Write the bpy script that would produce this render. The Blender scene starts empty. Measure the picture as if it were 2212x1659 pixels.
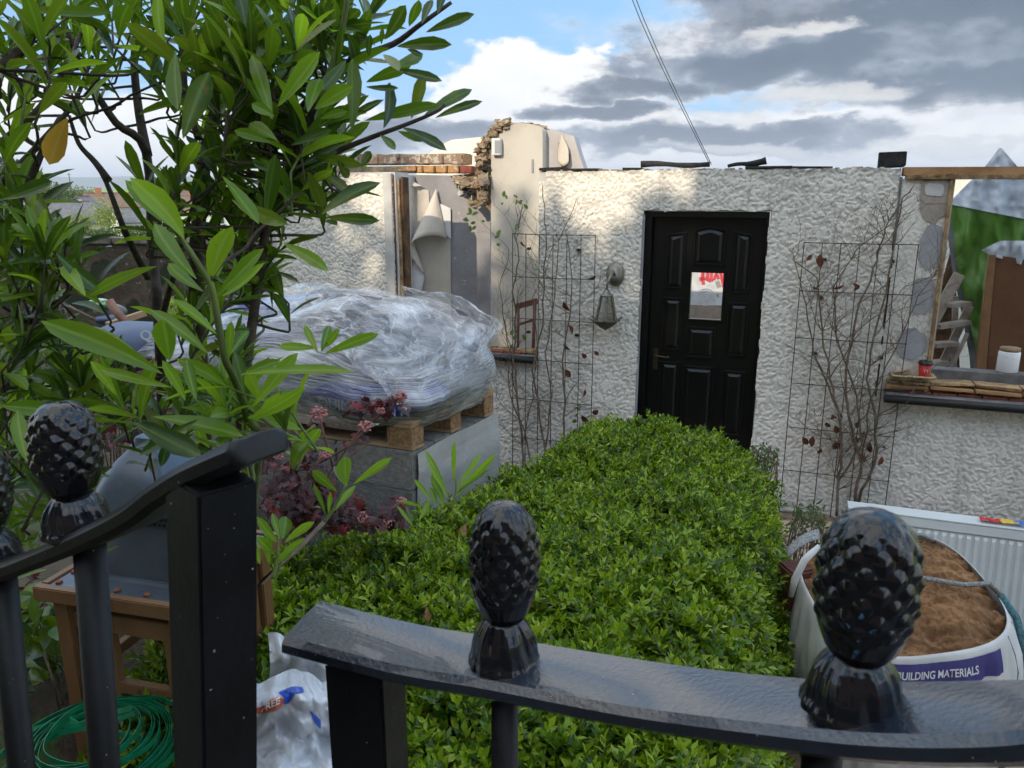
import bpy, math, random
import numpy as np
from mathutils import Vector, Matrix, noise as mnoise
R = math.radians
rng = np.random.default_rng(7)
random.seed(7)
SC = bpy.context.scene
COL = SC.collection
# ------------------------------------------------------------ camera, sky, sun, exposure
EYE = 2.25; PITCH = R(14)
cam = bpy.data.cameras.new('camera'); camo = bpy.data.objects.new('camera', cam); COL.objects.link(camo)
camo.location = (0, 0, EYE); camo.rotation_euler = (R(90) - PITCH, 0, 0)
cam.sensor_width = 36; cam.lens = 36 * 1640 / 2212; cam.clip_start = .03; cam.clip_end = 30000
cam.dof.use_dof = True; cam.dof.focus_distance = 4.2; cam.dof.aperture_fstop = 22
SC.camera = camo
SUN_AZ, SUN_EL = R(212), R(27)      # clockwise from +Y: behind the viewer, to the left
w = bpy.data.worlds.new('World'); SC.world = w; w.use_nodes = True
wn, wl_ = w.node_tree.nodes, w.node_tree.links
wn.clear()
class NT:
    """small shorthand for building node trees"""
    def __init__(s, tree): s.t = tree; s.n = tree.nodes; s.l = tree.links
    def new(s, t, **k):
        n = s.n.new(t)
        for a, b in k.items(): setattr(n, a, b)
        return n
    def put(s, sock, v):
        if isinstance(v, bpy.types.NodeSocket): s.l.new(v, sock)
        elif v is not None:
            if isinstance(v, (tuple, list)) and len(v) == 3 and sock.type == 'RGBA': v = (*v, 1)
            sock.default_value = v
    def m(s, op, a, b=None, c=None, clamp=False):
        n = s.new('ShaderNodeMath', operation=op); n.use_clamp = clamp
        for i, v in enumerate((a, b, c)):
            if v is not None: s.put(n.inputs[i], v)
        return n.outputs[0]
    def ss(s, x, a, b, lo=0., hi=1.):
        n = s.new('ShaderNodeMapRange'); n.interpolation_type = 'SMOOTHSTEP'
        for i, v in enumerate((x, a, b, lo, hi)): s.put(n.inputs[i], v)
        return n.outputs[0]
    def mix(s, f, a, b, blend='MIX'):
        n = s.new('ShaderNodeMix', data_type='RGBA', blend_type=blend)
        s.put(n.inputs[0], f); s.put(n.inputs[6], a); s.put(n.inputs[7], b)
        return n.outputs[2]
    def noise(s, vec, scale, detail=4, rough=.5, dist=0., out=0):
        n = s.new('ShaderNodeTexNoise'); s.put(n.inputs['Vector'], vec)
        n.inputs['Scale'].default_value = scale; n.inputs['Detail'].default_value = detail
        n.inputs['Roughness'].default_value = rough; n.inputs['Distortion'].default_value = dist
        return n.outputs[out]
    def mapping(s, vec, scale=(1, 1, 1), rot=(0, 0, 0), loc=(0, 0, 0)):
        n = s.new('ShaderNodeMapping'); s.put(n.inputs[0], vec)
        n.inputs['Scale'].default_value = scale; n.inputs['Rotation'].default_value = rot; n.inputs['Location'].default_value = loc
        return n.outputs[0]
    def ramp(s, fac, stops):
        n = s.new('ShaderNodeValToRGB'); s.put(n.inputs[0], fac); e = n.color_ramp.elements
        while len(e) < len(stops): e.new(.5)
        for q, (p, c) in zip(e, stops): q.position = p; q.color = (*c, 1) if len(c) == 3 else c
        return n.outputs[0]
g = NT(w.node_tree)
sky = g.new('ShaderNodeTexSky', sky_type='NISHITA'); sky.sun_disc = False
sky.sun_elevation = SUN_EL; sky.sun_rotation = SUN_AZ; sky.altitude = 50; sky.air_density = 1.0; sky.dust_density = .6; sky.ozone_density = 1.6
dirv = g.new('ShaderNodeTexCoord').outputs['Generated']
sp = g.new('ShaderNodeSeparateXYZ'); g.put(sp.inputs[0], dirv)
az = g.m('ARCTAN2', sp.outputs[0], sp.outputs[1]); el = g.m('ARCSINE', sp.outputs[2])
cv = g.new('ShaderNodeCombineXYZ'); g.put(cv.inputs[0], az); g.put(cv.inputs[1], el)
az0, el0 = az, el
wcol = g.noise(g.mapping(cv.outputs[0], (1, 2, 1)), 7, 6, .6, out=1); wsp = g.new('ShaderNodeSeparateColor'); g.put(wsp.inputs[0], wcol)
az = g.m('ADD', az, g.m('MULTIPLY', g.m('SUBTRACT', wsp.outputs[0], .5), .30)); el = g.m('ADD', el, g.m('MULTIPLY', g.m('SUBTRACT', wsp.outputs[1], .5), .085))
nz = g.noise(g.mapping(cv.outputs[0], (1, 1.8, 1)), 12, 10, .62)
nz2 = g.noise(g.mapping(cv.outputs[0], (1, 2.2, 1), loc=(3.1, 1.7, 0)), 5, 8, .62)
nlo = g.noise(g.mapping(dirv, (1, 1, 2.2)), 2.2, 7, .55)
def blobs(lst, namp, n_):
    acc = None
    for a, e, sx, sy in lst:
        dx = g.m('DIVIDE', g.m('SUBTRACT', az, a), sx); dy = g.m('DIVIDE', g.m('SUBTRACT', el, e), sy)
        r = g.m('SQRT', g.m('ADD', g.m('MULTIPLY', dx, dx), g.m('MULTIPLY', dy, dy)))
        f = g.m('SUBTRACT', 1, r)
        acc = f if acc is None else g.m('MAXIMUM', acc, f)
    return g.m('ADD', acc, g.m('MULTIPLY', g.m('SUBTRACT', n_, .5), namp))
# beyond the frame broken cloud goes on, kept brighter to lift the shade
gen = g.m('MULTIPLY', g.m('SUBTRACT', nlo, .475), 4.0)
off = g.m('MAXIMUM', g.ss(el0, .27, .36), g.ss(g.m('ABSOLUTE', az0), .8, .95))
fW = blobs([(.015, .135, .085, .046), (.07, .155, .05, .026), (-.035, .112, .085, .05), (.10, .125, .06, .03), (.05, .075, .22, .036), (-.55, .07, .50, .055), (-.2, .03, .4, .045), (.30, .19, .09, .02),
            (.42, .05, .62, .05)], .9, nz)
fG = blobs([(.62, .190, .50, .070), (.34, .150, .24, .030), (.16, .126, .12, .020), (.46, .225, .26, .04), (.62, .115, .34, .034), (.25, .066, .26, .020), (-.12, .07, .12, .02), (.1, .10, .1, .012)], 1.0, nz2)
fL = blobs([(.39, .110, .09, .014), (.26, .095, .08, .012), (.34, .178, .10, .010), (.66, .082, .18, .012), (.28, .055, .14, .009), (.45, .05, .2, .008), (.15, .085, .06, .01)], 1.3, nz)
sg_ = g.m('MULTIPLY', g.m('SUBTRACT', nz, .5), 2.2)
cW = g.ramp(g.m('ADD', g.m('MULTIPLY', fW, .18), g.m('ADD', g.m('MULTIPLY', g.m('SUBTRACT', nz2, .5), 1.3), .10)), [(0., (7.6, 7.9, 8.4)), (.18, (9.2, 9.1, 8.8)), (.42, (8.4, 8.4, 8.5)), (.6, (5.2, 5.6, 6.4)), (1, (3.4, 3.9, 4.8))])
cG = g.ramp(g.m('ADD', g.m('MULTIPLY', fG, .75), g.m('MULTIPLY', g.m('SUBTRACT', nz, .5), .9)), [(0., (6.8, 6.8, 6.9)), (.15, (2.6, 2.9, 3.4)), (.36, (.95, 1.2, 1.6)), (1, (.55, .74, 1.05))])
cL = g.ramp(fL, [(0, (4.4, 4.7, 5.3)), (.5, (7.2, 7.1, 6.8)), (1, (8.6, 8.3, 7.7))])
base = g.mix(.75, g.mix(1., sky.outputs[0], (1.15, 1.22, 1.28), 'MULTIPLY'), (2.3, 5.0, 8.4))
c0 = g.mix(g.ss(fW, -.05, .22), base, cW)
c1 = g.mix(g.m('MULTIPLY', g.ss(fG, -.12, .18), .96), c0, cG)
c2 = g.mix(g.m('MULTIPLY', g.ss(fL, 0., .5), .75), c1, cL)
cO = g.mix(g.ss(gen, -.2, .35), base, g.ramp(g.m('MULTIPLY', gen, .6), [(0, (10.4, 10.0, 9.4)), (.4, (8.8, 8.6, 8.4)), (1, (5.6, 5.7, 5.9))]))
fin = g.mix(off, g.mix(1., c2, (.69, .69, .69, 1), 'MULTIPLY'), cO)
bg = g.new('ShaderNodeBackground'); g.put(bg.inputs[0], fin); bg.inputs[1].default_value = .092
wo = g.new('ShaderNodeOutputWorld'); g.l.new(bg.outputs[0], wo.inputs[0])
sd = bpy.data.lights.new('sun', 'SUN'); sd.energy = 2.0; sd.angle = R(.55); sd.color = (1, .86, .66)
so = bpy.data.objects.new('sun', sd); COL.objects.link(so)
SUNV = Vector((math.sin(SUN_AZ) * math.cos(SUN_EL), math.cos(SUN_AZ) * math.cos(SUN_EL), math.sin(SUN_EL)))
so.rotation_euler = SUNV.to_track_quat('Z', 'Y').to_euler(); so.location = SUNV * 30
vs = SC.view_settings; vs.view_transform = 'Standard'; vs.look = 'None'; vs.gamma = 1; vs.exposure = 1.03; vs.use_curve_mapping = False
SC.cycles.max_bounces = 7; SC.cycles.transparent_max_bounces = 24; SC.cycles.use_denoising = True
SC.cycles.diffuse_bounces = 3; SC.cycles.glossy_bounces = 3; SC.cycles.caustics_reflective = False; SC.cycles.caustics_refractive = False
SC.cycles.sample_clamp_indirect = 6

# ------------------------------------------------------------ geometry helpers
cT, sT = math.cos(PITCH), math.sin(PITCH)
def ray(u, v):
    """direction seen at a place of the 2212 x 1659 survey picture"""
    x = (u - 1106) / 1640; y = (829.5 - v) / 1640
    return Vector((x, cT + y * sT, -sT + y * cT))
def D(u, v, d): return ray(u, v) * d + Vector((0, 0, EYE))
def YP(u, v, y): r = ray(u, v); return r * (y / r.y) + Vector((0, 0, EYE))
def ZP(u, v, z): r = ray(u, v); return r * ((z - EYE) / r.z) + Vector((0, 0, EYE))
WA = R(20); WO = Vector((1.52, 5.9, 0)); WD = Vector((math.cos(WA), -math.sin(WA), 0)); WN = Vector((-math.sin(WA), -math.cos(WA), 0))
def WP(s, t, z): return WO + WD * s + WN * t + Vector((0, 0, z))
def WS(u, v, t=0):
    r = ray(u, v); k = (WO.dot(WN) + t) / r.dot(WN); p = r * k + Vector((0, 0, EYE))
    return (p - WO).dot(WD), p.z
WROT = -WA     # yaw of the house front

def world_origin(o):
    v = Vector((0, 0, 0))
    while o is not None: v += o.location; o = o.parent
    return v
def link(o, parent=None, name=None):
    COL.objects.link(o); o.parent = parent; return o
def props(o, label=None, cat=None, group=None, kind=None):
    for k, v in (('label', label), ('category', cat), ('group', group), ('kind', kind)):
        if v: o[k] = v
    return o
def thing(name, label, cat, loc=(0, 0, 0), group=None):
    o = bpy.data.objects.new(name, None); o.empty_display_size = .1; COL.objects.link(o); o.location = loc
    return props(o, label, cat, group)
class MB:
    def __init__(s): s.v = []; s.f = []; s.sm = []
    def add(s, vs_, fs, smooth=False):
        b = len(s.v); s.v += [tuple(p) for p in vs_]; s.f += [tuple(i + b for i in f) for f in fs]; s.sm += [smooth] * len(fs); return s
    def box(s, c, size, rot=None, jit=0, taper=1.):
        hx, hy, hz = (q / 2 for q in size); pts = []
        for sz in (-1, 1):
            k = taper if sz > 0 else 1
            for sx, sy in ((-1, -1), (1, -1), (1, 1), (-1, 1)):
                p = Vector((sx * hx * k, sy * hy * k, sz * hz))
                if jit: p += Vector([random.uniform(-jit, jit) for _ in range(3)])
                if rot is not None: p = rot @ p
                pts.append(p + Vector(c))
        return s.add(pts, [(0, 3, 2, 1), (4, 5, 6, 7), (0, 1, 5, 4), (1, 2, 6, 5), (2, 3, 7, 6), (3, 0, 4, 7)])
    def bar(s, a, b, wd, th, up=(0, 0, 1), jit=0):
        a, b = Vector(a), Vector(b); d = b - a; L = d.length; d.normalize()
        sd_ = d.cross(Vector(up));
        if sd_.length < 1e-4: sd_ = d.cross(Vector((1, 0, 0)))
        sd_.normalize(); u_ = sd_.cross(d)
        m = Matrix((d, sd_, u_)).transposed()
        return s.box((a + b) / 2, (L, wd, th), m, jit)
    def tube(s, path, rad, n=8, cap=True):
        path = [Vector(p) for p in path]; N = len(path)
        if not isinstance(rad, (list, tuple)): rad = [rad] * N
        vs_ = []; prev = None
        for i, p in enumerate(path):
            t = (path[min(i + 1, N - 1)] - path[max(i - 1, 0)])
            if t.length < 1e-9: t = Vector((0, 0, 1))
            t.normalize()
            if prev is None: a = t.orthogonal().normalized()
            else:
                a = prev - t * prev.dot(t); a = a.normalized() if a.length > 1e-6 else t.orthogonal().normalized()
            prev = a; b = t.cross(a)
            for k in range(n):
                w_ = 2 * math.pi * k / n; vs_.append(p + (a * math.cos(w_) + b * math.sin(w_)) * rad[i])
        fs = [(i * n + k, i * n + (k + 1) % n, (i + 1) * n + (k + 1) % n, (i + 1) * n + k) for i in range(N - 1) for k in range(n)]
        if cap: fs += [tuple(range(n - 1, -1, -1)), tuple((N - 1) * n + k for k in range(n))]
        return s.add(vs_, fs, True)
    def lathe(s, prof, c=(0, 0, 0), n=24, rot=None, sq=1.):
        vs_ = []; c = Vector(c)
        for r, z in prof:
            for k in range(n):
                w_ = 2 * math.pi * k / n; p = Vector((r * math.cos(w_), r * math.sin(w_) * sq, z))
                if rot is not None: p = rot @ p
                vs_.append(p + c)
        N = len(prof)
        fs = [(i * n + k, i * n + (k + 1) % n, (i + 1) * n + (k + 1) % n, (i + 1) * n + k) for i in range(N - 1) for k in range(n)]
        fs += [tuple(range(n - 1, -1, -1)), tuple((N - 1) * n + k for k in range(n))]
        return s.add(vs_, fs, True)
    def prism(s, poly, vec):
        """closed outline swept along vec"""
        n = len(poly); p = [Vector(q) for q in poly]; q = [a + Vector(vec) for a in p]
        return s.add(p + q, [tuple(range(n)), tuple(range(2 * n - 1, n - 1, -1))] + [(i, i + n, (i + 1) % n + n, (i + 1) % n) for i in range(n)])
    def grid(s, fn, nu, nv, smooth=True):
        vs_ = [fn(i / nu, j / nv) for j in range(nv + 1) for i in range(nu + 1)]
        return s.add(vs_, [(j * (nu + 1) + i, j * (nu + 1) + i + 1, (j + 1) * (nu + 1) + i + 1, (j + 1) * (nu + 1) + i) for j in range(nv) for i in range(nu)], smooth)
    def build(s, name, mat, parent=None, bevel=0, loc=None, fixn=True, **kw):
        me = bpy.data.meshes.new(name); o0 = world_origin(parent)
        if parent is None and loc is not None: o0 = Vector(loc)
        extra = Vector(loc) - o0 if (parent is not None and loc is not None) else Vector((0, 0, 0))
        me.from_pydata([(x - o0.x - extra.x, y - o0.y - extra.y, z - o0.z - extra.z) for x, y, z in s.v], [], s.f)
        me.polygons.foreach_set('use_smooth', s.sm)
        if fixn:
            import bmesh
            bm = bmesh.new(); bm.from_mesh(me); bmesh.ops.recalc_face_normals(bm, faces=bm.faces)
            if bevel: bmesh.ops.bevel(bm, geom=[e for e in bm.edges if len(e.link_faces) == 2 and e.calc_face_angle() > .5], offset=bevel, segments=2, affect='EDGES', clamp_overlap=True)
            bm.to_mesh(me); bm.free()
        me.materials.append(mat); o = bpy.data.objects.new(name, me); COL.objects.link(o); o.parent = parent
        o.location = extra if parent is not None else (o0 if loc is not None else (0, 0, 0))
        return props(o, **kw)
def npmesh(name, V, F, mat, parent=None, smooth=True, rnd=None, loc=None, **kw):
    """V (n,3) world points, F (m,k) faces"""
    me = bpy.data.meshes.new(name); o0 = world_origin(parent)
    if parent is None and loc is not None: o0 = Vector(loc)
    V = np.asarray(V, dtype=np.float32) - np.array(o0, dtype=np.float32)
    F = np.asarray(F, dtype=np.int32); k = F.shape[1]
    me.vertices.add(len(V)); me.vertices.foreach_set('co', V.ravel())
    me.loops.add(F.size); me.loops.foreach_set('vertex_index', F.ravel())
    me.polygons.add(len(F)); me.polygons.foreach_set('loop_start', np.arange(0, F.size, k, dtype=np.int32))
    me.polygons.foreach_set('use_smooth', np.full(len(F), smooth))
    me.update(calc_edges=True)
    if rnd is not None:
        for nm, arr in rnd.items():
            a = me.attributes.new(nm, 'FLOAT', 'POINT'); a.data.foreach_set('value', np.asarray(arr, dtype=np.float32))
    me.materials.append(mat); o = bpy.data.objects.new(name, me); COL.objects.link(o); o.parent = parent
    if parent is None and loc is not None: o.location = loc
    return props(o, **kw)
def vnoise(x, y, seed=0):
    """smooth 2-d value noise, about -1..1"""
    xi = np.floor(x).astype(np.int64); yi = np.floor(y).astype(np.int64); fx = x - xi; fy = y - yi
    fx = fx * fx * (3 - 2 * fx); fy = fy * fy * (3 - 2 * fy)
    def h(a, b):
        n = (a * 374761393 + b * 668265263 + seed * 974711) & 0x7fffffff
        n = ((n ^ (n >> 13)) * 1274126177) & 0x7fffffff
        return ((n ^ (n >> 16)) & 0xffff) / 32767.5 - 1
    return (h(xi, yi) * (1 - fx) + h(xi + 1, yi) * fx) * (1 - fy) + (h(xi, yi + 1) * (1 - fx) + h(xi + 1, yi + 1) * fx) * fy
def fbm(x, y, oct=4, seed=0):
    a = 0; k = 1.; t = 0
    for i in range(oct): a = a + vnoise(x * 2 ** i, y * 2 ** i, seed + i) * k; t += k; k *= .5
    return a / t
def sstep(x, a, b): t = np.clip((x - a) / (b - a), 0, 1); return t * t * (3 - 2 * t)
def text_mesh(body, size, place, name, mat, parent, spacing=1., bold=0., align='CENTER', shear=0., rx=1.):
    """lettering: flat glyphs laid on a surface by place(x, y) -> world point"""
    cu = bpy.data.curves.new(name, 'FONT'); cu.body = body; cu.size = size; cu.align_x = align; cu.space_character = spacing
    cu.offset = bold; cu.shear = shear; cu.resolution_u = 3; cu.fill_mode = 'FRONT'
    to = bpy.data.objects.new(name, cu); COL.objects.link(to)
    bpy.context.view_layer.update(); dg = bpy.context.evaluated_depsgraph_get()
    me = bpy.data.meshes.new_from_object(to.evaluated_get(dg)); bpy.data.objects.remove(to)
    o0 = world_origin(parent)
    for v in me.vertices: v.co = Vector(place(v.co.x * rx, v.co.y)) - o0
    me.materials.clear(); me.materials.append(mat)
    o = bpy.data.objects.new(name, me); COL.objects.link(o); o.parent = parent
    return o

# ------------------------------------------------------------ materials
def material(name, col, rough=.7, col2=None, nscale=8., ndetail=5, nlo=.35, nhi=.65, bump=0., bscale=40., bdist=.01, metal=0., spec=.5,
             stretch=(1, 1, 1), coat=0., spots=None, world=False, brough=.6):
    m = bpy.data.materials.new(name); m.use_nodes = True; g = NT(m.node_tree); b = g.n['Principled BSDF']
    tc = g.new('ShaderNodeTexCoord').outputs['Object']
    if world: tc = g.new('ShaderNodeNewGeometry').outputs['Position']
    v = g.mapping(tc, stretch) if stretch != (1, 1, 1) else tc
    c = None
    if col2 is not None: c = g.mix(g.ss(g.noise(v, nscale, ndetail, .6), nlo, nhi), col, col2)
    if spots:   # (colour, scale, threshold)
        for sc_, ssz, th in spots:
            c = g.mix(g.ss(g.noise(v, ssz, 3, .55), th, th + .04), c if c is not None else (*col, 1), sc_)
    g.put(b.inputs['Base Color'], c if c is not None else (*col, 1))
    b.inputs['Roughness'].default_value = rough; b.inputs['Metallic'].default_value = metal
    b.inputs['Specular IOR Level'].default_value = spec; b.inputs['Coat Weight'].default_value = coat
    if bump:
        bn = g.new('ShaderNodeBump'); bn.inputs['Strength'].default_value = bump; bn.inputs['Distance'].default_value = bdist
        g.put(bn.inputs['Height'], g.noise(v, bscale, 5, brough)); g.l.new(bn.outputs[0], b.inputs['Normal'])
    return m
def leaf_material(name, stops, rough=.35, trans=.35, tcol=(.30, .42, .05), spec=.5, rib=.25, ribcol=(.25, .36, .08), blem=0.):
    m = bpy.data.materials.new(name); m.use_nodes = True; g = NT(m.node_tree); b = g.n['Principled BSDF']; out = g.n['Material Output']
    a = g.new('ShaderNodeAttribute', attribute_name='rnd').outputs['Fac']; oi = g.new('ShaderNodeObjectInfo').outputs['Random']
    f = g.m('FRACT', g.m('ADD', a, oi))
    c = g.ramp(f, stops)
    tc = g.new('ShaderNodeTexCoord').outputs['Object']
    c = g.mix(g.m('MULTIPLY', g.noise(tc, 35, 3), .5), c, g.mix(1., c, (.55, .6, .5), 'MULTIPLY'))
    rb = g.new('ShaderNodeAttribute', attribute_name='rib').outputs['Fac']
    c = g.mix(g.m('MULTIPLY', g.ss(rb, .72, 1.), rib), c, (*ribcol, 1))
    if blem: c = g.mix(g.m('MULTIPLY', g.ss(g.noise(tc, 26, 3, .6), .66, .70), blem), c, (.16, .09, .02, 1)); c = g.mix(g.m('MULTIPLY', g.ss(g.noise(tc, 9, 2, .5), .56, .68), blem * .7), c, (.20, .22, .02, 1))
    g.put(b.inputs['Base Color'], c); b.inputs['Roughness'].default_value = rough; b.inputs['Specular IOR Level'].default_value = spec
    bn = g.new('ShaderNodeBump'); bn.inputs['Strength'].default_value = .25; bn.inputs['Distance'].default_value = .002
    g.put(bn.inputs['Height'], g.noise(tc, 90, 2)); g.l.new(bn.outputs[0], b.inputs['Normal'])
    t = g.new('ShaderNodeBsdfTranslucent'); g.put(t.inputs[0], g.mix(.5, g.mix(1., c, (2.2, 2.3, 1.2), 'MULTIPLY'), (*tcol, 1)))
    mx = g.new('ShaderNodeMixShader'); mx.inputs[0].default_value = trans
    g.l.new(b.outputs[0], mx.inputs[1]); g.l.new(t.outputs[0], mx.inputs[2]); g.l.new(mx.outputs[0], out.inputs[0])
    return m
# leaves: vectorised.  base, dir (unit), nrm (unit), length, width -> V, F(tri), rnd, rib
def leafset(B, Dr, N, L, Wd, secs=((.18, .55), (.45, 1.), (.75, .8)), fold=.22, curl=.25, bend=0.):
    B, Dr, N = (np.asarray(a, float) for a in (B, Dr, N)); n = len(B); L = np.broadcast_to(np.asarray(L, float), n); Wd = np.broadcast_to(np.asarray(Wd, float), n)
    curl = np.broadcast_to(np.asarray(curl, float), n)
    Dr = Dr / np.linalg.norm(Dr, axis=1, keepdims=True)
    N = N - Dr * (N * Dr).sum(1, keepdims=True); N /= np.linalg.norm(N, axis=1, keepdims=True) + 1e-9
    S = np.cross(Dr, N); k = len(secs); m = 2 + 3 * k
    V = np.zeros((n, m, 3)); V[:, 0] = B
    bend = np.broadcast_to(np.asarray(bend, float), n)
    def pt(t): return B + Dr * (L * t)[:, None] - N * (L * curl * t * t)[:, None] + S * (L * bend * t * t)[:, None]
    for i, (t, wv) in enumerate(secs):
        c = pt(t); h = (Wd * wv / 2)[:, None]
        V[:, 1 + 3 * i] = c - S * h + N * h * fold * 2 * .5; V[:, 2 + 3 * i] = c - N * h * fold * .5; V[:, 3 + 3 * i] = c + S * h + N * h * fold
    V[:, m - 1] = pt(1.)
    F = [(0, 2, 1), (0, 3, 2)]
    for i in range(k - 1):
        a = 1 + 3 * i; b = a + 3
        F += [(a, a + 1, b + 1), (a, b + 1, b), (a + 1, a + 2, b + 2), (a + 1, b + 2, b + 1)]
    a = 1 + 3 * (k - 1); F += [(a, a + 1, m - 1), (a + 1, a + 2, m - 1)]
    F = (np.array(F)[None] + (np.arange(n) * m)[:, None, None]).reshape(-1, 3)
    rib = np.zeros((n, m)); rib[:, 0] = 1; rib[:, m - 1] = 1; rib[:, 2:m - 1:3] = 1
    rnd = np.repeat(rng.random(n)[:, None], m, 1)
    return V.reshape(-1, 3), F, rnd.ravel(), rib.ravel()
def unit(a): a = np.asarray(a, float); return a / (np.linalg.norm(a, axis=-1, keepdims=True) + 1e-9)
# ============================================================ LAND
def gz(x, y):
    """height of the garden ground"""
    x = np.asarray(x, float); y = np.asarray(y, float)
    right = -.22 + .55 * (1 - sstep(y, 1.2, 3.0))
    left = .40 + .30 * (1 - sstep(y, 2.0, 4.0)) - .0 * y
    mid = -.42 + .9 * (1 - sstep(y, 1.0, 3.2))
    z = mid + (left - mid) * (1 - sstep(x, -1.7, -.9)); z = z + (right - z) * sstep(x, .3, 1.1)
    return z + .012 * vnoise(x * 6, y * 6, 3) + .02 * vnoise(x * 1.7, y * 1.7, 5)
M_soil = material('soil', (.045, .030, .020), .95, (.10, .075, .05), 5, bump=.8, bscale=30, bdist=.02, world=True, spots=[((.05, .08, .02, 1), 2.2, .56)])
nx, ny = 150, 130
X, Yg = np.meshgrid(np.linspace(-7, 6.5, nx), np.linspace(.2, 10.4, ny)); Z = gz(X, Yg)
edge = sstep(-X, 6.7, 7.) ; Z = Z - edge * 1.5
idx = np.arange(nx * ny).reshape(ny, nx)
Fq = np.stack([idx[:-1, :-1], idx[:-1, 1:], idx[1:, 1:], idx[1:, :-1]], -1).reshape(-1, 4)
npmesh('ground', np.stack([X, Yg, Z], -1).reshape(-1, 3), Fq, M_soil, kind='structure')
# wide country beyond the garden: valley floor, fields, rising ground
def land_z(r):
    return np.interp(r, [0, 9, 14, 30, 60, 100, 140, 220, 330, 420, 600, 900, 1800, 30000], [-.9, -.9, -1.3, -1.9, -2.6, -3.0, -3.1, -2.6, -1.5, 1.0, 4.5, 3.5, -8, -20])
rad = np.concatenate([[0.5, 4, 9], np.geomspace(12, 20000, 60)]); th = np.linspace(0, 2 * math.pi, 181)[:-1]
RR, TT = np.meshgrid(rad, th); ZZ = land_z(RR) + .02 * RR ** .75 * vnoise(RR / 60 + np.cos(TT) * 3, np.sin(TT) * 5, 2) * (RR > 150)
n1, n2 = len(th), len(rad); idx = np.arange(n1 * n2).reshape(n1, n2); idn = np.roll(idx, -1, 0)
Fq = np.stack([idx[:, :-1], idx[:, 1:], idn[:, 1:], idn[:, :-1]], -1).reshape(-1, 4)
m = bpy.data.materials.new('fields'); m.use_nodes = True; g = NT(m.node_tree); b = g.n['Principled BSDF']
gp = g.new('ShaderNodeNewGeometry').outputs['Position']
vo = g.new('ShaderNodeTexVoronoi'); g.put(vo.inputs['Vector'], g.mapping(gp, (1 / 130, 1 / 90, 0), (0, 0, .4))); vo.inputs['Scale'].default_value = 1
fc = g.ramp(g.new('ShaderNodeSeparateColor').outputs[0], [(0, (0, 0, 0))])
sepc = g.new('ShaderNodeSeparateColor'); g.put(sepc.inputs[0], vo.outputs['Color'])
fc = g.ramp(sepc.outputs[0], [(0, (.16, .26, .04)), (.3, (.26, .36, .06)), (.55, (.20, .30, .05)), (.8, (.32, .36, .10)), (1, (.15, .23, .04))])
fc = g.mix(g.m('MULTIPLY', g.noise(gp, .2, 6), .4), fc, (.10, .14, .04), 'MIX')
ln = g.new('ShaderNodeVectorMath', operation='LENGTH'); g.put(ln.inputs[0], gp); L_ = ln.outputs['Value']
dry = g.m('MULTIPLY', g.ss(L_, 52, 58), g.ss(L_, 101, 99.5)); fc = g.mix(dry, fc, (.50, .42, .26, 1))
g.put(b.inputs['Base Color'], fc); b.inputs['Roughness'].default_value = .95
npmesh('terrain', np.stack([RR * np.sin(TT), RR * np.cos(TT), ZZ], -1).reshape(-1, 3), Fq, m, kind='structure')
# far blue hills
M_hill = material('far_hill', (.06, .09, .05), 1., (.10, .12, .06), .002, world=True)
def hills(name, r, a0, a1, h0, seed, w_):
    mb = MB(); n = 80
    for j in range(n + 1):
        a = a0 + (a1 - a0) * j / n; h = h0 * (.75 + .25 * float(fbm(np.array([a * 9.]), np.array([seed * 1.]), 4, seed)[0]))* min(1, 3.5 * min(j, n - j) / n)
        for k, (dr, hh) in enumerate(((0, -20), (w_ * .5, h * .8), (w_, h), (w_ * 2, -20))):
            mb.v.append(((r + dr) * math.sin(a), (r + dr) * math.cos(a), hh))
    for j in range(n):
        for k in range(3): mb.f.append((j * 4 + k, j * 4 + k + 1, (j + 1) * 4 + k + 1, (j + 1) * 4 + k)); mb.sm.append(True)
    return mb.build(name, M_hill, kind='structure')
hills('hills', 9000, R(-75), R(60), 265, 3, 900)
hills('hills', 5200, R(-80), R(-24), 95, 8, 500)
# trees that can be told apart far off: crown of leaf clumps, trunk
M_bark = material('bark', (.06, .045, .032), .9, (.14, .11, .08), 20, bump=.7, bscale=40)
def crown_mat(name, a, b, c): return leaf_material(name, [(0, a), (.5, b), (1, c)], .6, .25, (.2, .28, .04), rib=0.)
M_crown_dark = crown_mat('conifer_needles', (.018, .035, .014), (.028, .045, .018), (.045, .06, .022))
M_crown_mid = crown_mat('broad_leaves', (.035, .065, .016), (.06, .10, .025), (.09, .13, .03))
M_crown_light = crown_mat('pale_leaves', (.16, .20, .05), (.22, .26, .07), (.30, .32, .10))
def crown_pts(n, c, r, seed, cone=False):
    rg = np.random.default_rng(seed); c = np.array(c); r = np.array(r)
    lob = rg.normal(size=(9, 3)); lob = unit(lob) * (.35 + .4 * rg.random((9, 1)))
    P = unit(rg.normal(size=(n, 3))) * (.25 + .32 * rg.random((n, 1)) ** .5) + lob[rg.integers(0, 9, n)]
    if cone:
        t = rg.random(n); a = rg.random(n) * 6.283; q = (1 - t) ** .8 * (.6 + .4 * rg.random(n)) * (.75 + .25 * np.cos(t * 40))
        P = np.stack([np.cos(a) * q, np.sin(a) * q, t * 2 - 1], 1)
    return c + P * r, unit(P + rg.normal(size=(n, 3)) * .5)
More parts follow.
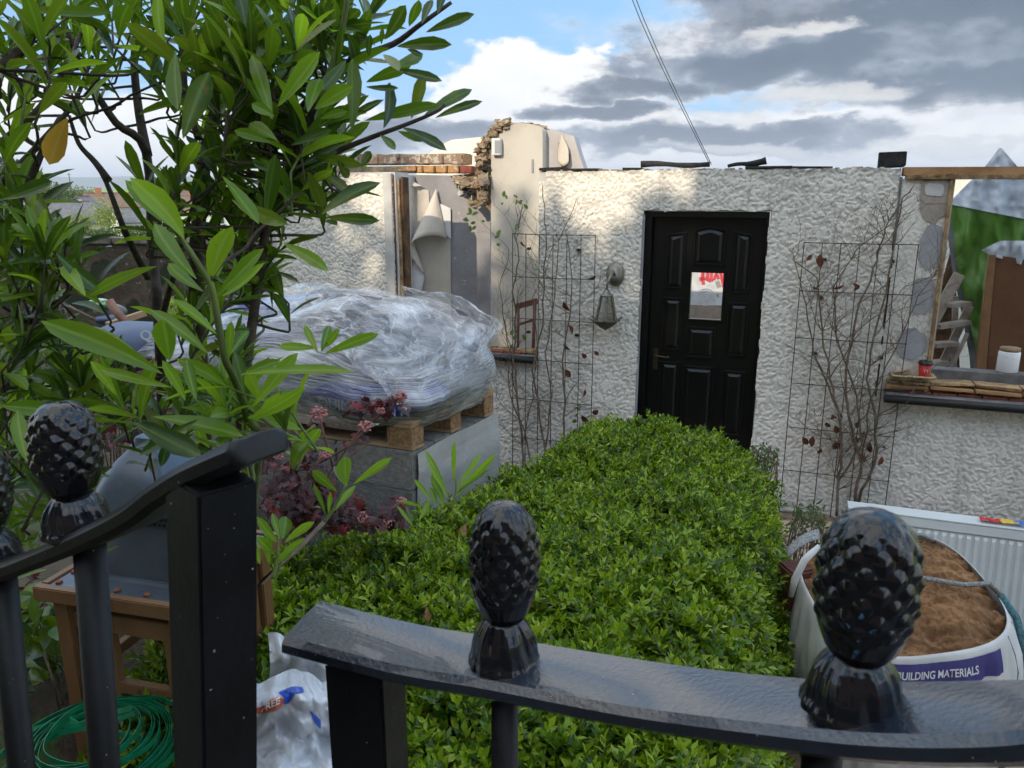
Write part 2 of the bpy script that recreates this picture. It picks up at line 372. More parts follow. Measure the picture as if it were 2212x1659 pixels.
def far_tree(name, label, cat, base, h, wd, mat_, seed, n=700, group=None, cone=False, lf=.05):
    t = thing(name, label, cat, base, group)
    c = Vector(base) + Vector((0, 0, h * (.56 if not cone else .52)))
    P, Nn = crown_pts(n, c, (wd / 2, wd / 2, h * (.42 if not cone else .48)), seed, cone)
    rg = np.random.default_rng(seed + 1); Dr = unit(rg.normal(size=(n, 3)) + [0, 0, .3])
    V, F, r_, rb = leafset(P, Dr, Nn, lf * h * (.7 + .6 * rg.random(n)), lf * h * .7, secs=((.5, 1.),), fold=.1)
    npmesh('crown', V, F, mat_, t, rnd={'rnd': r_, 'rib': rb * 0})
    MB().tube([Vector(base) - Vector((0, 0, .3)), Vector(base) + Vector((0, 0, h * .3)), Vector(base) + Vector((wd * .03, 0, h * .75))], [h * .03, h * .022, h * .008], 6).build('trunk', M_bark, t)
    return t
def RP(u, v, r, z=None):
    """point at ground range r in the direction of a picture column"""
    q = ray(u, v); a = math.atan2(q.x, q.y); zz = float(land_z(r)) if z is None else z
    return Vector((r * math.sin(a), r * math.cos(a), zz))
# conifer wood on the hill, left: separate pointed trees, then a mass below
for i in range(20):
    u = -120 + i * 12.5 + random.uniform(-4, 4); r_ = 300 + random.uniform(-18, 22); top = (341 + 2.6 * abs(i - 6) + random.uniform(-6, 8)) if i < 15 else 352 + (i - 14) * 9
    z = YP(u, top, 1).z; ht = (YP(u, top, r_).z) - (-1.)
    far_tree('conifer_tree', 'dark pointed conifer in the wood on the skyline at the far left', 'tree', RP(u, 380, r_, -1.), ht, 7.5, M_crown_dark, 40 + i, 420, 'conifers on the skyline wood', True, .055)
for i, (u, v, r_, wd) in enumerate(((40, 402, 250, 15), (85, 398, 240, 13), (125, 398, 245, 12), (165, 402, 240, 12), (200, 414, 260, 11), (20, 430, 210, 14), (75, 432, 205, 14), (125, 436, 200, 12), (255, 416, 230, 11), (300, 418, 235, 13), (345, 414, 240, 13), (395, 416, 235, 12), (450, 420, 235, 12), (505, 418, 240, 12), (170, 428, 205, 10), (560, 420, 240, 12))):
    zt = YP(u, v, r_).z; b_ = RP(u, v, r_)
    far_tree('field_tree', 'bushy mid green tree in the belt between the houses and the fields', 'tree', b_, zt - b_.z, wd, M_crown_mid, 80 + i, 900, 'bushy trees behind the far houses', False, .07)
for i, (u, v, r_, wd, lab) in enumerate(((228, 428, 112, 5.2, 'tall pale yellowish tree standing in front of the far white gable'), (148, 462, 112, 4.0, 'round yellow green bush beside the grey roofed bungalow'), (170, 445, 118, 3.4, 'small pale tree between bungalow roof and white gable'))):
    zt = YP(u, v, r_).z; b_ = RP(u, v, r_)
    far_tree('garden_tree' if i != 1 else 'round_bush', lab, 'tree' if i != 1 else 'bush', b_, zt - b_.z, wd, M_crown_light, 120 + i, 1500, None, False, .05)
# hedge at the far side of the stubble field
hb = thing('field_hedge', 'long dark green clipped hedge between stubble field and far houses', 'hedge', RP(250, 500, 104))
n = 9000; rg = np.random.default_rng(5); uu = rg.uniform(-350, 900, n); rr = 103 + rg.uniform(-1.2, 1.2, n)
aa = np.arctan2((uu - 1106) / 1640, .98); hh = rg.random(n) ** .6 * 1.25
P = np.stack([rr * np.sin(aa), rr * np.cos(aa), -3.0 + hh], 1)
V, F, r_, rb = leafset(P, unit(rg.normal(size=(n, 3))), unit(rg.normal(size=(n, 3)) + [0, -1, .6]), .32, .2, secs=((.5, 1.),))
npmesh('foliage', V, F, M_crown_mid, hb, rnd={'rnd': r_, 'rib': rb * 0})
# houses of the village, far left
M_slate = material('slate_roof', (.11, .11, .12), .7, (.17, .17, .18), 3, world=True)
M_browntile = material('brown_tile_roof', (.14, .095, .075), .8, (.20, .14, .11), 3, world=True)
M_white = material('white_render', (.72, .71, .68), .9, (.62, .61, .58), 4, world=True)
M_redbrick = material('red_brick_far', (.33, .12, .07), .9, (.42, .18, .11), 5, world=True)
M_pane = material('dark_pane', (.03, .035, .04), .12)
M_slatejoint = material('roof_ridge', (.22, .12, .09), .8)
def house(label, u, r_, wd, dp, eave, ridge, yaw, roofm, chim=1, gable_front=False, name='house'):
    b_ = RP(u, 480, r_); a = math.atan2(b_.x, b_.y); t = thing(name, label, 'house', b_)
    rt = Matrix.Rotation(-a + yaw, 3, 'Z')
    def P(x, y, z): return b_ + rt @ Vector((x, y, z))
    w2, d2 = wd / 2, dp / 2
    # walls incl. gables (ridge along x)
    mb = MB(); pr = [(-d2, -.5), (d2, -.5), (d2, eave), (0, ridge), (-d2, eave)]
    mb.prism([P(-w2, y, z) for y, z in pr], rt @ Vector((wd, 0, 0))); mb.build('wall', M_white, t)
    for sg in (-1, 1):
        m2 = MB(); o_ = .35
        e0 = (sg * (d2 + o_), eave - o_ * (ridge - eave) / d2 + .08); rd = (0, ridge + .1)
        q = [P(-w2 - o_, e0[0], e0[1]), P(w2 + o_, e0[0], e0[1]), P(w2 + o_, rd[0], rd[1]), P(-w2 - o_, rd[0], rd[1])]
        m2.prism(q, Vector((0, 0, .12))); ro = m2.build('roof', roofm, t)
        if sg == -1:
            MB().bar(P(-w2 - o_, 0, ridge + .24), P(w2 + o_, 0, ridge + .24), .25, .14).build('ridge_tiles', M_slatejoint, ro)
            for c_ in range(chim):
                cx = (-.6 + 1.2 * c_) * w2; ch = MB().box(P(cx, 0, ridge + .45), (.9, .6, 1.1), rt).build('chimney', M_redbrick, ro)
                
    for k in range(3):
        x = (-.62 + .62 * k) * w2
        fr = MB().box(P(x, -d2 - .03, eave * .5), (1.3, .08, 1.1), rt).build('window', M_white, t)
        for h in (-1, 1): MB().box(P(x + h * .31, -d2 - .09, eave * .5), (.52, .04, .9), rt).build('pane', M_pane, fr)
    return t
house('grey slate roofed bungalow at the far left behind the hedge', 96, 122, 11, 9, 1.6, 4.2, .25, M_slate, 0)
house('white gabled house with its roof edge seen beside the pale tree', 186, 128, 5, 7, 2.6, 4.9, 1.3, M_slate, 0)
house('brown tiled house with a red brick chimney left of the dark trunk', 262, 138, 9, 8, 2.2, 5.4, .1, M_browntile, 1)
house('small white house with a dark bay, half hidden below the brown roof', 284, 118, 4.2, 6, 1.7, 3.4, .3, M_slate, 0)
house('pale house with orange chimneys glimpsed between the two trunks', 352, 150, 9, 8, 2.8, 5.8, .2, M_browntile, 2)
house('low white house glimpsed right of the dark shrub stems', 470, 140, 12, 8, 2.4, 5.0, .1, M_browntile, 2)
# telegraph pole far away on the fields
tp = RP(152, 400, 420, 3.); MB().tube([tp, tp + Vector((0, 0, 9))], .18, 6).bar(tp + Vector((-1, 0, 8.4)), tp + Vector((1, 0, 8.4)), .15, .15).build('telegraph_pole', M_bark, label='tiny telegraph pole standing in the far green fields', cat='pole')
# ---------- brown rendered garden wall
M_bwall = material('weathered_render', (.055, .040, .028), .95, (.13, .095, .065), 3, bump=.8, bscale=25, bdist=.02, world=True, spots=[((.26, .23, .18, 1), 14, .64), ((.03, .035, .02, 1), 1.5, .56)])
M_cope = material('weathered_coping', (.12, .10, .075), .95, (.25, .22, .17), 6, bump=.8, bscale=30, world=True)
gw = thing('garden_wall', 'weathered brown rendered garden wall with coping at the far left', 'wall', (-3.2, 9.3, .3))
MB().bar((-9, 9.75, .62), (-.6, 9.05, .62), .22, 2.1).build('wall', M_bwall, gw, bevel=.01)
for k in range(12):
    a = Vector((-9, 9.75, 1.71)); b_ = Vector((-.6, 9.05, 1.71)); p = a.lerp(b_, k / 12); q = a.lerp(b_, (k + .985) / 12)
    MB().bar(p, q, .29 + random.uniform(-.01, .01), .075).build('coping_stone', M_cope, gw, bevel=.012)
# ============================================================ THE HALF-DEMOLISHED BUNGALOW
def WT(u, v, t): s_, z = WS(u, v, t); return WP(s_, t, z)
def wbox(mb, s0, s1, t0, t1, z0, z1, jit=0):
    return mb.box(WP((s0 + s1) / 2, (t0 + t1) / 2, (z0 + z1) / 2), (abs(s1 - s0), abs(t1 - t0), abs(z1 - z0)), Matrix.Rotation(WROT, 3, 'Z'), jit)
def M_render(name, a, b_, dirt):
    m = bpy.data.materials.new(name); m.use_nodes = True; g = NT(m.node_tree); b = g.n['Principled BSDF']
    gp = g.new('ShaderNodeNewGeometry').outputs['Position']
    c = g.mix(g.ss(g.noise(gp, 2.2, 5, .6), .35, .7), a, b_)
    c = g.mix(g.m('MULTIPLY', g.ss(g.noise(gp, 60, 3, .6), .5, .72), .35), c, dirt)
    streak = g.noise(g.mapping(gp, (9, 9, .9)), 1.2, 4, .6)
    c = g.mix(g.m('MULTIPLY', g.ss(streak, .56, .72), .35), c, dirt)
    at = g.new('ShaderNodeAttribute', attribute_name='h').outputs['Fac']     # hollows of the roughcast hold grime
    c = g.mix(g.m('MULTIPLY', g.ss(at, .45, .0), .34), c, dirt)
    sz = g.new('ShaderNodeSeparateXYZ'); g.put(sz.inputs[0], gp)
    topd = g.m('MULTIPLY', g.ss(sz.outputs[2], 2.36, 2.46), g.ss(g.noise(gp, 9, 4, .6), .42, .62))
    c = g.mix(g.m('MULTIPLY', topd, .6), c, (.13, .12, .10, 1))
    st2 = g.m('MULTIPLY', g.ss(g.noise(gp, .9, 6, .65), .52, .66), .30); c = g.mix(st2, c, (.46, .44, .38, 1))
    st3 = g.m('MULTIPLY', g.ss(g.noise(g.mapping(gp, (14, 14, .5)), 1.0, 5, .6), .58, .70), g.ss(sz.outputs[2], .2, 2.2)); c = g.mix(g.m('MULTIPLY', st3, .45), c, (.30, .28, .24, 1))
    low = g.m('MULTIPLY', g.ss(sz.outputs[2], .1, -.45), .5)
    c = g.mix(low, c, (.30, .31, .31, 1))
    g.put(b.inputs['Base Color'], c); b.inputs['Roughness'].default_value = .85; b.inputs['Specular IOR Level'].default_value = .25
    bn = g.new('ShaderNodeBump'); bn.inputs['Strength'].default_value = .5; bn.inputs['Distance'].default_value = .004
    g.put(bn.inputs['Height'], g.noise(gp, 130, 4, .65)); g.l.new(bn.outputs[0], b.inputs['Normal'])
    return m
M_rough = M_render('roughcast_paint', (.88, .83, .75, 1), (.81, .77, .70, 1), (.36, .33, .29, 1))
M_plain = material('smooth_white_reveal', (.62, .61, .59), .8, (.50, .49, .47), 6, bump=.3, bscale=60, bdist=.003, world=True)
M_cream = material('cream_plaster', (.60, .56, .49), .85, (.52, .48, .42), 3, bump=.15, bscale=30, bdist=.003, world=True, spots=[((.36, .33, .30, 1), 16, .70)])
M_greypl = material('grey_plaster', (.34, .33, .34), .85, (.26, .25, .26), 3, bump=.2, bscale=25, bdist=.003, world=True, spots=[((.45, .44, .43, 1), 12, .66)])
M_paper = material('lining_paper', (.62, .56, .48), .8, (.56, .50, .42), 5, bump=.1, bscale=40)
M_paperback = material('lining_paper_white', (.72, .71, .70), .8, (.66, .65, .64), 5)
M_timber = material('sawn_timber', (.30, .15, .06), .8, (.42, .24, .11), 6, bump=.4, bscale=50, stretch=(1, 1, 1), world=True)
M_timber_d = material('dark_old_timber', (.06, .03, .015), .85, (.16, .08, .035), 8, bump=.5, bscale=50, world=True)
M_splinter = material('splintered_timber', (.42, .29, .15), .85, (.24, .14, .07), 14, bump=.9, bscale=40, world=True, nlo=.4, nhi=.6)
M_brick = material('orange_brick', (.52, .29, .11), .9, (.40, .20, .09), 14, bump=.6, bscale=60, bdist=.006, world=True, spots=[((.50, .44, .35, 1), 26, .60)])
M_brickgrey = material('weathered_brick', (.33, .22, .15), .9, (.25, .17, .13), 14, bump=.6, bscale=60, bdist=.006, world=True, spots=[((.48, .43, .35, 1), 22, .52), ((.09, .06, .05, 1), 16, .66)])
M_mortar = material('crumbling_mortar', (.42, .34, .24), .95, (.28, .21, .14), 14, bump=1., bscale=50, bdist=.02, world=True)
M_rubble = material('broken_masonry', (.40, .31, .20), .95, (.22, .14, .08), 10, bump=1., bscale=45, bdist=.02, world=True, spots=[((.04, .03, .025, 1), 9, .60), ((.52, .45, .36, 1), 14, .60)])
M_slate2 = material('slate_sill', (.11, .11, .11), .8, (.19, .18, .18), 10, bump=.5, bscale=40, world=True, spots=[((.35, .34, .32, 1), 25, .68)])
M_blacksill = material('black_sill_edge', (.012, .012, .012), .5, (.05, .045, .04), 14, bump=.4, bscale=50, world=True, nlo=.6, nhi=.75)
M_redtile = material('red_clay_tile', (.20, .05, .035), .9, (.28, .09, .06), 14, bump=.6, bscale=50, world=True)
M_felt = material('roofing_felt', (.010, .010, .010), .85, (.03, .03, .03), 30, bump=.8, bscale=90, world=True)
M_gloss = material('black_gloss_door', (.0035, .0035, .004), .34, (.006, .0055, .0055), 6, bump=.25, bscale=90, bdist=.0015, world=True)

house_t = thing('bungalow', 'white roughcast bungalow front with black door and its roof taken off', 'house', WP(0, 0, -.3))
# --- solid wall behind the roughcast
rects = [(-4.05, -2.70, -.65, 2.445), (-2.70, -1.385, -.65, .885), (-1.385, -.528, -.65, 2.43), (-.528, .42, 2.128, 2.43), (.42, 1.258, -.65, 2.43), (1.274, 1.575, -.65, 2.36), (1.575, 3.4, -.65, .80), (-.528, .42, -.65, -.06)]
for r_ in rects:
    mb = MB(); wbox(mb, r_[0], r_[1], -.26, -.006, r_[2], r_[3] - .004); mb.build('wall', M_plain, house_t)
# --- roughcast skin: real relief
ds = .0062
S = np.arange(-4.06, 3.4, ds); Zs = np.arange(-.65, 2.45, ds); SS, ZZ = np.meshgrid(S, Zs)
wx = fbm(SS * 9, ZZ * 9, 2, 31) * .6; wy = fbm(SS * 9 + 40, ZZ * 9, 2, 33) * .6
n_ = vnoise(SS * 56 + wx * 2.6, ZZ * 60 + wy * 2.6, 11) * .66 + vnoise(SS * 92, ZZ * 96, 13) * .40 + .15 * fbm(SS * 5, ZZ * 5, 2, 15)
soft = sstep(SS, 1.26, 1.28) * sstep(ZZ, .75, .95)                 # flatter, skimmed strip by the right window
hgt = sstep(n_, -.38, .30); hgt = hgt * (1 - .55 * soft) + .2 * soft
disp = .0015 + hgt * .0064 + .004 * fbm(SS * 1.6, ZZ * 1.6, 3, 9)
ed = .012 * vnoise(SS * 14, ZZ * 14, 51)
cen = (SS, ZZ + ed * .8)
def inr(a, b, c, d): return (SS + ed > a) & (SS + ed < b) & (cen[1] > c) & (cen[1] < d)
keep = inr(-4.05, 1.262, -.66, 2.437) | ((SS > 1.27) & (SS < 1.578) & (ZZ < 2.362)) | ((SS >= 1.25) & (ZZ < .80) & (SS < 3.4)); 
keep &= ~inr(-.518, .412, -.06, 2.128); keep &= ~((SS > -2.715) & (SS < -1.385) & (ZZ > .885)); 
keep &= ~((SS < -1.385) & (SS > -1.47) & (ZZ > .885))
keep &= ~((SS < -3.98 + .05 * vnoise(ZZ * 5, ZZ, 4)))
notch = (SS > -1.385) & (SS < -1.33) & (ZZ > 2.36); keep &= ~notch
Pw = np.array(WO)[None, None] + SS[..., None] * np.array(WD) + disp[..., None] * np.array(WN); Pw[..., 2] += ZZ
ny_, nx_ = SS.shape; idx = np.arange(nx_ * ny_).reshape(ny_, nx_)
kc = keep[:-1, :-1] & keep[1:, 1:] & keep[1:, :-1] & keep[:-1, 1:]
Fq = np.stack([idx[:-1, :-1], idx[:-1, 1:], idx[1:, 1:], idx[1:, :-1]], -1)[kc]
used = np.zeros(nx_ * ny_, bool); used[Fq.ravel()] = True; rem = np.cumsum(used) - 1
npmesh('roughcast_coat', Pw.reshape(-1, 3)[used], rem[Fq], M_rough, house_t, rnd={'h': hgt.ravel()[used]})
# grey mortar patches on the right pier
M_patch = material('grey_mortar_patch', (.40, .40, .41), .9, (.34, .34, .35), 8, bump=.3, bscale=50, world=True)
M_patch2 = material('beige_filler_patch', (.42, .36, .31), .9, (.36, .31, .27), 8, bump=.4, bscale=40, world=True)
def patch(u, v, wu, hv, mt, sq=2.5, t=.0105):
    c = WS(u, v); su = wu / 1640 * 6.2; hz = hv / 1640 * 6.2; mb = MB(); n = 22; pts = []
    for k in range(n):
        a = 2 * math.pi * k / n; q = random.uniform(.88, 1.1)
        x = abs(math.cos(a)) ** (2 / sq) * math.copysign(1, math.cos(a)); y = abs(math.sin(a)) ** (2 / sq) * math.copysign(1, math.sin(a))
        pts.append(WP(c[0] + x * su / 2 * q, t, c[1] + y * hz / 2 * q))
    mb.prism(pts, -WN * .010); mb.build('patch', mt, house_t)
patch(2013, 536, 44, 82, M_patch); patch(1992, 640, 36, 74, M_patch); patch(1968, 745, 52, 62, M_patch); patch(2017, 440, 46, 70, M_patch2, 2.2); patch(2022, 412, 50, 42, M_patch2, 6, .014); patch(2018, 410, 30, 22, M_plain, 5, .019)
# strip of bare white board and torn frame left of the opening
s0, _ = WS(833, 500); s1, _ = WS(851, 500)
mb = MB(); wbox(mb, s0, s1, -.05, .02, .70, 2.435, .004); mb.build('corner_board', M_plain, house_t, bevel=.004)
for k, (a, b_, mt, z1, t1) in enumerate(((851.5, 855, M_timber_d, 2.42, .005), (855.5, 862, M_splinter, 2.38, -.03), (862.5, 867, M_timber_d, 2.40, -.05))):
    mb = MB(); wbox(mb, WS(a, 500)[0], WS(b_, 500)[0], -.16, t1, .60, z1, .003); mb.build('frame_post', mt, house_t)
# zinc strip between the two wall parts
mb = MB(); mb.bar(WP(1.268, .004, 1.92), WP(1.262, .004, 2.37), .016, .012, WN); mb.build('metal_strip', material('dull_zinc', (.16, .17, .18), .5, (.25, .26, .27), 14, metal=.6), house_t)
mb = MB(); wbox(mb, 1.2585, 1.2735, -.2, -.02, -.3, 2.35); mb.build('joint_filler', M_timber_d, house_t)
mb = MB(); mb.bar(WP(1.585, .008, .86), WP(1.572, .008, 2.36), .02, .05, WN, .003); mb.build('frame_post', M_splinter, house_t)
mb = MB(); mb.bar(WP(1.602, -.03, .86), WP(1.590, -.03, 2.36), .014, .05, WN, .002); mb.build('frame_post', material('cream_batten', (.55, .47, .33), .8, (.45, .37, .25), 12), house_t)
# timber wall plate over the right window
mb = MB(); mb.bar(WP(1.275, -.06, 2.408), WP(3.5, -.06, 2.392), .16, .058, jit=.002); mb.build('wall_plate', M_timber, house_t, bevel=.003)
mb = MB(); mb.bar(WP(1.29, .0, 2.368), WP(3.5, .01, 2.356), .08, .026, jit=.003); mb.build('wall_plate', M_splinter, house_t)
random.seed(3)
mb = MB()
for k in range(26):
    a = WP(random.uniform(1.3, 2.3), random.uniform(-.02, .05), random.uniform(2.35, 2.385)); mb.bar(a, a + WD * random.uniform(.04, .22) + Vector((0, 0, random.uniform(-.012, .012))), .006, .004)
mb.build('splinters', M_splinter, house_t)
# crumbs and slates along the wall head
mb = MB()
for k in range(90):
    s_ = random.uniform(-1.3, 1.25); mb.box(WP(s_, random.uniform(-.2, -.01), 2.437), (random.uniform(.01, .06), random.uniform(.01, .04), random.uniform(.006, .016)), Matrix.Rotation(random.random() * 3, 3, 'Z'), .003)
mb.build('mortar_crumbs', M_mortar, house_t, kind='stuff')
for a, b_ in ((1165, 1212), (1345, 1385), (1215, 1290), (1610, 1712), (1712, 1800)):
    mb = MB(); wbox(mb, WS(a, 357)[0], WS(b_, 357)[0], -.2, .012, 2.437, 2.447 + random.uniform(0, .008), .003); mb.build('slate', M_felt, house_t)
mb = MB(); mb.box(WP(-1.355, -.12, 2.40), (.07, .22, .065), Matrix.Rotation(WROT, 3, 'Z'), .006); mb.build('brick', M_redtile, house_t, bevel=.006)
mb = MB(); mb.box(WP(-1.30, -.14, 2.455), (.20, .18, .022), Matrix.Rotation(WROT, 3, 'Z'), .004); mb.build('slate', M_felt, house_t)
# rolls of felt and a block lying on the wall head: things of their own
def felt(name, label, a, b_, r0, r1, t=-.12):
    p, q = WT(*a, t), WT(*b_, t); mb = MB(); pts = []; rr_ = []
    for k in range(9):
        f = k / 8; pts.append(p.lerp(q, f) + Vector((0, 0, .006 * math.sin(f * 7)))); rr_.append((r0 + (r1 - r0) * f) * (1 + .12 * math.sin(f * 11)) * (1.25 if k in (0, 8) else 1))
    mb.tube(pts, rr_, 10); return mb.build(name, M_felt, label=label, cat='roll of felt', loc=p)
felt('felt_roll', 'long flat black roll of roofing felt on the wall above the door', (1385, 355), (1533, 356), .022, .018)
felt('felt_roll', 'short black felt roll with raised right end on the wall head', (1572, 359), (1655, 348), .010, .026)
mb = MB(); a = WT(1926, 345, -.12); mb.box(a, (.175, .10, .105), Matrix.Rotation(WROT, 3, 'Z') @ Matrix.Rotation(-.05, 3, 'Y'), .006)
mb.build('block', M_felt, label='black square block standing on the wall head above the right trellis', cat='block', loc=a, bevel=.004)

# --- inner walls, seen through the opening
def poly_wall(name, pts, t, th, mt, parent=house_t):
    mb = MB(); mb.prism([WT(u, v, t) for u, v in pts], -WN * th); return mb.build(name, mt, parent)
floor_ = MB(); wbox(floor_, -3.9, 3.4, -5, -.262, -.25, -.1); floor_.build('floor_slab', M_greypl, house_t)
T1 = -1.15
poly_wall('partition_wall', [(863, 377), (972, 379), (980, 392), (988, 410), (1003, 428), (1030, 440), (1059, 449), (1059, 900), (863, 900)], T1, .11, M_greypl)
poly_wall('partition_wall', [(863, 384), (881, 380), (881, 900), (863, 900)], T1 + .16, .15, M_plain)
poly_wall('wall_lining', [(881.5, 398), (926, 412), (928, 470), (949, 500), (973, 518), (974, 900), (881.5, 900)], T1 + .012, .008, M_paper)
poly_wall('wall_lining', [(951, 440), (973, 450), (974, 516), (952, 500)], T1 + .03, .006, M_paperback)
# peeling sheets of lining paper: cones of thin paper
def paper(name, apex, arc, t, mt, depth=.16):
    mb = MB()
    def fn(i, j):
        a = WT(*apex, t); k = i * (len(arc) - 1); q = min(int(k), len(arc) - 2); f = k - q
        u = arc[q][0] * (1 - f) + arc[q + 1][0] * f; v = arc[q][1] * (1 - f) + arc[q + 1][1] * f
        p = WT(u, v, t); return a.lerp(p, j) + WN * (depth * math.sin(i * math.pi) * j)
    mb.grid(fn, 16, 10); o = mb.build(name, mt, house_t, fixn=False); s_ = o.modifiers.new('thickness', 'SOLIDIFY'); s_.thickness = .002; return o
paper('peeled_paper', (942, 408), [(893, 512), (896, 526), (912, 516), (935, 507), (955, 507), (966, 516)], T1 + .04, M_paper, .17)
paper('peeled_paper', (882, 493), [(886, 620), (896, 632), (908, 633), (915, 624), (917, 600)], T1 + .03, M_paperback, .05)
paper('peeled_paper', (882, 493), [(886, 560), (900, 560), (917, 590)], T1 + .06, M_paper, .06)
paper('peeled_paper', (884, 388), [(884, 399), (900, 403), (912, 402)], T1 + .05, M_paper, .04)
poly_wall('gable', [(900, 350), (928, 331), (950, 314), (975, 302), (1036, 296), (1060, 320), (1060, 380), (900, 380)], -2.9, .2, material('sunlit_gable_render', (.82, .80, .74), .9, (.74, .72, .66), 6, bump=.4, bscale=30, world=True))
# brick parapet and its second course
random.seed(11)
x = 640
while x < 1000:
    wd = random.uniform(43, 48); x1 = min(x + wd, 1003)
    p0, p1 = WT(x + 1.6, 355, T1 + .02), WT(x1 - 1.6, 333, T1 + .02); s0 = (p0 - WO).dot(WD); s1 = (p1 - WO).dot(WD)
    mb = MB(); wbox(mb, s0, s1, T1 - .2 + random.uniform(-.01, .01), T1 + .02 + random.uniform(-.008, .008), p0.z, p1.z + random.uniform(-.008, .004), .006)
    mb.build('brick', M_brickgrey if x < 985 and x1 < 1003 else M_brick, house_t, bevel=.008); x = x1 + .01
mb = MB(); p0, p1 = WT(642, 358, T1), WT(1001, 331, T1); wbox(mb, (p0 - WO).dot(WD), (p1 - WO).dot(WD), T1 - .19, T1 + .004, p0.z, p1.z); mb.build('mortar_bed', M_mortar, house_t)
for x, x1, mt in ((857, 900, M_brick), (901, 914, M_brick), (915, 940, M_brick), (941, 966, M_brick), (967, 992, M_brick), (993, 1020, M_redtile)):
    p0, p1 = WT(x + 1, 374 if x > 900 else 370, T1 + .03), WT(x1 - 1, 358, T1 + .03)
    mb = MB(); wbox(mb, (p0 - WO).dot(WD), (p1 - WO).dot(WD), T1 - .18, T1 + .03 + random.uniform(0, .02), p0.z, p1.z, .005); mb.build('brick', mt, house_t, bevel=.007)
mb = MB(); p0, p1 = WT(640, 376, T1 - .01), WT(1000, 357, T1 - .01); wbox(mb, (p0 - WO).dot(WD), (p1 - WO).dot(WD), T1 - .17, T1 - .0, p0.z, p1.z); mb.build('mortar_bed', M_mortar, house_t)
# masonry end of the tall wall and rubble
def chunk(u, v, t, r_, mt, sx=1., sz=1.):
    import bmesh
    bm = bmesh.new(); bmesh.ops.create_cube(bm, size=r_ * 1.5); bmesh.ops.subdivide_edges(bm, edges=bm.edges, cuts=2, use_grid_fill=True); r_ = r_ * .8; c = WT(u, v, t); sd_ = Vector((u, v, 3))
    for q in bm.verts: q.co = Vector((q.co.x * sx, q.co.y, q.co.z * sz)) * (1 + .55 * mnoise.noise(q.co * (1.1 / r_) + sd_)) + Vector([random.uniform(-.12, .12) * r_ for _ in range(3)])
    me = bpy.data.meshes.new('rubble_stone'); bm.to_mesh(me); bm.free(); me.materials.append(mt)
    o = bpy.data.objects.new('rubble_stone', me); COL.objects.link(o); o.parent = house_t; o.location = c - world_origin(house_t)
    o.rotation_euler = [random.uniform(-.4, .4) for _ in range(3)]
T2 = -.75
poly_wall('chimney_wall', [(1061, 700), (1061, 335), (1064, 318), (1074, 296), (1085, 280), (1097, 268), (1128, 266), (1148, 268), (1166, 273), (1172, 280), (1172, 900), (1061, 900)], T2, .2, M_cream)
poly_wall('side_wall', [(1166, 274), (1190, 279), (1240, 294), (1250, 330), (1262, 366), (1262, 500), (1166, 500)], T2 - .12, .14, material('pale_lilac_plaster', (.52, .49, .48), .85, (.45, .42, .41), 4, bump=.2, bscale=30, world=True))
paper('peeled_paper', (1213, 290), [(1204, 330), (1208, 352), (1220, 360), (1232, 352), (1230, 322), (1218, 300)], T2 - .10, M_paper, .05)
poly_wall('torn_hole', [(1206, 308), (1217, 305), (1224, 325), (1232, 335), (1231, 352), (1222, 364), (1212, 360)], T2 - .113, .006, M_splinter)
random.seed(5)
band = [(1043, 425), (1040, 400), (1041, 375), (1040, 350), (1038, 330), (1044, 312), (1055, 296), (1066, 282), (1080, 270), (1092, 266)]
poly_wall('wall_core', [(1030, 430), (1029, 325), (1040, 303), (1058, 282), (1075, 266), (1098, 267), (1086, 282), (1074, 298), (1064, 320), (1062, 336), (1062, 460), (1045, 440)], T2 - .03, .22, M_rubble)
for u, v in band:
    for k in range(6): chunk(u + random.uniform(-8, 9), v + random.uniform(-9, 9), T2 + random.uniform(-.02, .03), random.uniform(.014, .036), random.choice((M_rubble, M_mortar, M_rubble, M_brickgrey)), 1.2, .8)
for k in range(11): chunk(1095 + k * 8 + random.uniform(-2, 2), 267.5 + (.0 if k < 7 else (k - 6) * 1.6), T2 - .1, random.uniform(.012, .024), M_rubble, 1.8, .5)
chunk(1046, 390, T2 + .05, .06, M_mortar, .9, 1.1); chunk(1048, 360, T2 + .04, .04, M_felt, 1, .6)
for k in range(60):
    u = random.uniform(985, 1058); v = random.uniform(383, 396) + (u - 985) * .62 * random.uniform(.35, 1.15); chunk(u, v, T1 + .12 + random.uniform(-.08, .22), random.uniform(.02, .055), random.choice((M_rubble, M_rubble, M_brickgrey, M_mortar, M_timber_d, M_felt, M_plain)), 1.2, .8)
poly_wall('wall_core', [(978, 378), (1062, 372), (1062, 452), (1030, 438), (1000, 420), (986, 400)], T1 - .03, .18, M_rubble)
chunk(1000, 410, T1 + .2, .06, M_plain, .9, 1.2); chunk(1035, 432, T1 + .2, .08, M_mortar, 1.5, .6)
M_white_pl = material('white_plastic', (.7, .7, .7), .4)
mb = MB(); mb.box(WT(1073, 317, T2 + .03), (.085, .05, .15), Matrix.Rotation(WROT, 3, 'Z')); bx_ = mb.build('switch_box', M_white_pl, house_t, bevel=.004)
mb = MB(); mb.box(WT(1075, 317, T2 + .056), (.055, .006, .11), Matrix.Rotation(WROT, 3, 'Z')); mb.build('box_face', material('grey_face', (.30, .31, .33), .6), bx_)
mb = MB(); mb.bar(WT(1150, 344, T2 + .01), WT(1150, 372, T2 + .01), .014, .01, WN); mb.build('bracket', M_greypl, house_t)
# white rough inner wall behind the right window
poly_wall('inner_wall', [(1975, 388), (2300, 388), (2300, 1000), (1975, 1000)], -2.2, .15, material('sunlit_white_wall', (.78, .76, .70), .9, (.68, .66, .6), 6, bump=.6, bscale=25, bdist=.01, world=True))
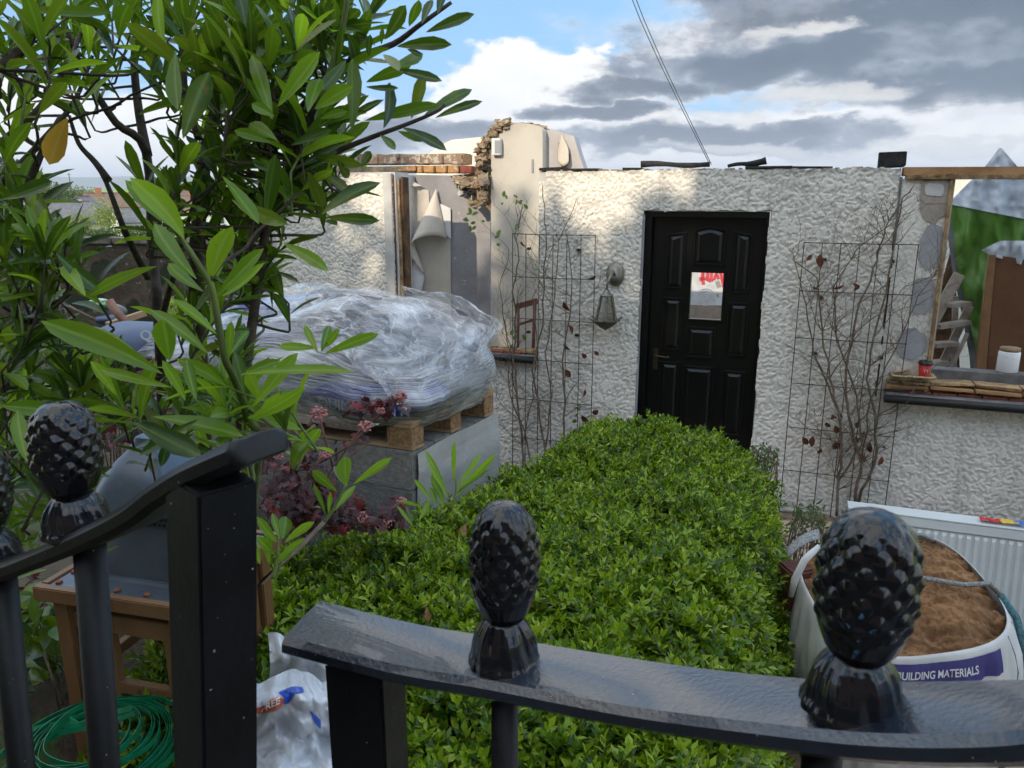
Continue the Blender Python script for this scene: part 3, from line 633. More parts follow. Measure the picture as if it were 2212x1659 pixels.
# sills
def sill(s0, s1, z, left):
    f_ = 0 if left else .06
    mb = MB(); wbox(mb, s0, s1, -.27, .07 + f_, z - .055, z, .002); sl = mb.build('window_sill', M_slate2, house_t, bevel=.004)
    mb = MB(); mb.tube([WP(s0 - .005, .078 + f_, z - .030), WP((s0 + s1) / 2, .080 + f_, z - .028), WP(s1 + .005, .078 + f_, z - .030)], .030, 10); mb.build('sill_nosing', M_blacksill, sl)
    mb = MB(); n = int((s1 - s0) / .05)
    for k in range(n * 2):
        a = random.uniform(s0, s1 - .1); L = random.uniform(.1, .5); q = random.uniform(-.15, -.01)
        mb.bar(WP(a, q, z + random.uniform(.004, .03)), WP(min(a + L, s1), q + random.uniform(-.01, .01), z + random.uniform(.004, .034)), random.uniform(.008, .03), random.uniform(.004, .016), jit=.002)
    mb.build('splinters', M_splinter, sl)
    mb = MB()
    for k in range(int((s1 - s0) / .16)):
        a = s0 + .16 * k; wbox(mb, a, a + .15, -.06, .028, z + .001, z + .014 + random.uniform(0, .006), .003)
    mb.build('tile_creasing', M_redtile, sl)
    return sl
sill(1.315, 3.35, .845, False); sill(-2.0, -1.385, .915, True)
mb = MB(); wbox(mb, 1.60, 3.35, -.30, -.15, .862, .995, .002); mb.build('window_board', M_slate2, house_t, bevel=.003)
random.seed(44)
for k in range(7):
    a = 1.32 + .29 * k
    mb = MB(); mb.bar(WP(a, -.045 + random.uniform(-.01, .01), .925 + random.uniform(-.008, .008)), WP(a + .285, -.05 + random.uniform(-.02, .02), .928 + random.uniform(-.012, .006)), .15, .016, jit=.005); mb.build('broken_board', M_splinter, house_t, bevel=.003)
    mb = MB(); mb.bar(WP(a, .0, .895 + random.uniform(-.004, .004)), WP(a + .275, .0, .893), .10 + random.uniform(-.02, .03), .020, jit=.003); mb.build('broken_board', M_timber, house_t, bevel=.002)
mb = MB(); mb.prism([WP(1.298, .02, .86), WP(1.318, .02, .83), WP(1.312, .02, .60), WP(1.296, .02, .64)], WN * .01); mb.build('loose_paint_strip', M_plain, house_t)

# --- door
DT = -.085
gs0, gz1 = WS(1494, 588, DT); gs1, _ = WS(1564, 588, DT); _, gz0 = WS(1528, 690, DT)
gw_, gh = gs1 - gs0, gz1 - gz0
door = MB(); xs = (-.452, gs0, gs1, .392); zs = (-.03, gz0, gz1, 2.075); tt_ = (DT - .045, DT); vv = {}
for i_ in range(4):
    for j_ in range(4):
        for k_ in range(2): vv[i_, j_, k_] = len(door.v); door.v.append(tuple(WP(xs[i_], tt_[k_], zs[j_])))
def _f(*q): door.f.append(tuple(vv[x] for x in q)); door.sm.append(False)
for k_ in range(2):
    for i_ in range(3):
        for j_ in range(3):
            if (i_, j_) != (1, 1): _f((i_, j_, k_), (i_ + 1, j_, k_), (i_ + 1, j_ + 1, k_), (i_, j_ + 1, k_))
for i_ in range(3):
    for e_ in (0, 3): _f((i_, e_, 0), (i_ + 1, e_, 0), (i_ + 1, e_, 1), (i_, e_, 1)); _f((e_, i_, 0), (e_, i_ + 1, 0), (e_, i_ + 1, 1), (e_, i_, 1))
_f((1, 1, 0), (2, 1, 0), (2, 1, 1), (1, 1, 1)); _f((1, 2, 0), (2, 2, 0), (2, 2, 1), (1, 2, 1)); _f((1, 1, 0), (1, 2, 0), (1, 2, 1), (1, 1, 1)); _f((2, 1, 0), (2, 2, 0), (2, 2, 1), (2, 1, 1))
door = door.build('door', M_gloss, house_t)
for a, b_, z0, z1 in ((-.518, -.458, -.05, 2.125), (.397, .412, -.05, 2.125), (-.458, .397, 2.08, 2.125)):
    mb = MB(); wbox(mb, a, b_, -.15, -.012 if a > -.5 else -.03, z0, z1); mb.build('door_frame', M_gloss, house_t, bevel=.003)
mb = MB(); wbox(mb, -.518, .412, -.25, .03, -.10, -.045); mb.build('door_step', M_slate2, house_t, bevel=.01)
mb = MB(); mb.bar(WP(-.519, .006, -.05), WP(-.519, .006, 2.1), .004, .02, WD); mb.build('door_edge_bead', M_greypl, house_t)
for a, b_, z0, z1 in ((-.516, -.43, -.05, 2.12), (.37, .411, -.05, 2.12), (-.43, .37, 2.04, 2.12)):
    mb = MB(); wbox(mb, a, b_, -.20, DT - .0465, z0, z1); mb.build('door_stop', M_gloss, house_t)
def dpanel(us, vs_, arch=0., tilt=0.):
    """a fielded panel: sunk border with a raised bevelled field, top edge arched"""
    (u0, u1), (v0, v1) = us, vs_; s0, z1 = WS(u0, v0, DT); s1, _ = WS(u1, v0, DT); _, z0 = WS((u0 + u1) / 2, v1, DT); mb = MB()
    def outline(ins, t):
        a, b_, c, d = s0 + ins, s1 - ins, z0 + ins, z1 - ins; n = 6; pts = [WP(a, t, c), WP(b_, t, c)]
        for k in range(n + 1):
            f = 1 - k / n; zz = d - arch * (abs(2 * f - 1) ** 1.5 if not tilt else (f if tilt < 0 else 1 - f)); pts.append(WP(a + (b_ - a) * f, t, zz))
        return pts
    rings = [outline(-.014, DT + .001), outline(-.010, DT + .013), outline(0, DT + .014), outline(.006, DT + .0015), outline(.014, DT + .0015), outline(.034, DT + .012)]
    n = len(rings[0]); b0 = len(mb.v); mb.v += [tuple(p) for r_ in rings for p in r_]
    for i in range(len(rings) - 1):
        for k in range(n): mb.f.append((i * n + k, i * n + (k + 1) % n, (i + 1) * n + (k + 1) % n, (i + 1) * n + k)); mb.sm.append(False)
    mb.f.append(tuple((len(rings) - 1) * n + k for k in range(n))); mb.sm.append(False)
    mb.build('panel', M_gloss, door)
dpanel((1446, 1481), (503, 622), .02, 1); dpanel((1504, 1566), (492, 571), .022); dpanel((1590, 1623), (503, 632), .02, -1)
dpanel((1437, 1472), (645, 754)); dpanel((1488, 1544), (708, 771)); dpanel((1577, 1616), (656, 768))
dpanel((1429, 1466), (783, 905)); dpanel((1480, 1540), (792, 926)); dpanel((1567, 1606), (803, 938))
# pane of the door: opening frame, clear glass, bullseye
M_back = material('whitewashed_board', (.72, .71, .72), .9, (.58, .56, .57), 9, world=True, spots=[((.35, .30, .28, 1), 5, .63)])
M_dusty = material('dusty_ground_board', (.36, .27, .23), .9, (.28, .21, .18), 12, world=True)
poly_wall('inner_wall', [(1300, 420), (1760, 420), (1760, 663), (1300, 655)], -2.6, .12, M_back)
poly_wall('inner_wall', [(1300, 655.5), (1760, 663.5), (1760, 1300), (1300, 1300)], -2.58, .12, M_dusty)
M_redp = material('red_spray_paint', (.62, .02, .04), .7, (.75, .08, .10), 60)
def gpt(x, y): return WT(1493 + 72 * x, 588 + 102 * (1 - y), -2.594)
mb = MB()
for pts, r_ in (([(.36, 1.1), (.34, .88), (.37, .74)], .035), ([(.50, 1.1), (.49, .84)], .035), ([(.25, .85), (.40, .88), (.60, .82)], .040), ([(.62, 1.1), (.60, .86), (.66, .82)], .03), ([(.68, .84), (.76, .98), (.82, .86)], .03), ([(.84, 1.1), (.92, .86), (.97, .70)], .03), ([(.97, 1.1), (1.0, .6)], .02), ([(.0, 1.2), (.9, 1.25)], .04)):
    for p_, q_ in zip(pts[:-1], pts[1:]):
        a, b_ = gpt(*p_), gpt(*q_); mb.bar(a, b_, .004, r_, up=WN.cross((b_ - a).normalized()))
mb.build('red_marking', M_redp, house_t)
m = bpy.data.materials.new('clear_pane'); m.use_nodes = True; g = NT(m.node_tree); g.n.clear()
tr = g.new('ShaderNodeBsdfTransparent'); gl = g.new('ShaderNodeBsdfGlossy'); gl.inputs['Roughness'].default_value = .04; tr.inputs[0].default_value = (.93, .95, .95, 1)
fr = g.new('ShaderNodeFresnel'); fr.inputs[0].default_value = 1.5; mx = g.new('ShaderNodeMixShader'); g.put(mx.inputs[0], fr.outputs[0]); g.l.new(tr.outputs[0], mx.inputs[1]); g.l.new(gl.outputs[0], mx.inputs[2])
o_ = g.new('ShaderNodeOutputMaterial'); g.l.new(mx.outputs[0], o_.inputs[0]); M_glass = m
mb = MB(); wbox(mb, gs0, gs1, DT + .008, DT + .011, gz0, gz1); mb.build('door_glass', M_glass, door)
M_ring = material('thick_glass_ring', (.42, .42, .44), .08, (.60, .60, .62), 30, coat=1.)
RC = (gs0 + gw_ * .50, gz0 + gh * .48)
for r_, th_ in ((.066, .0035), (.052, .003), (.044, .002), (.028, .004), (.012, .004)):
    mb = MB(); mb.tube([WP(RC[0] + r_ * math.cos(a), DT + .013, RC[1] + r_ * math.sin(a)) for a in np.linspace(0, 6.3, 33)], th_, 6, False); mb.build('bullseye_ring', M_ring, door)
for a, b_, c, d in ((gs0 - .014, gs0, gz0 - .014, gz1 + .014), (gs1, gs1 + .014, gz0 - .014, gz1 + .014), (gs0, gs1, gz1, gz1 + .014), (gs0, gs1, gz0 - .014, gz0)):
    mb = MB(); wbox(mb, a, b_, DT + .0005, DT + .016, c, d); mb.build('glazing_bead', M_gloss, door, bevel=.003)
M_brass = material('tarnished_brass', (.07, .055, .035), .5, (.13, .10, .06), 40, metal=.8)
hs, hz_ = WS(1416, 775, DT)
mb = MB(); wbox(mb, hs - .02, hs + .02, DT + .001, DT + .006, hz_ - .09, hz_ + .09); mb.build('lock_plate', M_brass, door, bevel=.003)
mb = MB(); p = WP(hs, DT + .006, hz_ + .035); mb.tube([p, p + WN * .035, p + WN * .045 + WD * .02, p + WN * .045 + WD * .10 + Vector((0, 0, -.008)), p + WN * .04 + WD * .115 + Vector((0, 0, .002))], [.009, .008, .007, .006, .006], 8); mb.build('handle', M_brass, door)
mb = MB(); mb.tube([WP(hs, DT + .004, hz_ - .045), WP(hs, DT + .009, hz_ - .045)], .007, 10); mb.build('keyhole', M_felt, door)

m = M_glass.copy(); m.name = 'smoky_lantern_glass'; m.node_tree.nodes['Transparent BSDF'].inputs[0].default_value = (.50, .50, .38, 1); M_lglass = m
# --- wall lantern
ls, lz = WS(1330, 592); M_pewter = material('aged_pewter', (.30, .28, .24), .45, (.18, .17, .14), 25, metal=.7, bump=.3, bscale=80)
M_pewter_d = material('rusted_pewter', (.10, .09, .07), .6, (.20, .17, .12), 30, metal=.5, bump=.4, bscale=80)
wl = thing('wall_lantern', 'aged metal coach lantern hanging from an oval plate left of the door', 'lantern', WP(ls, 0, lz))
rot = Matrix((WD, Vector((0, 0, 1)), WN)).transposed()
mb = MB(); mb.lathe([(.0, .012), (.07, .012), (.075, .02), (.07, .03), (.055, .036), (.05, .045), (.0, .05)], WP(ls, 0, lz), 28, Matrix((WD * 1., Vector((0, 0, 1.28)), WN)).transposed()); mb.build('back_plate', M_pewter, wl)
lc = WP(ls - .035, .15, lz - .26)
mb = MB(); p = WP(ls, .045, lz); top_ = lc + Vector((0, 0, .14)); mb.tube([p, p + WN * .05 + Vector((0, 0, .03)), p.lerp(top_, .7) + WN * .05 + Vector((0, 0, .04)), top_ + Vector((0, 0, .03)), top_], [.012, .011, .010, .010, .013], 8); mb.build('arm', M_pewter, wl)
def hexf(r_, z, k, n=6): a = 2 * math.pi * k / n + .3; return lc + Vector((r_ * math.cos(a), r_ * math.sin(a), z))
mb = MB(); mb.lathe([(.0, .15), (.02, .15), (.03, .125), (.056, .108), (.058, .098), (.0, .098)], lc, 6, Matrix.Rotation(.3, 3, 'Z')); mb.build('cap', M_pewter, wl)
for k in range(6):
    mb = MB(); mb.bar(hexf(.050, .098, k), hexf(.090, -.10, k), .015, .012); mb.build('corner_bar', M_pewter, wl)
    mb = MB(); a, b_, c, d = hexf(.045, .096, k), hexf(.045, .096, k + 1), hexf(.084, -.10, k + 1), hexf(.084, -.10, k); mb.add([a, b_, c, d], [(0, 1, 2, 3)]); mb.build('pane', M_lglass, wl, fixn=False)
mb = MB(); mb.lathe([(.0, -.098), (.088, -.098), (.118, -.088), (.122, -.094), (.09, -.118), (.05, -.15), (.03, -.16), (.0, -.175)], lc, 6, Matrix.Rotation(.3, 3, 'Z'))
for k in range(6): mb.tube([hexf(.105, -.095, k), hexf(.135, -.082, k), hexf(.140, -.068, k)], [.008, .005, .001], 5)
mb.build('base_tray', M_pewter_d, wl)
mb = MB(); mb.lathe([(.0, -.1), (.012, -.1), (.012, -.03), (.02, .0), (.018, .03), (.0, .045)], lc, 10); mb.build('bulb', material('frosted_bulb', (.55, .52, .44), .3), wl)

# --- things in and on the right window
M_sil = material('silver_tarpaulin', (.50, .55, .62), .52, (.47, .52, .60), 3, bump=.2, bscale=5, bdist=.05, world=True)
M_grn = material('green_tarpaulin', (.085, .20, .025), .40, (.075, .18, .02), 3, bump=.2, bscale=5, bdist=.05, world=True)
M_tback = material('grey_tarpaulin_hem', (.10, .12, .13), .5, (.16, .18, .19), 6, bump=.3, bscale=9, world=True)
tarp = thing('tarpaulin', 'green and silver tarpaulin draped over boards behind the right window', 'tarpaulin', WP(2.1, -1.0, .2))
def sheet(name, left, right, mt, t0, amp=.05, nu=40, nv=30, seed=0):
    mb = MB()
    def lerp(pl, f):
        k = f * (len(pl) - 1); q = min(int(k), len(pl) - 2); f = k - q; return (pl[q][0] * (1 - f) + pl[q + 1][0] * f, pl[q][1] * (1 - f) + pl[q + 1][1] * f)
    def fn(i, j):
        a, b_ = lerp(left, j), lerp(right, j); u = a[0] * (1 - i) + b_[0] * i; v = a[1] * (1 - i) + b_[1] * i
        fold_ = amp * math.sin(u * .11 + v * .02 + seed) * .5 + amp * mnoise.noise(Vector((u * .03, v * .012, seed))) * 1.6 + amp * .5 * mnoise.noise(Vector((u * .09, v * .05, seed + 3)))
        return WT(u, v, t0 + fold_ * .9 + .012 * abs(mnoise.noise(Vector((u * .05, v * .08, seed + 7)))))
    mb.grid(fn, nu, nv); return mb.build(name, mt, tarp, fixn=False)
sheet('silver_band', [(2158, 320), (2122, 368), (2092, 395), (2062, 425), (2050, 441)], [(2164, 320), (2205, 368), (2300, 400), (2300, 450), (2300, 490)], M_sil, -1.0, .06, seed=1)
sheet('green_sheet', [(2052, 432), (2060, 520), (2072, 600), (2092, 680), (2110, 770), (2112, 830)], [(2300, 478), (2300, 560), (2300, 640), (2300, 720), (2300, 800), (2300, 850)], M_grn, -1.02, .06, seed=1)
sheet('dark_hem', [(2040, 462), (2050, 530), (2058, 590), (2078, 680), (2094, 770), (2098, 830)], [(2053, 450), (2065, 530), (2077, 600), (2097, 680), (2117, 770), (2120, 830)], M_tback, -1.03, .02, 8, 30, seed=1)
sheet('folded_flap', [(2160, 520), (2120, 540), (2140, 552)], [(2300, 520), (2300, 575), (2300, 600)], M_sil, -.66, .05, 30, 12, seed=5)
wood_p = thing('wood_panel', 'upright dark brown wooden panel with a lighter frame post behind the sill', 'panel', WP(2.3, -.6, .5))
M_pan = material('brown_veneer', (.15, .065, .025), .5, (.11, .045, .018), 4, bump=.15, bscale=20, world=True)
M_post = material('orange_brown_frame', (.26, .13, .055), .55, (.20, .10, .04), 10, world=True)
mb = MB(); mb.prism([WT(2137, 551, -.6), WT(2152, 551, -.6), WT(2128, 830, -.6), WT(2104, 830, -.6)], -WN * .05); mb.build('frame_post', M_post, wood_p, bevel=.003)
mb = MB(); mb.prism([WT(2153, 551, -.63), WT(2300, 575, -.63), WT(2300, 840, -.63), WT(2129, 830, -.63)], -WN * .03); mb.build('panel', M_pan, wood_p)
lad = thing('stepladder', 'weathered wooden stepladder leaning in the gap left of the tarpaulin', 'ladder', WP(1.9, -.7, .3))
M_lad = material('grey_weathered_wood', (.30, .25, .20), .85, (.20, .16, .13), 10, bump=.5, bscale=30, world=True)
def lbar(name, a, b_, wpx, t0, t1, th_=.03):
    p, q = WT(*a, t0), WT(*b_, t1); mb = MB(); mb.bar(p, q, th_, wpx / 1640 * 7.0, up=(q - p).cross(WN).normalized()); return mb.build(name, M_lad, lad, bevel=.002)
lbar('stile', (2072, 592), (2006, 712), 19, -.72, -.55); lbar('stile', (2095, 660), (2015, 830), 14, -.86, -.7); lbar('stile', (2090, 720), (2052, 800), 6, -.6, -.6)
for a, b_ in (((2046, 659), (2088, 655)), ((2022, 706), (2088, 696)), ((2012, 745), (2062, 742)), ((2004, 786), (2040, 782))): lbar('tread', a, b_, 8, -.6, -.75, .10)
lbar('back_stay', (2064, 640), (2060, 820), 10, -.95, -.95)
pl = MB(); pl.prism([WT(2052, 550, -1.2), WT(2062, 550, -1.2), WT(2075, 830, -1.2), WT(2000, 830, -1.2), WT(2010, 700, -1.2)], -WN * .03); pl.build('board', M_timber_d, label='dark old board leaning behind the wooden stepladder', cat='board')
lz2 = WT(2022, 700, -.4)
# red coffee cup in a carton tray, white jar
M_card = material('carton_board', (.50, .38, .22), .9, (.42, .31, .17), 20, bump=.4, bscale=60)
tp_ = WP(1.485, .040, .942); tray = thing('carton_tray', 'torn beige carton drinks tray at the left end of the sill', 'tray', tp_)
rw = Matrix.Rotation(WROT + .05, 3, 'Z')
def TL(x, y, z): return tp_ + rw @ Vector((x, y, z))
mb = MB()
def trayf(i, j):
    x = (i - .5) * .30; y = (j - .5) * .125; e = max(abs(i - .5), abs(j - .5)) * 2
    cup = max(0, 1 - min(math.hypot(x - .075, y), math.hypot(x + .075, y)) / .05); z = .035 - .03 * sstep(cup, .0, .4) + .02 * sstep(e, .80, .97) - .02 * sstep(e, .97, 1.)
    return TL(x, y, float(z) + .004 * mnoise.noise(Vector((x * 30, y * 30, 0))))
mb.grid(trayf, 30, 18); mb.build('tray_shell', M_card, tray, fixn=False).modifiers.new('thickness', 'SOLIDIFY').thickness = .003
mb = MB(); mb.bar(TL(-.12, .02, .05), TL(-.05, -.01, .075), .06, .004, jit=.004); mb.bar(TL(-.07, .03, .05), TL(-.02, .0, .085), .05, .004, jit=.004); mb.build('torn_flap', M_card, tray)
cup = thing('coffee_cup', 'red paper coffee cup with black lid standing in the carton tray', 'cup', TL(.075, 0, .0))
cc = TL(.075, 0, .012); mb = MB(); mb.lathe([(.0, 0), (.030, 0), (.032, .01), (.043, .115), (.0, .115)], cc, 28); mb.build('cup_body', material('red_print', (.55, .015, .012), .5, (.45, .01, .01), 8), cup)
mb = MB(); mb.lathe([(.043, .112), (.047, .113), (.047, .122), (.043, .130), (.040, .140), (.034, .138), (.0, .134)], cc, 28); mb.build('lid', material('black_lid', (.012, .012, .012), .35), cup)
M_wht = material('white_print', (.8, .8, .8), .6); M_cups = M_wht
def cupmap(x, y):
    a = -math.pi / 2 + WROT * 0 - .25 + x / .041; r_ = .0375 + (y) * .11 + .002; return cc + Vector((r_ * math.cos(a), r_ * math.sin(a), .06 + y))
text_mesh('TY', .03, cupmap, 'lettering', M_wht, cup)
jc = WT(2174, 805, -.24); jc.z = .998
jar = thing('jar', 'white ceramic jar with a cork lid on the right window board', 'jar', jc)
mb = MB(); mb.lathe([(.0, 0), (.066, 0), (.070, .006), (.070, .145), (.066, .152), (.0, .152)], jc, 32); mb.build('jar_body', material('white_glaze', (.74, .75, .78), .25), jar)
mb = MB(); mb.lathe([(.058, .152), (.066, .158), (.064, .180), (.0, .182)], jc, 32); mb.build('lid', material('cork', (.32, .22, .13), .9, (.24, .16, .09), 60), jar)
# red wooden chair inside the left opening
ch = thing('wooden_chair', 'red brown wooden chair standing just inside the left window opening', 'chair', WT(1140, 730, -.45))
M_red = material('red_brown_paint', (.16, .055, .035), .6, (.12, .04, .028), 14, world=True)
for a, b_, wd in (((1156, 648), (1150, 800), 8), ((1120, 655), (1118, 800), 6)):
    p, q = WT(*a, -.45), WT(*b_, -.45); mb = MB(); mb.tube([p, q], wd / 1640 * 3.3, 8); mb.build('leg', M_red, ch)
for a, b_, wd in (((1113, 663), (1162, 650), 13), ((1118, 702), (1156, 690), 6)):
    p, q = WT(*a, -.45), WT(*b_, -.45); mb = MB(); mb.bar(p, q, .025, wd / 1640 * 6.5, up=(0, 0, 1)); mb.build('rail', M_red, ch, bevel=.003)

# --- trellises: each rod a part
M_wire = material('dark_wire', (.03, .028, .025), .5, (.06, .05, .04), 40, metal=.4)
def trellis(label, s0, s1, z0, z1, nv, nh):
    t = thing('trellis', label, 'trellis', WP((s0 + s1) / 2, .03, z0), 'wire trellises on the house front')
    for k in range(nv):
        s_ = s0 + (s1 - s0) * k / (nv - 1); mb = MB(); mb.tube([WP(s_, .035, z0), WP(s_ + random.uniform(-.006, .006), .04, (z0 + z1) / 2), WP(s_, .035, z1)], .0036, 5); mb.build('wire', M_wire, t)
    for k in range(nh):
        z = z1 - .352 * k; dz = random.uniform(-.004, .004); mb = MB(); mb.tube([WP(s0 - .004, .041, z), WP((s0 + s1) / 2, .045, z + dz), WP(s1 + .004, .041, z)], .0036, 5); mb.build('wire', M_wire, t)
    for k in range(4):
        a = WP(s0 + (s1 - s0) * (k % 2 * .6 + .2), .02, z1 - .35 * (k // 2 * 2) - .12); mb = MB(); mb.box(a, (.028, .03, .02), Matrix.Rotation(WROT, 3, 'Z')); mb.build('clip', M_wire, t)
trellis('wire trellis between the left opening and the wall lantern', -1.60, -.895, -.46, 1.936, 7, 7)
trellis('wire trellis right of the black door', .669, 1.418, -.25, 1.911, 7, 7)

# --- leafless climbers
M_stem = material('grey_brown_stem', (.13, .095, .065), .85, (.22, .17, .12), 20, bump=.5, bscale=70, world=True)
M_dead = leaf_material('dead_leaves', [(0, (.12, .035, .018)), (.5, (.20, .06, .03)), (1, (.09, .03, .02))], .6, .15, (.2, .06, .02), rib=.1)
M_young = leaf_material('young_leaves', [(0, (.05, .11, .02)), (.6, (.09, .17, .03)), (1, (.06, .12, .03))], .45, .35)
def climber(label, mains, seed, greens, deads, twigs, lean=0.):
    rd = random.Random(seed); base_ = WT(*mains[0][0][0], .06); pl_ = thing('climbing_plant', label, 'plant', base_, 'bare climbers on the trellises')
    nodes = []
    for pts, r0 in mains:
        P = [WT(u, v, .05 + .03 * rd.random() + .02 * i) for i, (u, v) in enumerate(pts)]; Q = []
        for a, b_ in zip(P[:-1], P[1:]):
            for k in range(4): Q.append(a.lerp(b_, k / 4) + Vector((rd.gauss(0, .006), rd.gauss(0, .006), rd.gauss(0, .004))))
        Q.append(P[-1]); n = len(Q); mb = MB(); mb.tube(Q, [r0 * (1 - .72 * i / n) for i in range(n)], 6); mb.build('stem', M_stem, pl_)
        nodes += [(Q[i], (Q[min(i + 1, n - 1)] - Q[max(i - 1, 0)]).normalized(), r0 * (1 - .7 * i / n), i / n) for i in range(3, n)]
    mb = MB(); tips = []
    def grow(p, d, r_, L, depth):
        q = [p]; d = d.copy(); n = max(3, int(L / .035))
        for k in range(n):
            d = (d + Vector((rd.gauss(0, .16), rd.gauss(0, .07), rd.gauss(0, .14) + .05))).normalized(); nx_ = q[-1] + d * (L / n)
            tt = (nx_ - WO).dot(WN)
            if tt < .02: nx_ += WN * (.025 - tt)
            if nx_.z > 2.27: break
            q.append(nx_)
            if depth and rd.random() < .42: sd_ = (d + WD * rd.choice((-1, 1)) * rd.uniform(.5, 1.3) + Vector((0, 0, rd.uniform(-.1, .6))) + WN * rd.uniform(-.2, .5)).normalized(); grow(q[-1], sd_, r_ * .6, L * rd.uniform(.3, .6), depth - 1)
        mb.tube(q, [r_ * (1 - .75 * i / n) for i in range(len(q))], 4) if len(q) > 1 else None; tips.append((q[-1], d))
    for k in range(twigs):
        p, d, r_, f = rd.choice(nodes)
        dd = (d * .5 + WD * rd.choice((-1, 1)) * rd.uniform(.4, 1.2) + Vector((0, 0, rd.uniform(-.05, .8))) + WN * rd.uniform(0, .5)).normalized()
        grow(p, dd, min(.0042, r_ * .6), rd.uniform(.14, .46), 2)
    mb.build('twigs', M_stem, pl_, kind='stuff')
    def leaves(lst, mt, size, name):
        for u, v in lst:
            k = 1 if name == 'dead_leaf' else rd.randint(1, 3)
            for _ in range(k):
                p = WT(u + rd.uniform(-9, 9), v + rd.uniform(-9, 9), .09 + rd.uniform(-.02, .04)); L = size * rd.uniform(.7, 1.25)
                dr = Vector((rd.gauss(0, .7), rd.gauss(0, .5), -1 if name == 'dead_leaf' else rd.gauss(0, .6))); nn = WN + Vector((rd.gauss(0, .5), rd.gauss(0, .3), rd.gauss(0, .5)))
                V, F, r_, rb = leafset([p], [dr], [nn], L, L * .58, fold=.35 if name == 'dead_leaf' else .15, curl=.5 if name == 'dead_leaf' else .2)
                npmesh(name, V, F, mt, pl_, rnd={'rnd': r_, 'rib': rb}, loc=None)
    leaves(greens, M_young, .055, 'leaf'); leaves(deads, M_dead, .075, 'dead_leaf')
climber('bare climber with a few green leaves on the trellis beside the wall lantern',
 [([(1132, 1060), (1128, 960), (1118, 860), (1108, 780), (1116, 700), (1108, 630), (1120, 560), (1113, 505), (1130, 440)], .011),
  ([(1160, 1045), (1132, 930), (1100, 850), (1102, 760), (1090, 690)], .009),
  ([(1188, 1030), (1166, 900), (1150, 800), (1172, 700), (1176, 600), (1182, 500), (1172, 400)], .010),
  ([(1216, 990), (1219, 870), (1215, 780), (1232, 680), (1236, 600), (1222, 500)], .010),
  ([(1172, 1010), (1192, 860), (1180, 760), (1200, 640), (1206, 520), (1245, 430)], .008),
  ([(1128, 960), (1150, 860), (1160, 740), (1150, 640), (1190, 560)], .006),
  ([(1118, 860), (1090, 700), (1080, 620), (1100, 540), (1040, 480)], .005)], 21,
 [(1012, 460), (1003, 468), (1020, 488), (1034, 482), (1108, 710), (1120, 722), (1104, 745), (1083, 442), (1126, 440), (1120, 490), (1085, 520), (1072, 515), (1252, 880), (1270, 895), (1240, 905), (1150, 590), (1093, 420), (1115, 428)],
 [(1225, 660), (1222, 700), (1218, 740), (1260, 850), (1278, 905), (1290, 890), (1262, 905), (1120, 520), (1224, 790), (1286, 600), (1258, 770), (1275, 765)], 75)
climber('taller bare climber with curled brown leaves on the trellis right of the door',
 [([(1806, 1115), (1812, 1040), (1820, 980), (1815, 900), (1792, 820), (1772, 680), (1766, 600), (1712, 560)], .012),
  ([(1846, 1085), (1862, 1000), (1832, 900), (1828, 800), (1850, 680), (1888, 580), (1908, 510), (1940, 445)], .013),
  ([(1852, 1085), (1896, 990), (1892, 900), (1872, 820), (1896, 700), (1926, 560), (1950, 430), (1975, 400)], .012),
  ([(1812, 1040), (1862, 960), (1850, 860), (1805, 720), (1800, 620), (1850, 540), (1930, 480)], .009),
  ([(1815, 900), (1758, 760), (1740, 660), (1712, 540)], .008),
  ([(1862, 1000), (1880, 860), (1950, 720), (1985, 640), (2040, 560)], .007),
  ([(1892, 900), (1960, 860), (2010, 800), (2050, 770)], .005), ([(1792, 820), (1850, 720), (1960, 620), (2030, 590)], .005)], 22,
 [], [(1770, 548), (1762, 552), (1762, 625), (1775, 632), (1832, 620), (1838, 612), (1853, 605), (1790, 905), (1800, 925), (1805, 895), (1820, 945), (1860, 905), (1862, 930), (1880, 955), (1905, 960), (1765, 950), (1775, 965), (1850, 975), (1785, 960), (1735, 945), (1900, 985), (1842, 950)], 125)
# telephone wires to the wall head
for dx in (0, 9):
    a = WT(1533 + dx * .4, 355, -.1); b_ = D(1352 + dx * 1.0, -40, 26); mid = a.lerp(b_, .5) - Vector((0, 0, .25)); mb = MB()
    q = [a.lerp(mid, t).lerp(mid.lerp(b_, t), t) for t in (0, .1, .25, .5, .75, 1)]
    mb.tube(q, [.003, .004, .006, .010, .013, .016], 5); mb.build('telephone_wire', M_felt, label='thin telephone wire rising from the wall head above the door, ' + ('left' if dx == 0 else 'right') + ' one of the pair', cat='wire', loc=a)
# ============================================================ WRAPPED CEMENT ON A PALLET, ON A PACK OF BLOCKS
LN = Vector((-.51, 3.64, 0)); LA = Vector((-.92, .39, 0)).normalized(); LB = Vector((.5, .866, 0)).normalized(); LZ = .99
def LP(a, b, z): return LN + LA * a + LB * b + Vector((0, 0, z))
LROT = Matrix((-LA, LB, Vector((0, 0, 1)))).transposed()
M_block = material('concrete_block', (.17, .165, .155), .95, (.25, .24, .22), 30, bump=.9, bscale=70, bdist=.01, world=True)
M_palw = material('pallet_wood', (.40, .27, .15), .85, (.28, .18, .10), 8, bump=.5, bscale=35, world=True)
M_chip = material('pressed_chip_block', (.24, .13, .06), .95, (.36, .22, .11), 45, bump=1., bscale=90, bdist=.01, world=True, nlo=.42, nhi=.58)
random.seed(9); bm_ = None
def lbox(a, b, z, sa, sb, sz, name, mt, parent=None, bev=.004, jit=.0, **k):
    mb = MB(); c = LP(a, b, z); mb.box(c, (sa, sb, sz), LROT, jit); return mb.build(name, mt, parent, bevel=bev, loc=(c if parent is None else None), **k)
proto = {}
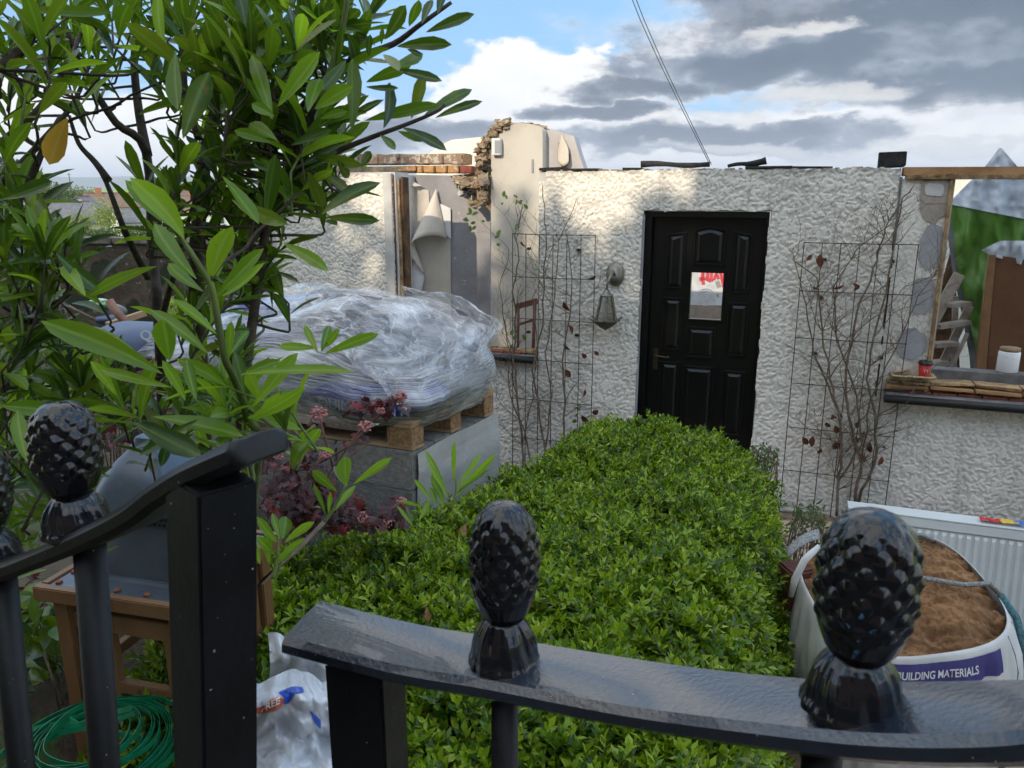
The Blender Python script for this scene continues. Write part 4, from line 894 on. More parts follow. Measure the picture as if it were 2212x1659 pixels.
for k in range(6):
    z = LZ - .216 * (k + .5)
    spots_ = [(.23 + .465 * i, .10) for i in range(4)] + [(.23, .10 + .203 * j) for j in range(1, 4)]
    for n_b, (a, b) in enumerate(spots_):
        if 'b' not in proto:
            mb = MB(); mb.box(LP(a, b, z), (.455, .198, .212), LROT, .001); o = mb.build('concrete_block', M_block, loc=LP(a, b, z), bevel=.005); proto['b'] = o
        else: o = proto['b'].copy(); COL.objects.link(o); o.location = LP(a, b, z) + Vector((random.uniform(-.004, .004),) * 2 + (0,))
        lab = 'grey concrete block inside the film wrapped pack under the pallet'
        if k == 0 and n_b == 0: lab = 'grey concrete block bared by the torn film at the near top corner of the pack'
        props(o, lab, 'block', 'concrete blocks in the wrapped pack')
pal = thing('pallet', 'wooden pallet with chipboard feet carrying the wrapped cement sacks', 'pallet', LP(.9, .4, LZ + .002))
for b in (.055, .40, .745):
    for a in (.07, .90, 1.78): lbox(a, b, LZ + .066, .145, .105 if b != .4 else .10, .104, 'foot_block', M_chip, pal, .003, .002)
    lbox(.925, b, LZ + .009, 1.86, .10, .016, 'bottom_board', M_palw, pal, .002, .001)
for k in range(3): lbox((.05, .9, 1.8)[k], .40, LZ + .128, .10, .80, .02, 'cross_board', M_palw, pal, .002, .001)
for k in range(7): lbox(.925, .05 + .117 * k, LZ + .148, 1.87, .095, .018, 'deck_board', M_palw, pal, .002, .002)
# sacks
def M_sack(name, a, b, band=None):
    m = material(name, a, .55, b, 3.5, bump=.35, bscale=18, bdist=.02, nlo=.45, nhi=.55); return m
M_s1 = M_sack('blue_white_sack', (.03, .04, .20), (.34, .37, .44)); M_s2 = M_sack('grey_sack', (.16, .16, .18), (.38, .40, .43)); M_s3 = M_sack('brown_grey_sack', (.045, .035, .04), (.08, .065, .07)); M_s4 = M_sack('navy_sack', (.018, .028, .24), (.025, .04, .30)); M_s5 = M_sack('pale_lilac_sack', (.09, .10, .26), (.36, .38, .46))
def sackmesh(c, L, W_, H_, rot, seed, mt, name='cement_sack', **k):
    nu, nv = 30, 16; mb = MB(); pts = []
    for j in range(nv + 1):
        ph = -math.pi / 2 + math.pi * j / nv
        for i in range(nu):
            th_ = 2 * math.pi * i / nu; ct, st = math.cos(th_), math.sin(th_); cp, sp_ = math.cos(ph), math.sin(ph)
            sg = lambda q, e: math.copysign(abs(q) ** e, q)
            x = sg(ct, .32) * sg(cp, .45); y = sg(st, .32) * sg(cp, .45); z = sg(sp_, .75)
            zz = z * (1 - .35 * abs(x) ** 4 - .15 * abs(y) ** 4); q = Vector((x * L / 2, y * W_ / 2 * (1 + .05 * abs(x) ** 5), zz * H_ / 2))
            q *= 1 + .05 * mnoise.noise(q * 7 + Vector((seed, 0, 0))); q.z += .012 * mnoise.noise(Vector((q.x * 5, q.y * 5, seed)))
            pts.append(rot @ q + c)
    fs = [(j * nu + i, j * nu + (i + 1) % nu, (j + 1) * nu + (i + 1) % nu, (j + 1) * nu + i) for j in range(nv) for i in range(nu)]
    mb.add(pts, fs, True); return mb.build(name, mt, loc=c, **k)
LZ0 = LZ + .158
G_s = 'cement sacks on the pallet under the film'; LB_ = 'bulging cement sack under the clear stretch film on the pallet'
def sack(a, b, z, mt, yaw=0., tilt=0., roll=0., sz=(.58, .40, .135), lab=LB_):
    r_ = LROT @ Matrix.Rotation(yaw, 3, 'Z') @ Matrix.Rotation(tilt, 3, 'Y') @ Matrix.Rotation(roll, 3, 'X')
    return sackmesh(LP(a, b, z), *sz, r_, random.random() * 50, mt, label=lab, cat='sack', group=G_s)
s_front = sack(.29, .165, LZ0 + .075, M_s4, sz=(.63, .43, .17), lab='navy cement sack with white lettering at the near corner of the pallet')
for k, (a, b, z, mt, yw, tl, rl) in enumerate(((.92, .18, .065, M_s5, 0, 0, 0), (1.53, .18, .065, M_s1, 0, 0, 0), (.27, .62, .065, M_s2, .05, 0, 0), (.9, .62, .065, M_s1, 0, 0, 0), (1.5, .62, .065, M_s2, 0, 0, 0),
     (.31, .24, .215, M_s2, .06, .04, .06), (.95, .22, .195, M_s2, -.03, 0, .03), (1.55, .22, .195, M_s1, 0, 0, 0), (.28, .64, .195, M_s5, 0, .05, 0), (.9, .62, .195, M_s2, 0, 0, 0), (1.5, .6, .195, M_s5, 0, 0, 0),
     (.62, .40, .31, M_s2, .2, .03, .1), (1.22, .36, .315, M_s5, 0, 0, .04), (1.70, .45, .30, M_s1, .1, -.05, 0), (.75, .62, .47, M_s3, -.25, .10, -.12), (1.3, .62, .42, M_s5, .1, -.05, 0), (.30, .66, .32, M_s2, .3, .2, 0))):
    sack(a, b, LZ0 + z, mt, yw, tl, rl)
sack(.60, .30, LZ0 + .435, M_s3, .1, .1, .22, (.44, .32, .12), 'dark brown sack with a squared corner showing under the film on top')
s_left = sack(1.93, .16, LZ0 + .235, material('slate_blue_sack', (.07, .10, .17), .5, (.10, .13, .21), 4, bump=.3, bscale=20), 1.2, .06, .0, (.56, .42, .24), 'plump slate blue sack bulging at the far left end of the pallet')
M_let = material('white_lettering', (.62, .64, .68), .6); M_let2 = material('dull_lettering', (.34, .38, .50), .6)
def fmap(x0, z0, off=-.062):
    def f(x, y):
        a = x0 - x; return LP(a, off + .05 * max(0, (abs(a - .3) / .31)) ** 6, z0 + y)
    return f
text_mesh('QUINN', .08, fmap(.37, LZ0 + .035), 'lettering', M_let2, s_front, bold=.0022)
text_mesh('CEMENT', .068, fmap(.125, LZ0 + .035), 'lettering', M_let2, s_front, spacing=1.25, rx=.78)
def lmap(x, y):
    u, v = 302 + x * 430, 733 - y * 400 + x * 30; r_ = ray(u, v)
    c = LP(1.93, .16, LZ0 + .235); k = c.dot(Vector((0, 1, 0))) / r_.y; return r_ * (k - .285) + Vector((0, 0, EYE))
text_mesh('QUI', .075, lmap, 'lettering', M_let, s_left, align='LEFT', bold=.002)
# stretch film
def film_mat(name, base_a, streak_a, col, su, sv, rough=.22):
    m = bpy.data.materials.new(name); m.use_nodes = True; g = NT(m.node_tree); b = g.n['Principled BSDF']; out = g.n['Material Output']
    fu = g.new('ShaderNodeAttribute', attribute_name='fu').outputs['Fac']; fv = g.new('ShaderNodeAttribute', attribute_name='fv').outputs['Fac']
    cv = g.new('ShaderNodeCombineXYZ'); g.put(cv.inputs[0], fu); g.put(cv.inputs[1], fv)
    warp = g.noise(g.mapping(cv.outputs[0], (1.3, 1.3, 1)), 1.5, 3, .5, out=1)
    wv = g.new('ShaderNodeVectorMath', operation='MULTIPLY_ADD'); g.put(wv.inputs[0], warp); wv.inputs[1].default_value = (.16, .05, 0); g.put(wv.inputs[2], cv.outputs[0])
    n1 = g.noise(g.mapping(wv.outputs[0], (su, sv, 1)), 1, 5, .62); n2 = g.noise(g.mapping(wv.outputs[0], (su * .5, sv * 2.7, 1), (0, 0, .06)), 1, 3, .6)
    big = g.noise(g.mapping(cv.outputs[0], (2.2, 2.6, 1)), 1, 3, .5)
    ridge = g.m('SUBTRACT', 1, g.m('MULTIPLY', g.m('ABSOLUTE', g.m('SUBTRACT', n1, .5)), 18), clamp=True)
    ridge2 = g.m('SUBTRACT', 1, g.m('MULTIPLY', g.m('ABSOLUTE', g.m('SUBTRACT', n2, .5)), 16), clamp=True)
    side = g.new('ShaderNodeAttribute', attribute_name='side').outputs['Fac']
    n3 = g.noise(g.mapping(cv.outputs[0], (3.2, 4.2, 1)), 1, 7, .68, .6); n4 = g.noise(g.mapping(cv.outputs[0], (7, 9, 1), loc=(3, 1, 0)), 1, 5, .6, .4)
    cr = g.m('SUBTRACT', 1, g.m('MULTIPLY', g.m('ABSOLUTE', g.m('SUBTRACT', n3, .5)), 26), clamp=True); cr2 = g.m('SUBTRACT', 1, g.m('MULTIPLY', g.m('ABSOLUTE', g.m('SUBTRACT', n4, .47)), 22), clamp=True)
    crease = g.m('ADD', g.m('MULTIPLY', g.m('MAXIMUM', cr, g.m('MULTIPLY', cr2, .35)), .85), g.m('MULTIPLY', ridge, .35), clamp=True)
    lines = g.m('MAXIMUM', ridge, g.m('MULTIPLY', ridge2, .8))
    st_ = g.m('ADD', g.m('MULTIPLY', lines, side), g.m('MULTIPLY', crease, g.m('SUBTRACT', 1, side)))
    a = g.m('ADD', g.m('ADD', base_a, g.m('MULTIPLY', st_, streak_a)), g.m('MULTIPLY', g.ss(big, .46, .70), .42), clamp=True)
    g.put(b.inputs['Base Color'], (*col, 1)); b.inputs['Roughness'].default_value = rough; b.inputs['Specular IOR Level'].default_value = .8
    bn = g.new('ShaderNodeBump'); bn.inputs['Strength'].default_value = .8; bn.inputs['Distance'].default_value = .004
    g.put(bn.inputs['Height'], g.m('ADD', g.m('MULTIPLY', g.m('ADD', n1, g.m('MULTIPLY', n2, .6)), g.m('ADD', .25, side)), g.m('MULTIPLY', n3, 4.))); g.l.new(bn.outputs[0], b.inputs['Normal'])
    tr = g.new('ShaderNodeBsdfTransparent'); gl = g.new('ShaderNodeBsdfGlossy'); gl.inputs['Roughness'].default_value = .12; g.l.new(bn.outputs[0], gl.inputs['Normal'])
    fr = g.new('ShaderNodeFresnel'); fr.inputs[0].default_value = 1.42; g.l.new(bn.outputs[0], fr.inputs['Normal'])
    m0 = g.new('ShaderNodeMixShader'); g.put(m0.inputs[0], g.m('MULTIPLY', fr.outputs[0], 1.0, clamp=True)); g.l.new(tr.outputs[0], m0.inputs[1]); g.l.new(gl.outputs[0], m0.inputs[2])
    mx = g.new('ShaderNodeMixShader'); g.put(mx.inputs[0], a)
    g.l.new(m0.outputs[0], mx.inputs[1]); g.l.new(b.outputs[0], mx.inputs[2]); g.l.new(mx.outputs[0], out.inputs[0]); return m
M_film = film_mat('clear_stretch_film', .02, .42, (.90, .91, .93), 1.3, 62)
def film_top(a, b):
    z = .27 + .12 * np.exp(-(((a - .8) / .75) ** 2)) + .10 * np.clip(b / .8, 0, 1) - .10 * (1 - sstep(a, -.15, .55)) + .05 * np.exp(-(((a - .62) / .18) ** 2 + ((b - .35) / .2) ** 2)) * 1.6
    return z + .05 * fbm(a * 3.1 + 5, b * 3.4, 4, 77)
nr, nt = 90, 420
jj, ii = np.meshgrid(np.arange(nr + 1) / nr, np.arange(nt) / nt, indexing='ij'); ang = ii * 2 * np.pi
ca, sb = np.cos(ang), np.sin(ang); sg = lambda q, e: np.sign(q) * np.abs(q) ** e
ex = .42; ux, uy = sg(ca, ex), sg(sb, ex); ca0, cb0, ra, rb_ = .98, .385, 1.005, .435
jt = .56; top = jj < jt; rr_ = np.where(top, jj / jt, 1.0); dn = np.where(top, 0, (jj - jt) / (1 - jt))
ra_ = ra + .10 * sstep(ca, .3, 1) * 1.0
bulge = .055 * np.sin(np.clip(dn, 0, 1) * np.pi) * (1 + .7 * vnoise(ang * 3, dn * 2, 3)); rim = .92 + .08 * sstep(dn, 0, .25)
A_ = ca0 + ux * rr_ ** .9 * (ra_ * rim + bulge); B_ = cb0 + uy * rr_ ** .9 * (rb_ * rim + bulge)
zt = film_top(A_, B_) * (1 - .10 * sstep(rr_, .8, 1.)) - .035 * sstep(A_, 1.5, 2.0)
wr = .010 * (1 - np.abs(vnoise(ang * 1.2 + 3 * fbm(A_ * 2, B_ * 2, 2, 5), (B_ + A_ * .25 + zt * 2) * 26, 61))) + .006 * vnoise(A_ * 6, (B_ + A_ * .2) * 70, 62)
Zf = LZ0 + np.where(top, zt + .03, (zt + .03) * (1 - dn) - .035 * dn * (1 + .6 * vnoise(ang * 9, ang * 0, 8)))
A_ = A_ + ux * wr * 1.0 * (~top); B_ = B_ + uy * wr * 1.0 * (~top) - .0; Zf = Zf + np.where(top, .012 * (1 - 2 * np.abs(fbm(A_ * 5, B_ * 5, 4, 66))) + .3 * wr, 0)
Vf = np.array(LN)[None, None] + A_[..., None] * np.array(LA) + B_[..., None] * np.array(LB); Vf[..., 2] += Zf
idx = np.arange((nr + 1) * nt).reshape(nr + 1, nt); idn = np.roll(idx, -1, 1)
Fq = np.stack([idx[:-1], idn[:-1], idn[1:], idx[1:]], -1).reshape(-1, 4)
fu = np.where(top, A_ * 1.2 + .5 * B_, A_ * 1.2 + B_ * 1.1); fv = np.where(top, B_ * .7 + A_ * .12 + zt * .8, 1.3 + dn * .42)
npmesh('stretch_film', Vf.reshape(-1, 3), Fq, M_film, rnd={'fu': fu.ravel(), 'fv': fv.ravel(), 'side': (sstep(jj, jt * .75, jt * 1.02)).ravel()}, loc=LP(.9, .4, LZ0), label='clear crinkled stretch film wrapped round the heap of cement sacks', cat='plastic film')
# loose second skin: a crest of film standing off the heap on the right
M_film2 = film_mat('loose_film', .02, .34, (.84, .86, .90), 2.2, 34)
def crest(pts_a, pts_b, name, nu=70, nv=26, seed=4, amp=.03):
    i, j = np.meshgrid(np.linspace(0, 1, nu), np.linspace(0, 1, nv))
    def ev(pl, f): k = f * (len(pl) - 1); q = np.minimum(k.astype(int), len(pl) - 2); t = (k - q)[..., None]; pl = np.array(pl); return pl[q] * (1 - t) + pl[q + 1] * t
    a, b = ev(pts_a, i), ev(pts_b, i); P = a * (1 - j[..., None]) + b * j[..., None]
    P[..., 2] += np.sin(j * np.pi) * .05 + amp * fbm(i * 7, j * 3, 4, seed); P[..., 0] += amp * .6 * fbm(i * 9, j * 4 + 9, 4, seed + 1); P[..., 1] -= amp * np.abs(fbm(i * 11 + j * 4, j * 2, 3, seed + 2))
    V = np.array(LN) + P[..., :1] * np.array(LA) + P[..., 1:2] * np.array(LB); V[..., 2] += P[..., 2] + LZ0
    idx = np.arange(nu * nv).reshape(nv, nu); F = np.stack([idx[:-1, :-1], idx[:-1, 1:], idx[1:, 1:], idx[1:, :-1]], -1).reshape(-1, 4)
    o = npmesh(name, V.reshape(-1, 3), F, M_film2, rnd={'fu': (i * 1.6 + j * .4).ravel(), 'fv': (j * .8 + i * .25).ravel()}, loc=LP(.4, .4, LZ0 + .3)); return o
props(crest([(1.25, .30, .50), (.85, .16, .46), (.45, .0, .36), (.12, -.05, .20), (-.02, -.03, .05)], [(1.15, .75, .56), (.75, .78, .56), (.25, .80, .47), (-.02, .74, .36), (-.10, .55, .18)], 'loose_film', seed=4, amp=.045), 'loose swirl of milky film lying over the right half of the sacks', 'plastic film')
props(crest([(.55, .74, .52), (.25, .78, .47), (-.02, .72, .36), (-.08, .45, .22)], [(.60, .80, .54), (.25, .86, .49), (-.06, .80, .38), (-.12, .52, .23)], 'loose_film', seed=14, amp=.025), 'stiff clear fold of film sticking up along the right edge of the load', 'plastic film')
# wrap of the block pack
M_wrapw = film_mat('white_wrap', .86, .08, (.46, .45, .43), 1.2, 16, .5); M_wrapg = film_mat('grey_wrap', .18, .10, (.30, .32, .36), 1.2, 22, .35)
def wrap(name, a0, b0, a1, b1, z0, z1, off, mt, label, seed, slope=0.):
    nu, nv = 50, 40; i, j = np.meshgrid(np.linspace(0, 1, nu), np.linspace(0, 1, nv)); a = a0 + (a1 - a0) * i; b = b0 + (b1 - b0) * i
    zt_ = z1 - slope * (1 - i) ** 2; z = z0 + (zt_ - z0) * j; k = off + .010 * fbm(i * 4, j * 5, 4, seed) + .008 * vnoise(i * 3 + j, j * 14, seed + 3)
    nx_, ny_ = (-1, 0) if a0 == a1 else (0, -1)
    P = np.array(LN) + (a + nx_ * k)[..., None] * np.array(LA) + (b + ny_ * k)[..., None] * np.array(LB); P[..., 2] += z
    idx = np.arange(nu * nv).reshape(nv, nu); F = np.stack([idx[:-1, :-1], idx[:-1, 1:], idx[1:, 1:], idx[1:, :-1]], -1).reshape(-1, 4)
    return npmesh(name, P.reshape(-1, 3), F, mt, rnd={'fu': (i * .8).ravel(), 'fv': j.ravel(), 'side': (i * 0 + .6).ravel()}, loc=LP((a0 + a1) / 2, (b0 + b1) / 2, z0), label=label, cat='plastic film')
wrap('white_wrap', 0, .03, 0, .84, -.35, LZ + .002, .014, M_wrapw, 'opaque white wrap on the right end of the pack of concrete blocks', 3, .02)
wrap('grey_wrap', .0, 0, 1.88, 0, -.35, LZ - .01, .012, M_wrapg, 'thin grey wrap over the long side of the pack of concrete blocks', 6, .20)
i, j = np.meshgrid(np.linspace(0, 1, 30), np.linspace(0, 1, 20)); aa, bb = .02 + i * 1.8, .10 + j * .72
P = np.array(LN) + aa[..., None] * np.array(LA) + bb[..., None] * np.array(LB); P[..., 2] += LZ - .001
# ============================================================ PATH, GRAVEL
M_slab = material('stone_slab', (.44, .34, .26), .9, (.36, .28, .22), 5, bump=.4, bscale=30, bdist=.006, world=True, spots=[((.26, .17, .10, 1), 7, .60), ((.55, .47, .40, 1), 12, .66)])
path = MB(); path_t = None
i, j = np.meshgrid(np.linspace(0, 1, 14), np.linspace(0, 1, 40)); px_, py_ = .62 + i * 1.65 + j * .25, .9 + j * 4.75
bedV = np.stack([px_, py_, gz(px_, py_) + .012], -1).reshape(-1, 3); idx = np.arange(14 * 40).reshape(40, 14)
path_t = npmesh('path', bedV, np.stack([idx[:-1, :-1], idx[:-1, 1:], idx[1:, 1:], idx[1:, :-1]], -1).reshape(-1, 4), material('path_sand_bed', (.22, .16, .11), .95, (.14, .10, .07), 20, bump=.6, world=True), kind='structure')
random.seed(2); pr = Matrix.Rotation(-.06, 3, 'Z')
for r_ in range(10):
    y = 1.0 + r_ * .46
    for c_ in range(3):
        x = .92 + c_ * .56 + r_ * .024 + (.0 if r_ % 2 else .0)
        z = float(gz(x, y)); zn = float(gz(x, y + .2)); zp = float(gz(x, y - .2)); sl_ = math.atan2(zn - zp, .4)
        mb = MB(); mb.box((x, y, z + .026 + random.uniform(-.003, .003)), (.55, .45 / math.cos(sl_), .04), pr @ Matrix.Rotation(sl_, 3, 'X'), .002); mb.build('paving_slab', M_slab, path_t, bevel=.006)
M_chipst = material('plum_slate', (.09, .035, .035), .8, (.15, .08, .08), 30, bump=.4)
rg = np.random.default_rng(8); n = 2600; gx_, gy_ = rg.uniform(2.3, 4.4, n), rg.uniform(2.2, 5.2, n)
Bv = np.stack([gx_, gy_, gz(gx_, gy_) + .012], 1); tv = np.array([(-1, 0, 0), (1, 0, 0), (0, -1, 0), (0, 1, 0), (0, 0, -.35), (0, 0, .35)], float)
sc_ = rg.uniform(.012, .032, (n, 1, 1)); ry = rg.random(n) * 6.28; q = tv[None] * sc_ * np.stack([rg.uniform(.7, 1.3, n), rg.uniform(.5, 1, n), rg.uniform(.6, 1.2, n)], 1)[:, None]
q = np.stack([q[..., 0] * np.cos(ry)[:, None] - q[..., 1] * np.sin(ry)[:, None], q[..., 0] * np.sin(ry)[:, None] + q[..., 1] * np.cos(ry)[:, None], q[..., 2] + .3 * q[..., 0]], -1)
tf = np.array([(0, 2, 5), (2, 1, 5), (1, 3, 5), (3, 0, 5), (2, 0, 4), (1, 2, 4), (3, 1, 4), (0, 3, 4)])
npmesh('slate_gravel', (Bv[:, None] + q).reshape(-1, 3), (tf[None] + (np.arange(n) * 6)[:, None, None]).reshape(-1, 3), M_chipst, smooth=False, kind='stuff', label='plum slate chippings on the ground beside the bulk bag', cat='gravel')
# brick rubble between pack and wall
random.seed(4); mb = MB()
rb0 = ZP(1085, 1085, -.02)
for k in range(22):
    c = rb0 + Vector((random.uniform(-.12, .3), random.uniform(-.1, .4), random.uniform(-.35, .02))); mb.box(c, (random.uniform(.05, .14), random.uniform(.05, .1), random.uniform(.04, .07)), Matrix.Rotation(random.random() * 3, 3, 'Z') @ Matrix.Rotation(random.uniform(-.5, .5), 3, 'X'), .012)
mb.build('brick_rubble', material('orange_rubble', (.38, .16, .08), .95, (.26, .10, .05), 12, bump=.9, world=True), kind='stuff', label='orange brick rubble heaped against the foot of the wall', cat='rubble')

# ============================================================ BULK BAG OF SAND
BC = D(1938, 1272, 3.2); BR = .352; TILT = R(13)
bt_ = Matrix.Rotation(R(-9), 3, 'Y') @ Matrix.Rotation(TILT, 3, 'X'); bagz = float(gz(BC.x, BC.y)) + .03
def BP(th_, h, off=0.):
    """h 0 at the rim, 1 at the ground"""
    sq = (abs(math.cos(th_)) ** 3.0 + abs(math.sin(th_)) ** 3.0) ** (-1 / 3.0)
    rim = BC + bt_ @ Vector((math.cos(th_) * BR * sq, math.sin(th_) * BR * sq, 0))
    rr = BR * sq * (1 + .0) * (.98 + .12 * math.cos(th_)); bot = Vector((BC.x + math.cos(th_) * rr * .92, BC.y + math.sin(th_) * rr * .92, bagz))
    q = rim.lerp(bot, h); o = Vector((math.cos(th_), math.sin(th_), 0)); b_ = (.055 + .04 * max(0, math.cos(th_))) * math.sin(min(1, h * 1.05) * math.pi) ** .7 if 0 < h < .95 else 0
    cx_, sx_ = math.cos(th_), math.sin(th_); wr_ = .022 * mnoise.noise(Vector((cx_ * 3, h * 1.6, sx_ * 3))) + .010 * mnoise.noise(Vector((cx_ * 13 + h * 3, h * 3, sx_ * 13))) - .014 * abs(mnoise.noise(Vector((cx_ * 6 - h * 2, h * 2, sx_ * 6))))
    return q + o * (b_ + wr_ * min(1, h * 6) + off)
bag = thing('bulk_bag', 'white woven bulk bag of orange sand with a blue printed band', 'bulk bag', (BC.x, BC.y, bagz))
M_wov = material('white_woven_plastic', (.60, .61, .61), .6, (.50, .51, .51), 5, bump=.35, bscale=220, bdist=.002, world=True)
M_navy = material('navy_print', (.035, .03, .16), .55, (.05, .045, .20), 8, world=True)
mb = MB(); nu, nv = 220, 60
vs_ = [BP(2 * math.pi * i / nu, j / nv) for j in range(nv + 1) for i in range(nu)]
mb.add(vs_, [(j * nu + i, j * nu + (i + 1) % nu, (j + 1) * nu + (i + 1) % nu, (j + 1) * nu + i) for j in range(nv) for i in range(nu)], True)
mb.build('bag_side', M_wov, bag, fixn=False).modifiers.new('cloth', 'SOLIDIFY').thickness = .003
def bband(name, t0, t1, h0, h1, mt, off=.007, parent=bag, slope=0.):
    mb = MB(); mb.grid(lambda i, j: BP(t0 + (t1 - t0) * i, h0 + (h1 - h0) * j + slope * i, off), 110, 14); return mb.build(name, mt, parent, fixn=False)
bband('blue_band', R(-150), R(-56), .035, .15, M_navy)
bband('blue_panel', R(-8), R(24), .05, .24, M_navy); bband('blue_panel', R(30), R(52), .04, .2, M_navy)
def bmap(x, y): th_ = R(-93) + x / .43; return BP(th_, .112 - y / .70, .011)
text_mesh('BUILDING MATERIALS', .040, bmap, 'lettering', M_let, bag, bold=.0008, rx=.84)
text_mesh('for', .05, lambda x, y: BP(R(2) + x / .5, .15 - y / .72, .011), 'lettering', M_let, bag)
M_redpr = material('red_print_faded', (.45, .07, .05), .6)
mb = MB(); mb.grid(lambda i, j: BP(R(-14) + .16 * i, .36 + .07 * j, .01), 10, 4); mb.build('red_emblem', M_redpr, bag, fixn=False)
mb = MB(); mb.grid(lambda i, j: BP(R(-78) + .09 * i, .27 + .08 * j, .01), 8, 4); mb.build('dark_emblem', M_navy, bag, fixn=False)
for t_ in (-47, -35): mb = MB(); mb.tube([BP(R(t_ + 2 * math.sin(k)), .02 + k * .09, .004) for k in range(10)], .0016, 5); mb.build('seam', M_felt, bag)
# sand surface
M_sand = material('building_sand', (.29, .155, .07), .95, (.20, .105, .048), 7, bump=.8, bscale=60, bdist=.01, world=True)
n = 200; gi = np.linspace(-1, 1, n); U_, V_ = np.meshgrid(gi, gi); rr2 = np.sqrt(U_ ** 2 + V_ ** 2); thn = np.arctan2(V_, U_); sqn = (np.abs(np.cos(thn)) ** 3 + np.abs(np.sin(thn)) ** 3) ** (-1 / 3.)
dist = rr2 / np.maximum(sqn, .01); ins = dist < 1.0
hh = .095 * (1 - dist ** 2) + .050 * fbm(U_ * 1.8 + 3, V_ * 2.2, 3, 5) - .060 * np.abs(fbm(U_ * 2.5 + V_ * 1.5, V_ * 5, 4, 15)) - .026 * np.abs(vnoise(U_ * 4, V_ * 12 + U_ * 4, 18)) + .009 * vnoise(U_ * 22, V_ * 26, 19) + .005 * vnoise(U_ * 50, V_ * 50, 20) - .02
Wp = np.stack([U_ * BR * 1.02, V_ * BR * 1.02, hh], -1) @ np.array(bt_).T + np.array(BC); idx = np.arange(n * n).reshape(n, n); kc = ins[:-1, :-1] & ins[1:, 1:]
Fq = np.stack([idx[:-1, :-1], idx[:-1, 1:], idx[1:, 1:], idx[1:, :-1]], -1)[kc]; npmesh('sand', Wp.reshape(-1, 3), Fq, M_sand, bag)
def SPt(u, v, up=.03): return BC + bt_ @ Vector((u * BR, v * BR, .085 * (1 - u * u - v * v) * 1. + up))
M_strap = material('grey_woven_strap', (.15, .16, .16), .8, (.30, .31, .31), 120, bump=.6, bscale=200, nlo=.45, nhi=.55)
M_rope = material('blue_green_strap', (.03, .10, .13), .7, (.08, .20, .24), 90, bump=.6, bscale=150)
mb = MB(); mb.tube([SPt(-.15, -.15, .03), SPt(.2, -.22, .035), SPt(.6, -.30, .03), SPt(.9, -.28, .05), BP(R(-18), .0, .02)], [.011] * 5, 6); mb.build('lifting_strap', M_strap, bag)
mb = MB(); mb.tube([SPt(.0, .82, .045), SPt(.3, .84, .04), SPt(.65, .70, .04), BP(R(42), .02, .01)], [.010] * 4, 6); mb.build('lifting_strap', M_strap, bag)
mb = MB(); mb.tube([BP(R(-18), -.01, .01), BP(R(-24), .06, .03), BP(R(-30), .18, .022), BP(R(-34), .35, .018), BP(R(-36), .6, .015), BP(R(-36), .9, .01)], .015, 8); mb.build('lifting_strap', M_rope, bag)
p0 = D(1700, 1205, 3.35); mb = MB(); mb.grid(lambda i, j: p0 + Vector((i * .16 + j * .02, i * .05 + j * .07, .03 * math.sin(i * 2.6) + .05 * i + .015 * j)), 14, 4); mb.build('woven_label', M_strap, bag, fixn=False).modifiers.new('t', 'SOLIDIFY').thickness = .004
mb = MB(); q = [D(1708, 1288, 3.3), D(1718, 1250, 3.28), D(1738, 1210, 3.26), D(1770, 1180, 3.26)]; mb.tube(q, [.012, .016, .016, .012], 6); mb.build('bag_hem', M_wov, bag)
tb = D(1722, 1235, 3.42); mb = MB(); mb.box(tb - Vector((0, 0, .07)), (.13, .1, .2), Matrix.Rotation(.3, 3, 'Z'), .01); mb.build('terracotta_pot', material('dark_terracotta', (.09, .025, .02), .8, (.13, .05, .035), 10), label='dark red terracotta tub squeezed between hedge and sand bag', cat='pot', loc=tb, bevel=.01)

# ============================================================ RADIATOR
M_rad = material('white_enamel', (.62, .66, .66), .3, (.55, .59, .60), 2, coat=.3)
s0r, z0r = WS(1832, 1098, 1.37); s1r = 2.9; zb = z0r - .61
rad_ = thing('radiator', 'white ribbed steel radiator leaning against the wall below the right window', 'radiator', WP(2.0, 1.4, zb))
def RPt(s_, f, o=0.): return WP(s_, 1.37 + .10 * (1 - f) + o, zb + (z0r - zb) * f)
mb = MB(); per = .042; n = int((s1r - s0r) / per)
prof = []
for k in range(n):
    s_ = s0r + .03 + per * k; prof += [(s_, 0.), (s_ + per * .28, 0.), (s_ + per * .42, .011), (s_ + per * .82, .011)]
fl = [.06, .09, .12, .86, .89, .92]; amp = [0, 0, 1, 1, 0, 0]
vs_ = [RPt(s_, f, o * a_) for f, a_ in zip(fl, amp) for s_, o in prof]; m_ = len(prof)
mb.add(vs_, [(j * m_ + i, j * m_ + i + 1, (j + 1) * m_ + i + 1, (j + 1) * m_ + i) for j in range(len(fl) - 1) for i in range(m_ - 1)]); mb.build('front_panel', M_rad, rad_, fixn=False)
mb = MB(); mb.prism([RPt(s0r, 0, 0), RPt(s1r, 0, 0), RPt(s1r, .07, 0), RPt(s0r, .07, 0)], WN * .012); mb.build('bottom_edge', M_rad, rad_, bevel=.003)
mb = MB(); mb.prism([RPt(s0r, .91, 0), RPt(s1r, .91, 0), RPt(s1r, 1, 0), RPt(s0r, 1, 0)], WN * .014); mb.build('top_edge', M_rad, rad_, bevel=.003)
mb = MB(); mb.prism([RPt(s0r, 0, .0), RPt(s0r + .03, 0, .0), RPt(s0r + .03, 1, .0), RPt(s0r, 1, .0)], WN * .018); mb.build('side_edge', M_rad, rad_, bevel=.003)
mb = MB(); mb.prism([RPt(s0r, 1, .016), RPt(s1r, 1, .016), RPt(s1r, 1.01, -.09), RPt(s0r, 1.01, -.09)], Vector((0, 0, .008))); mb.build('top_cover', M_rad, rad_, bevel=.002)
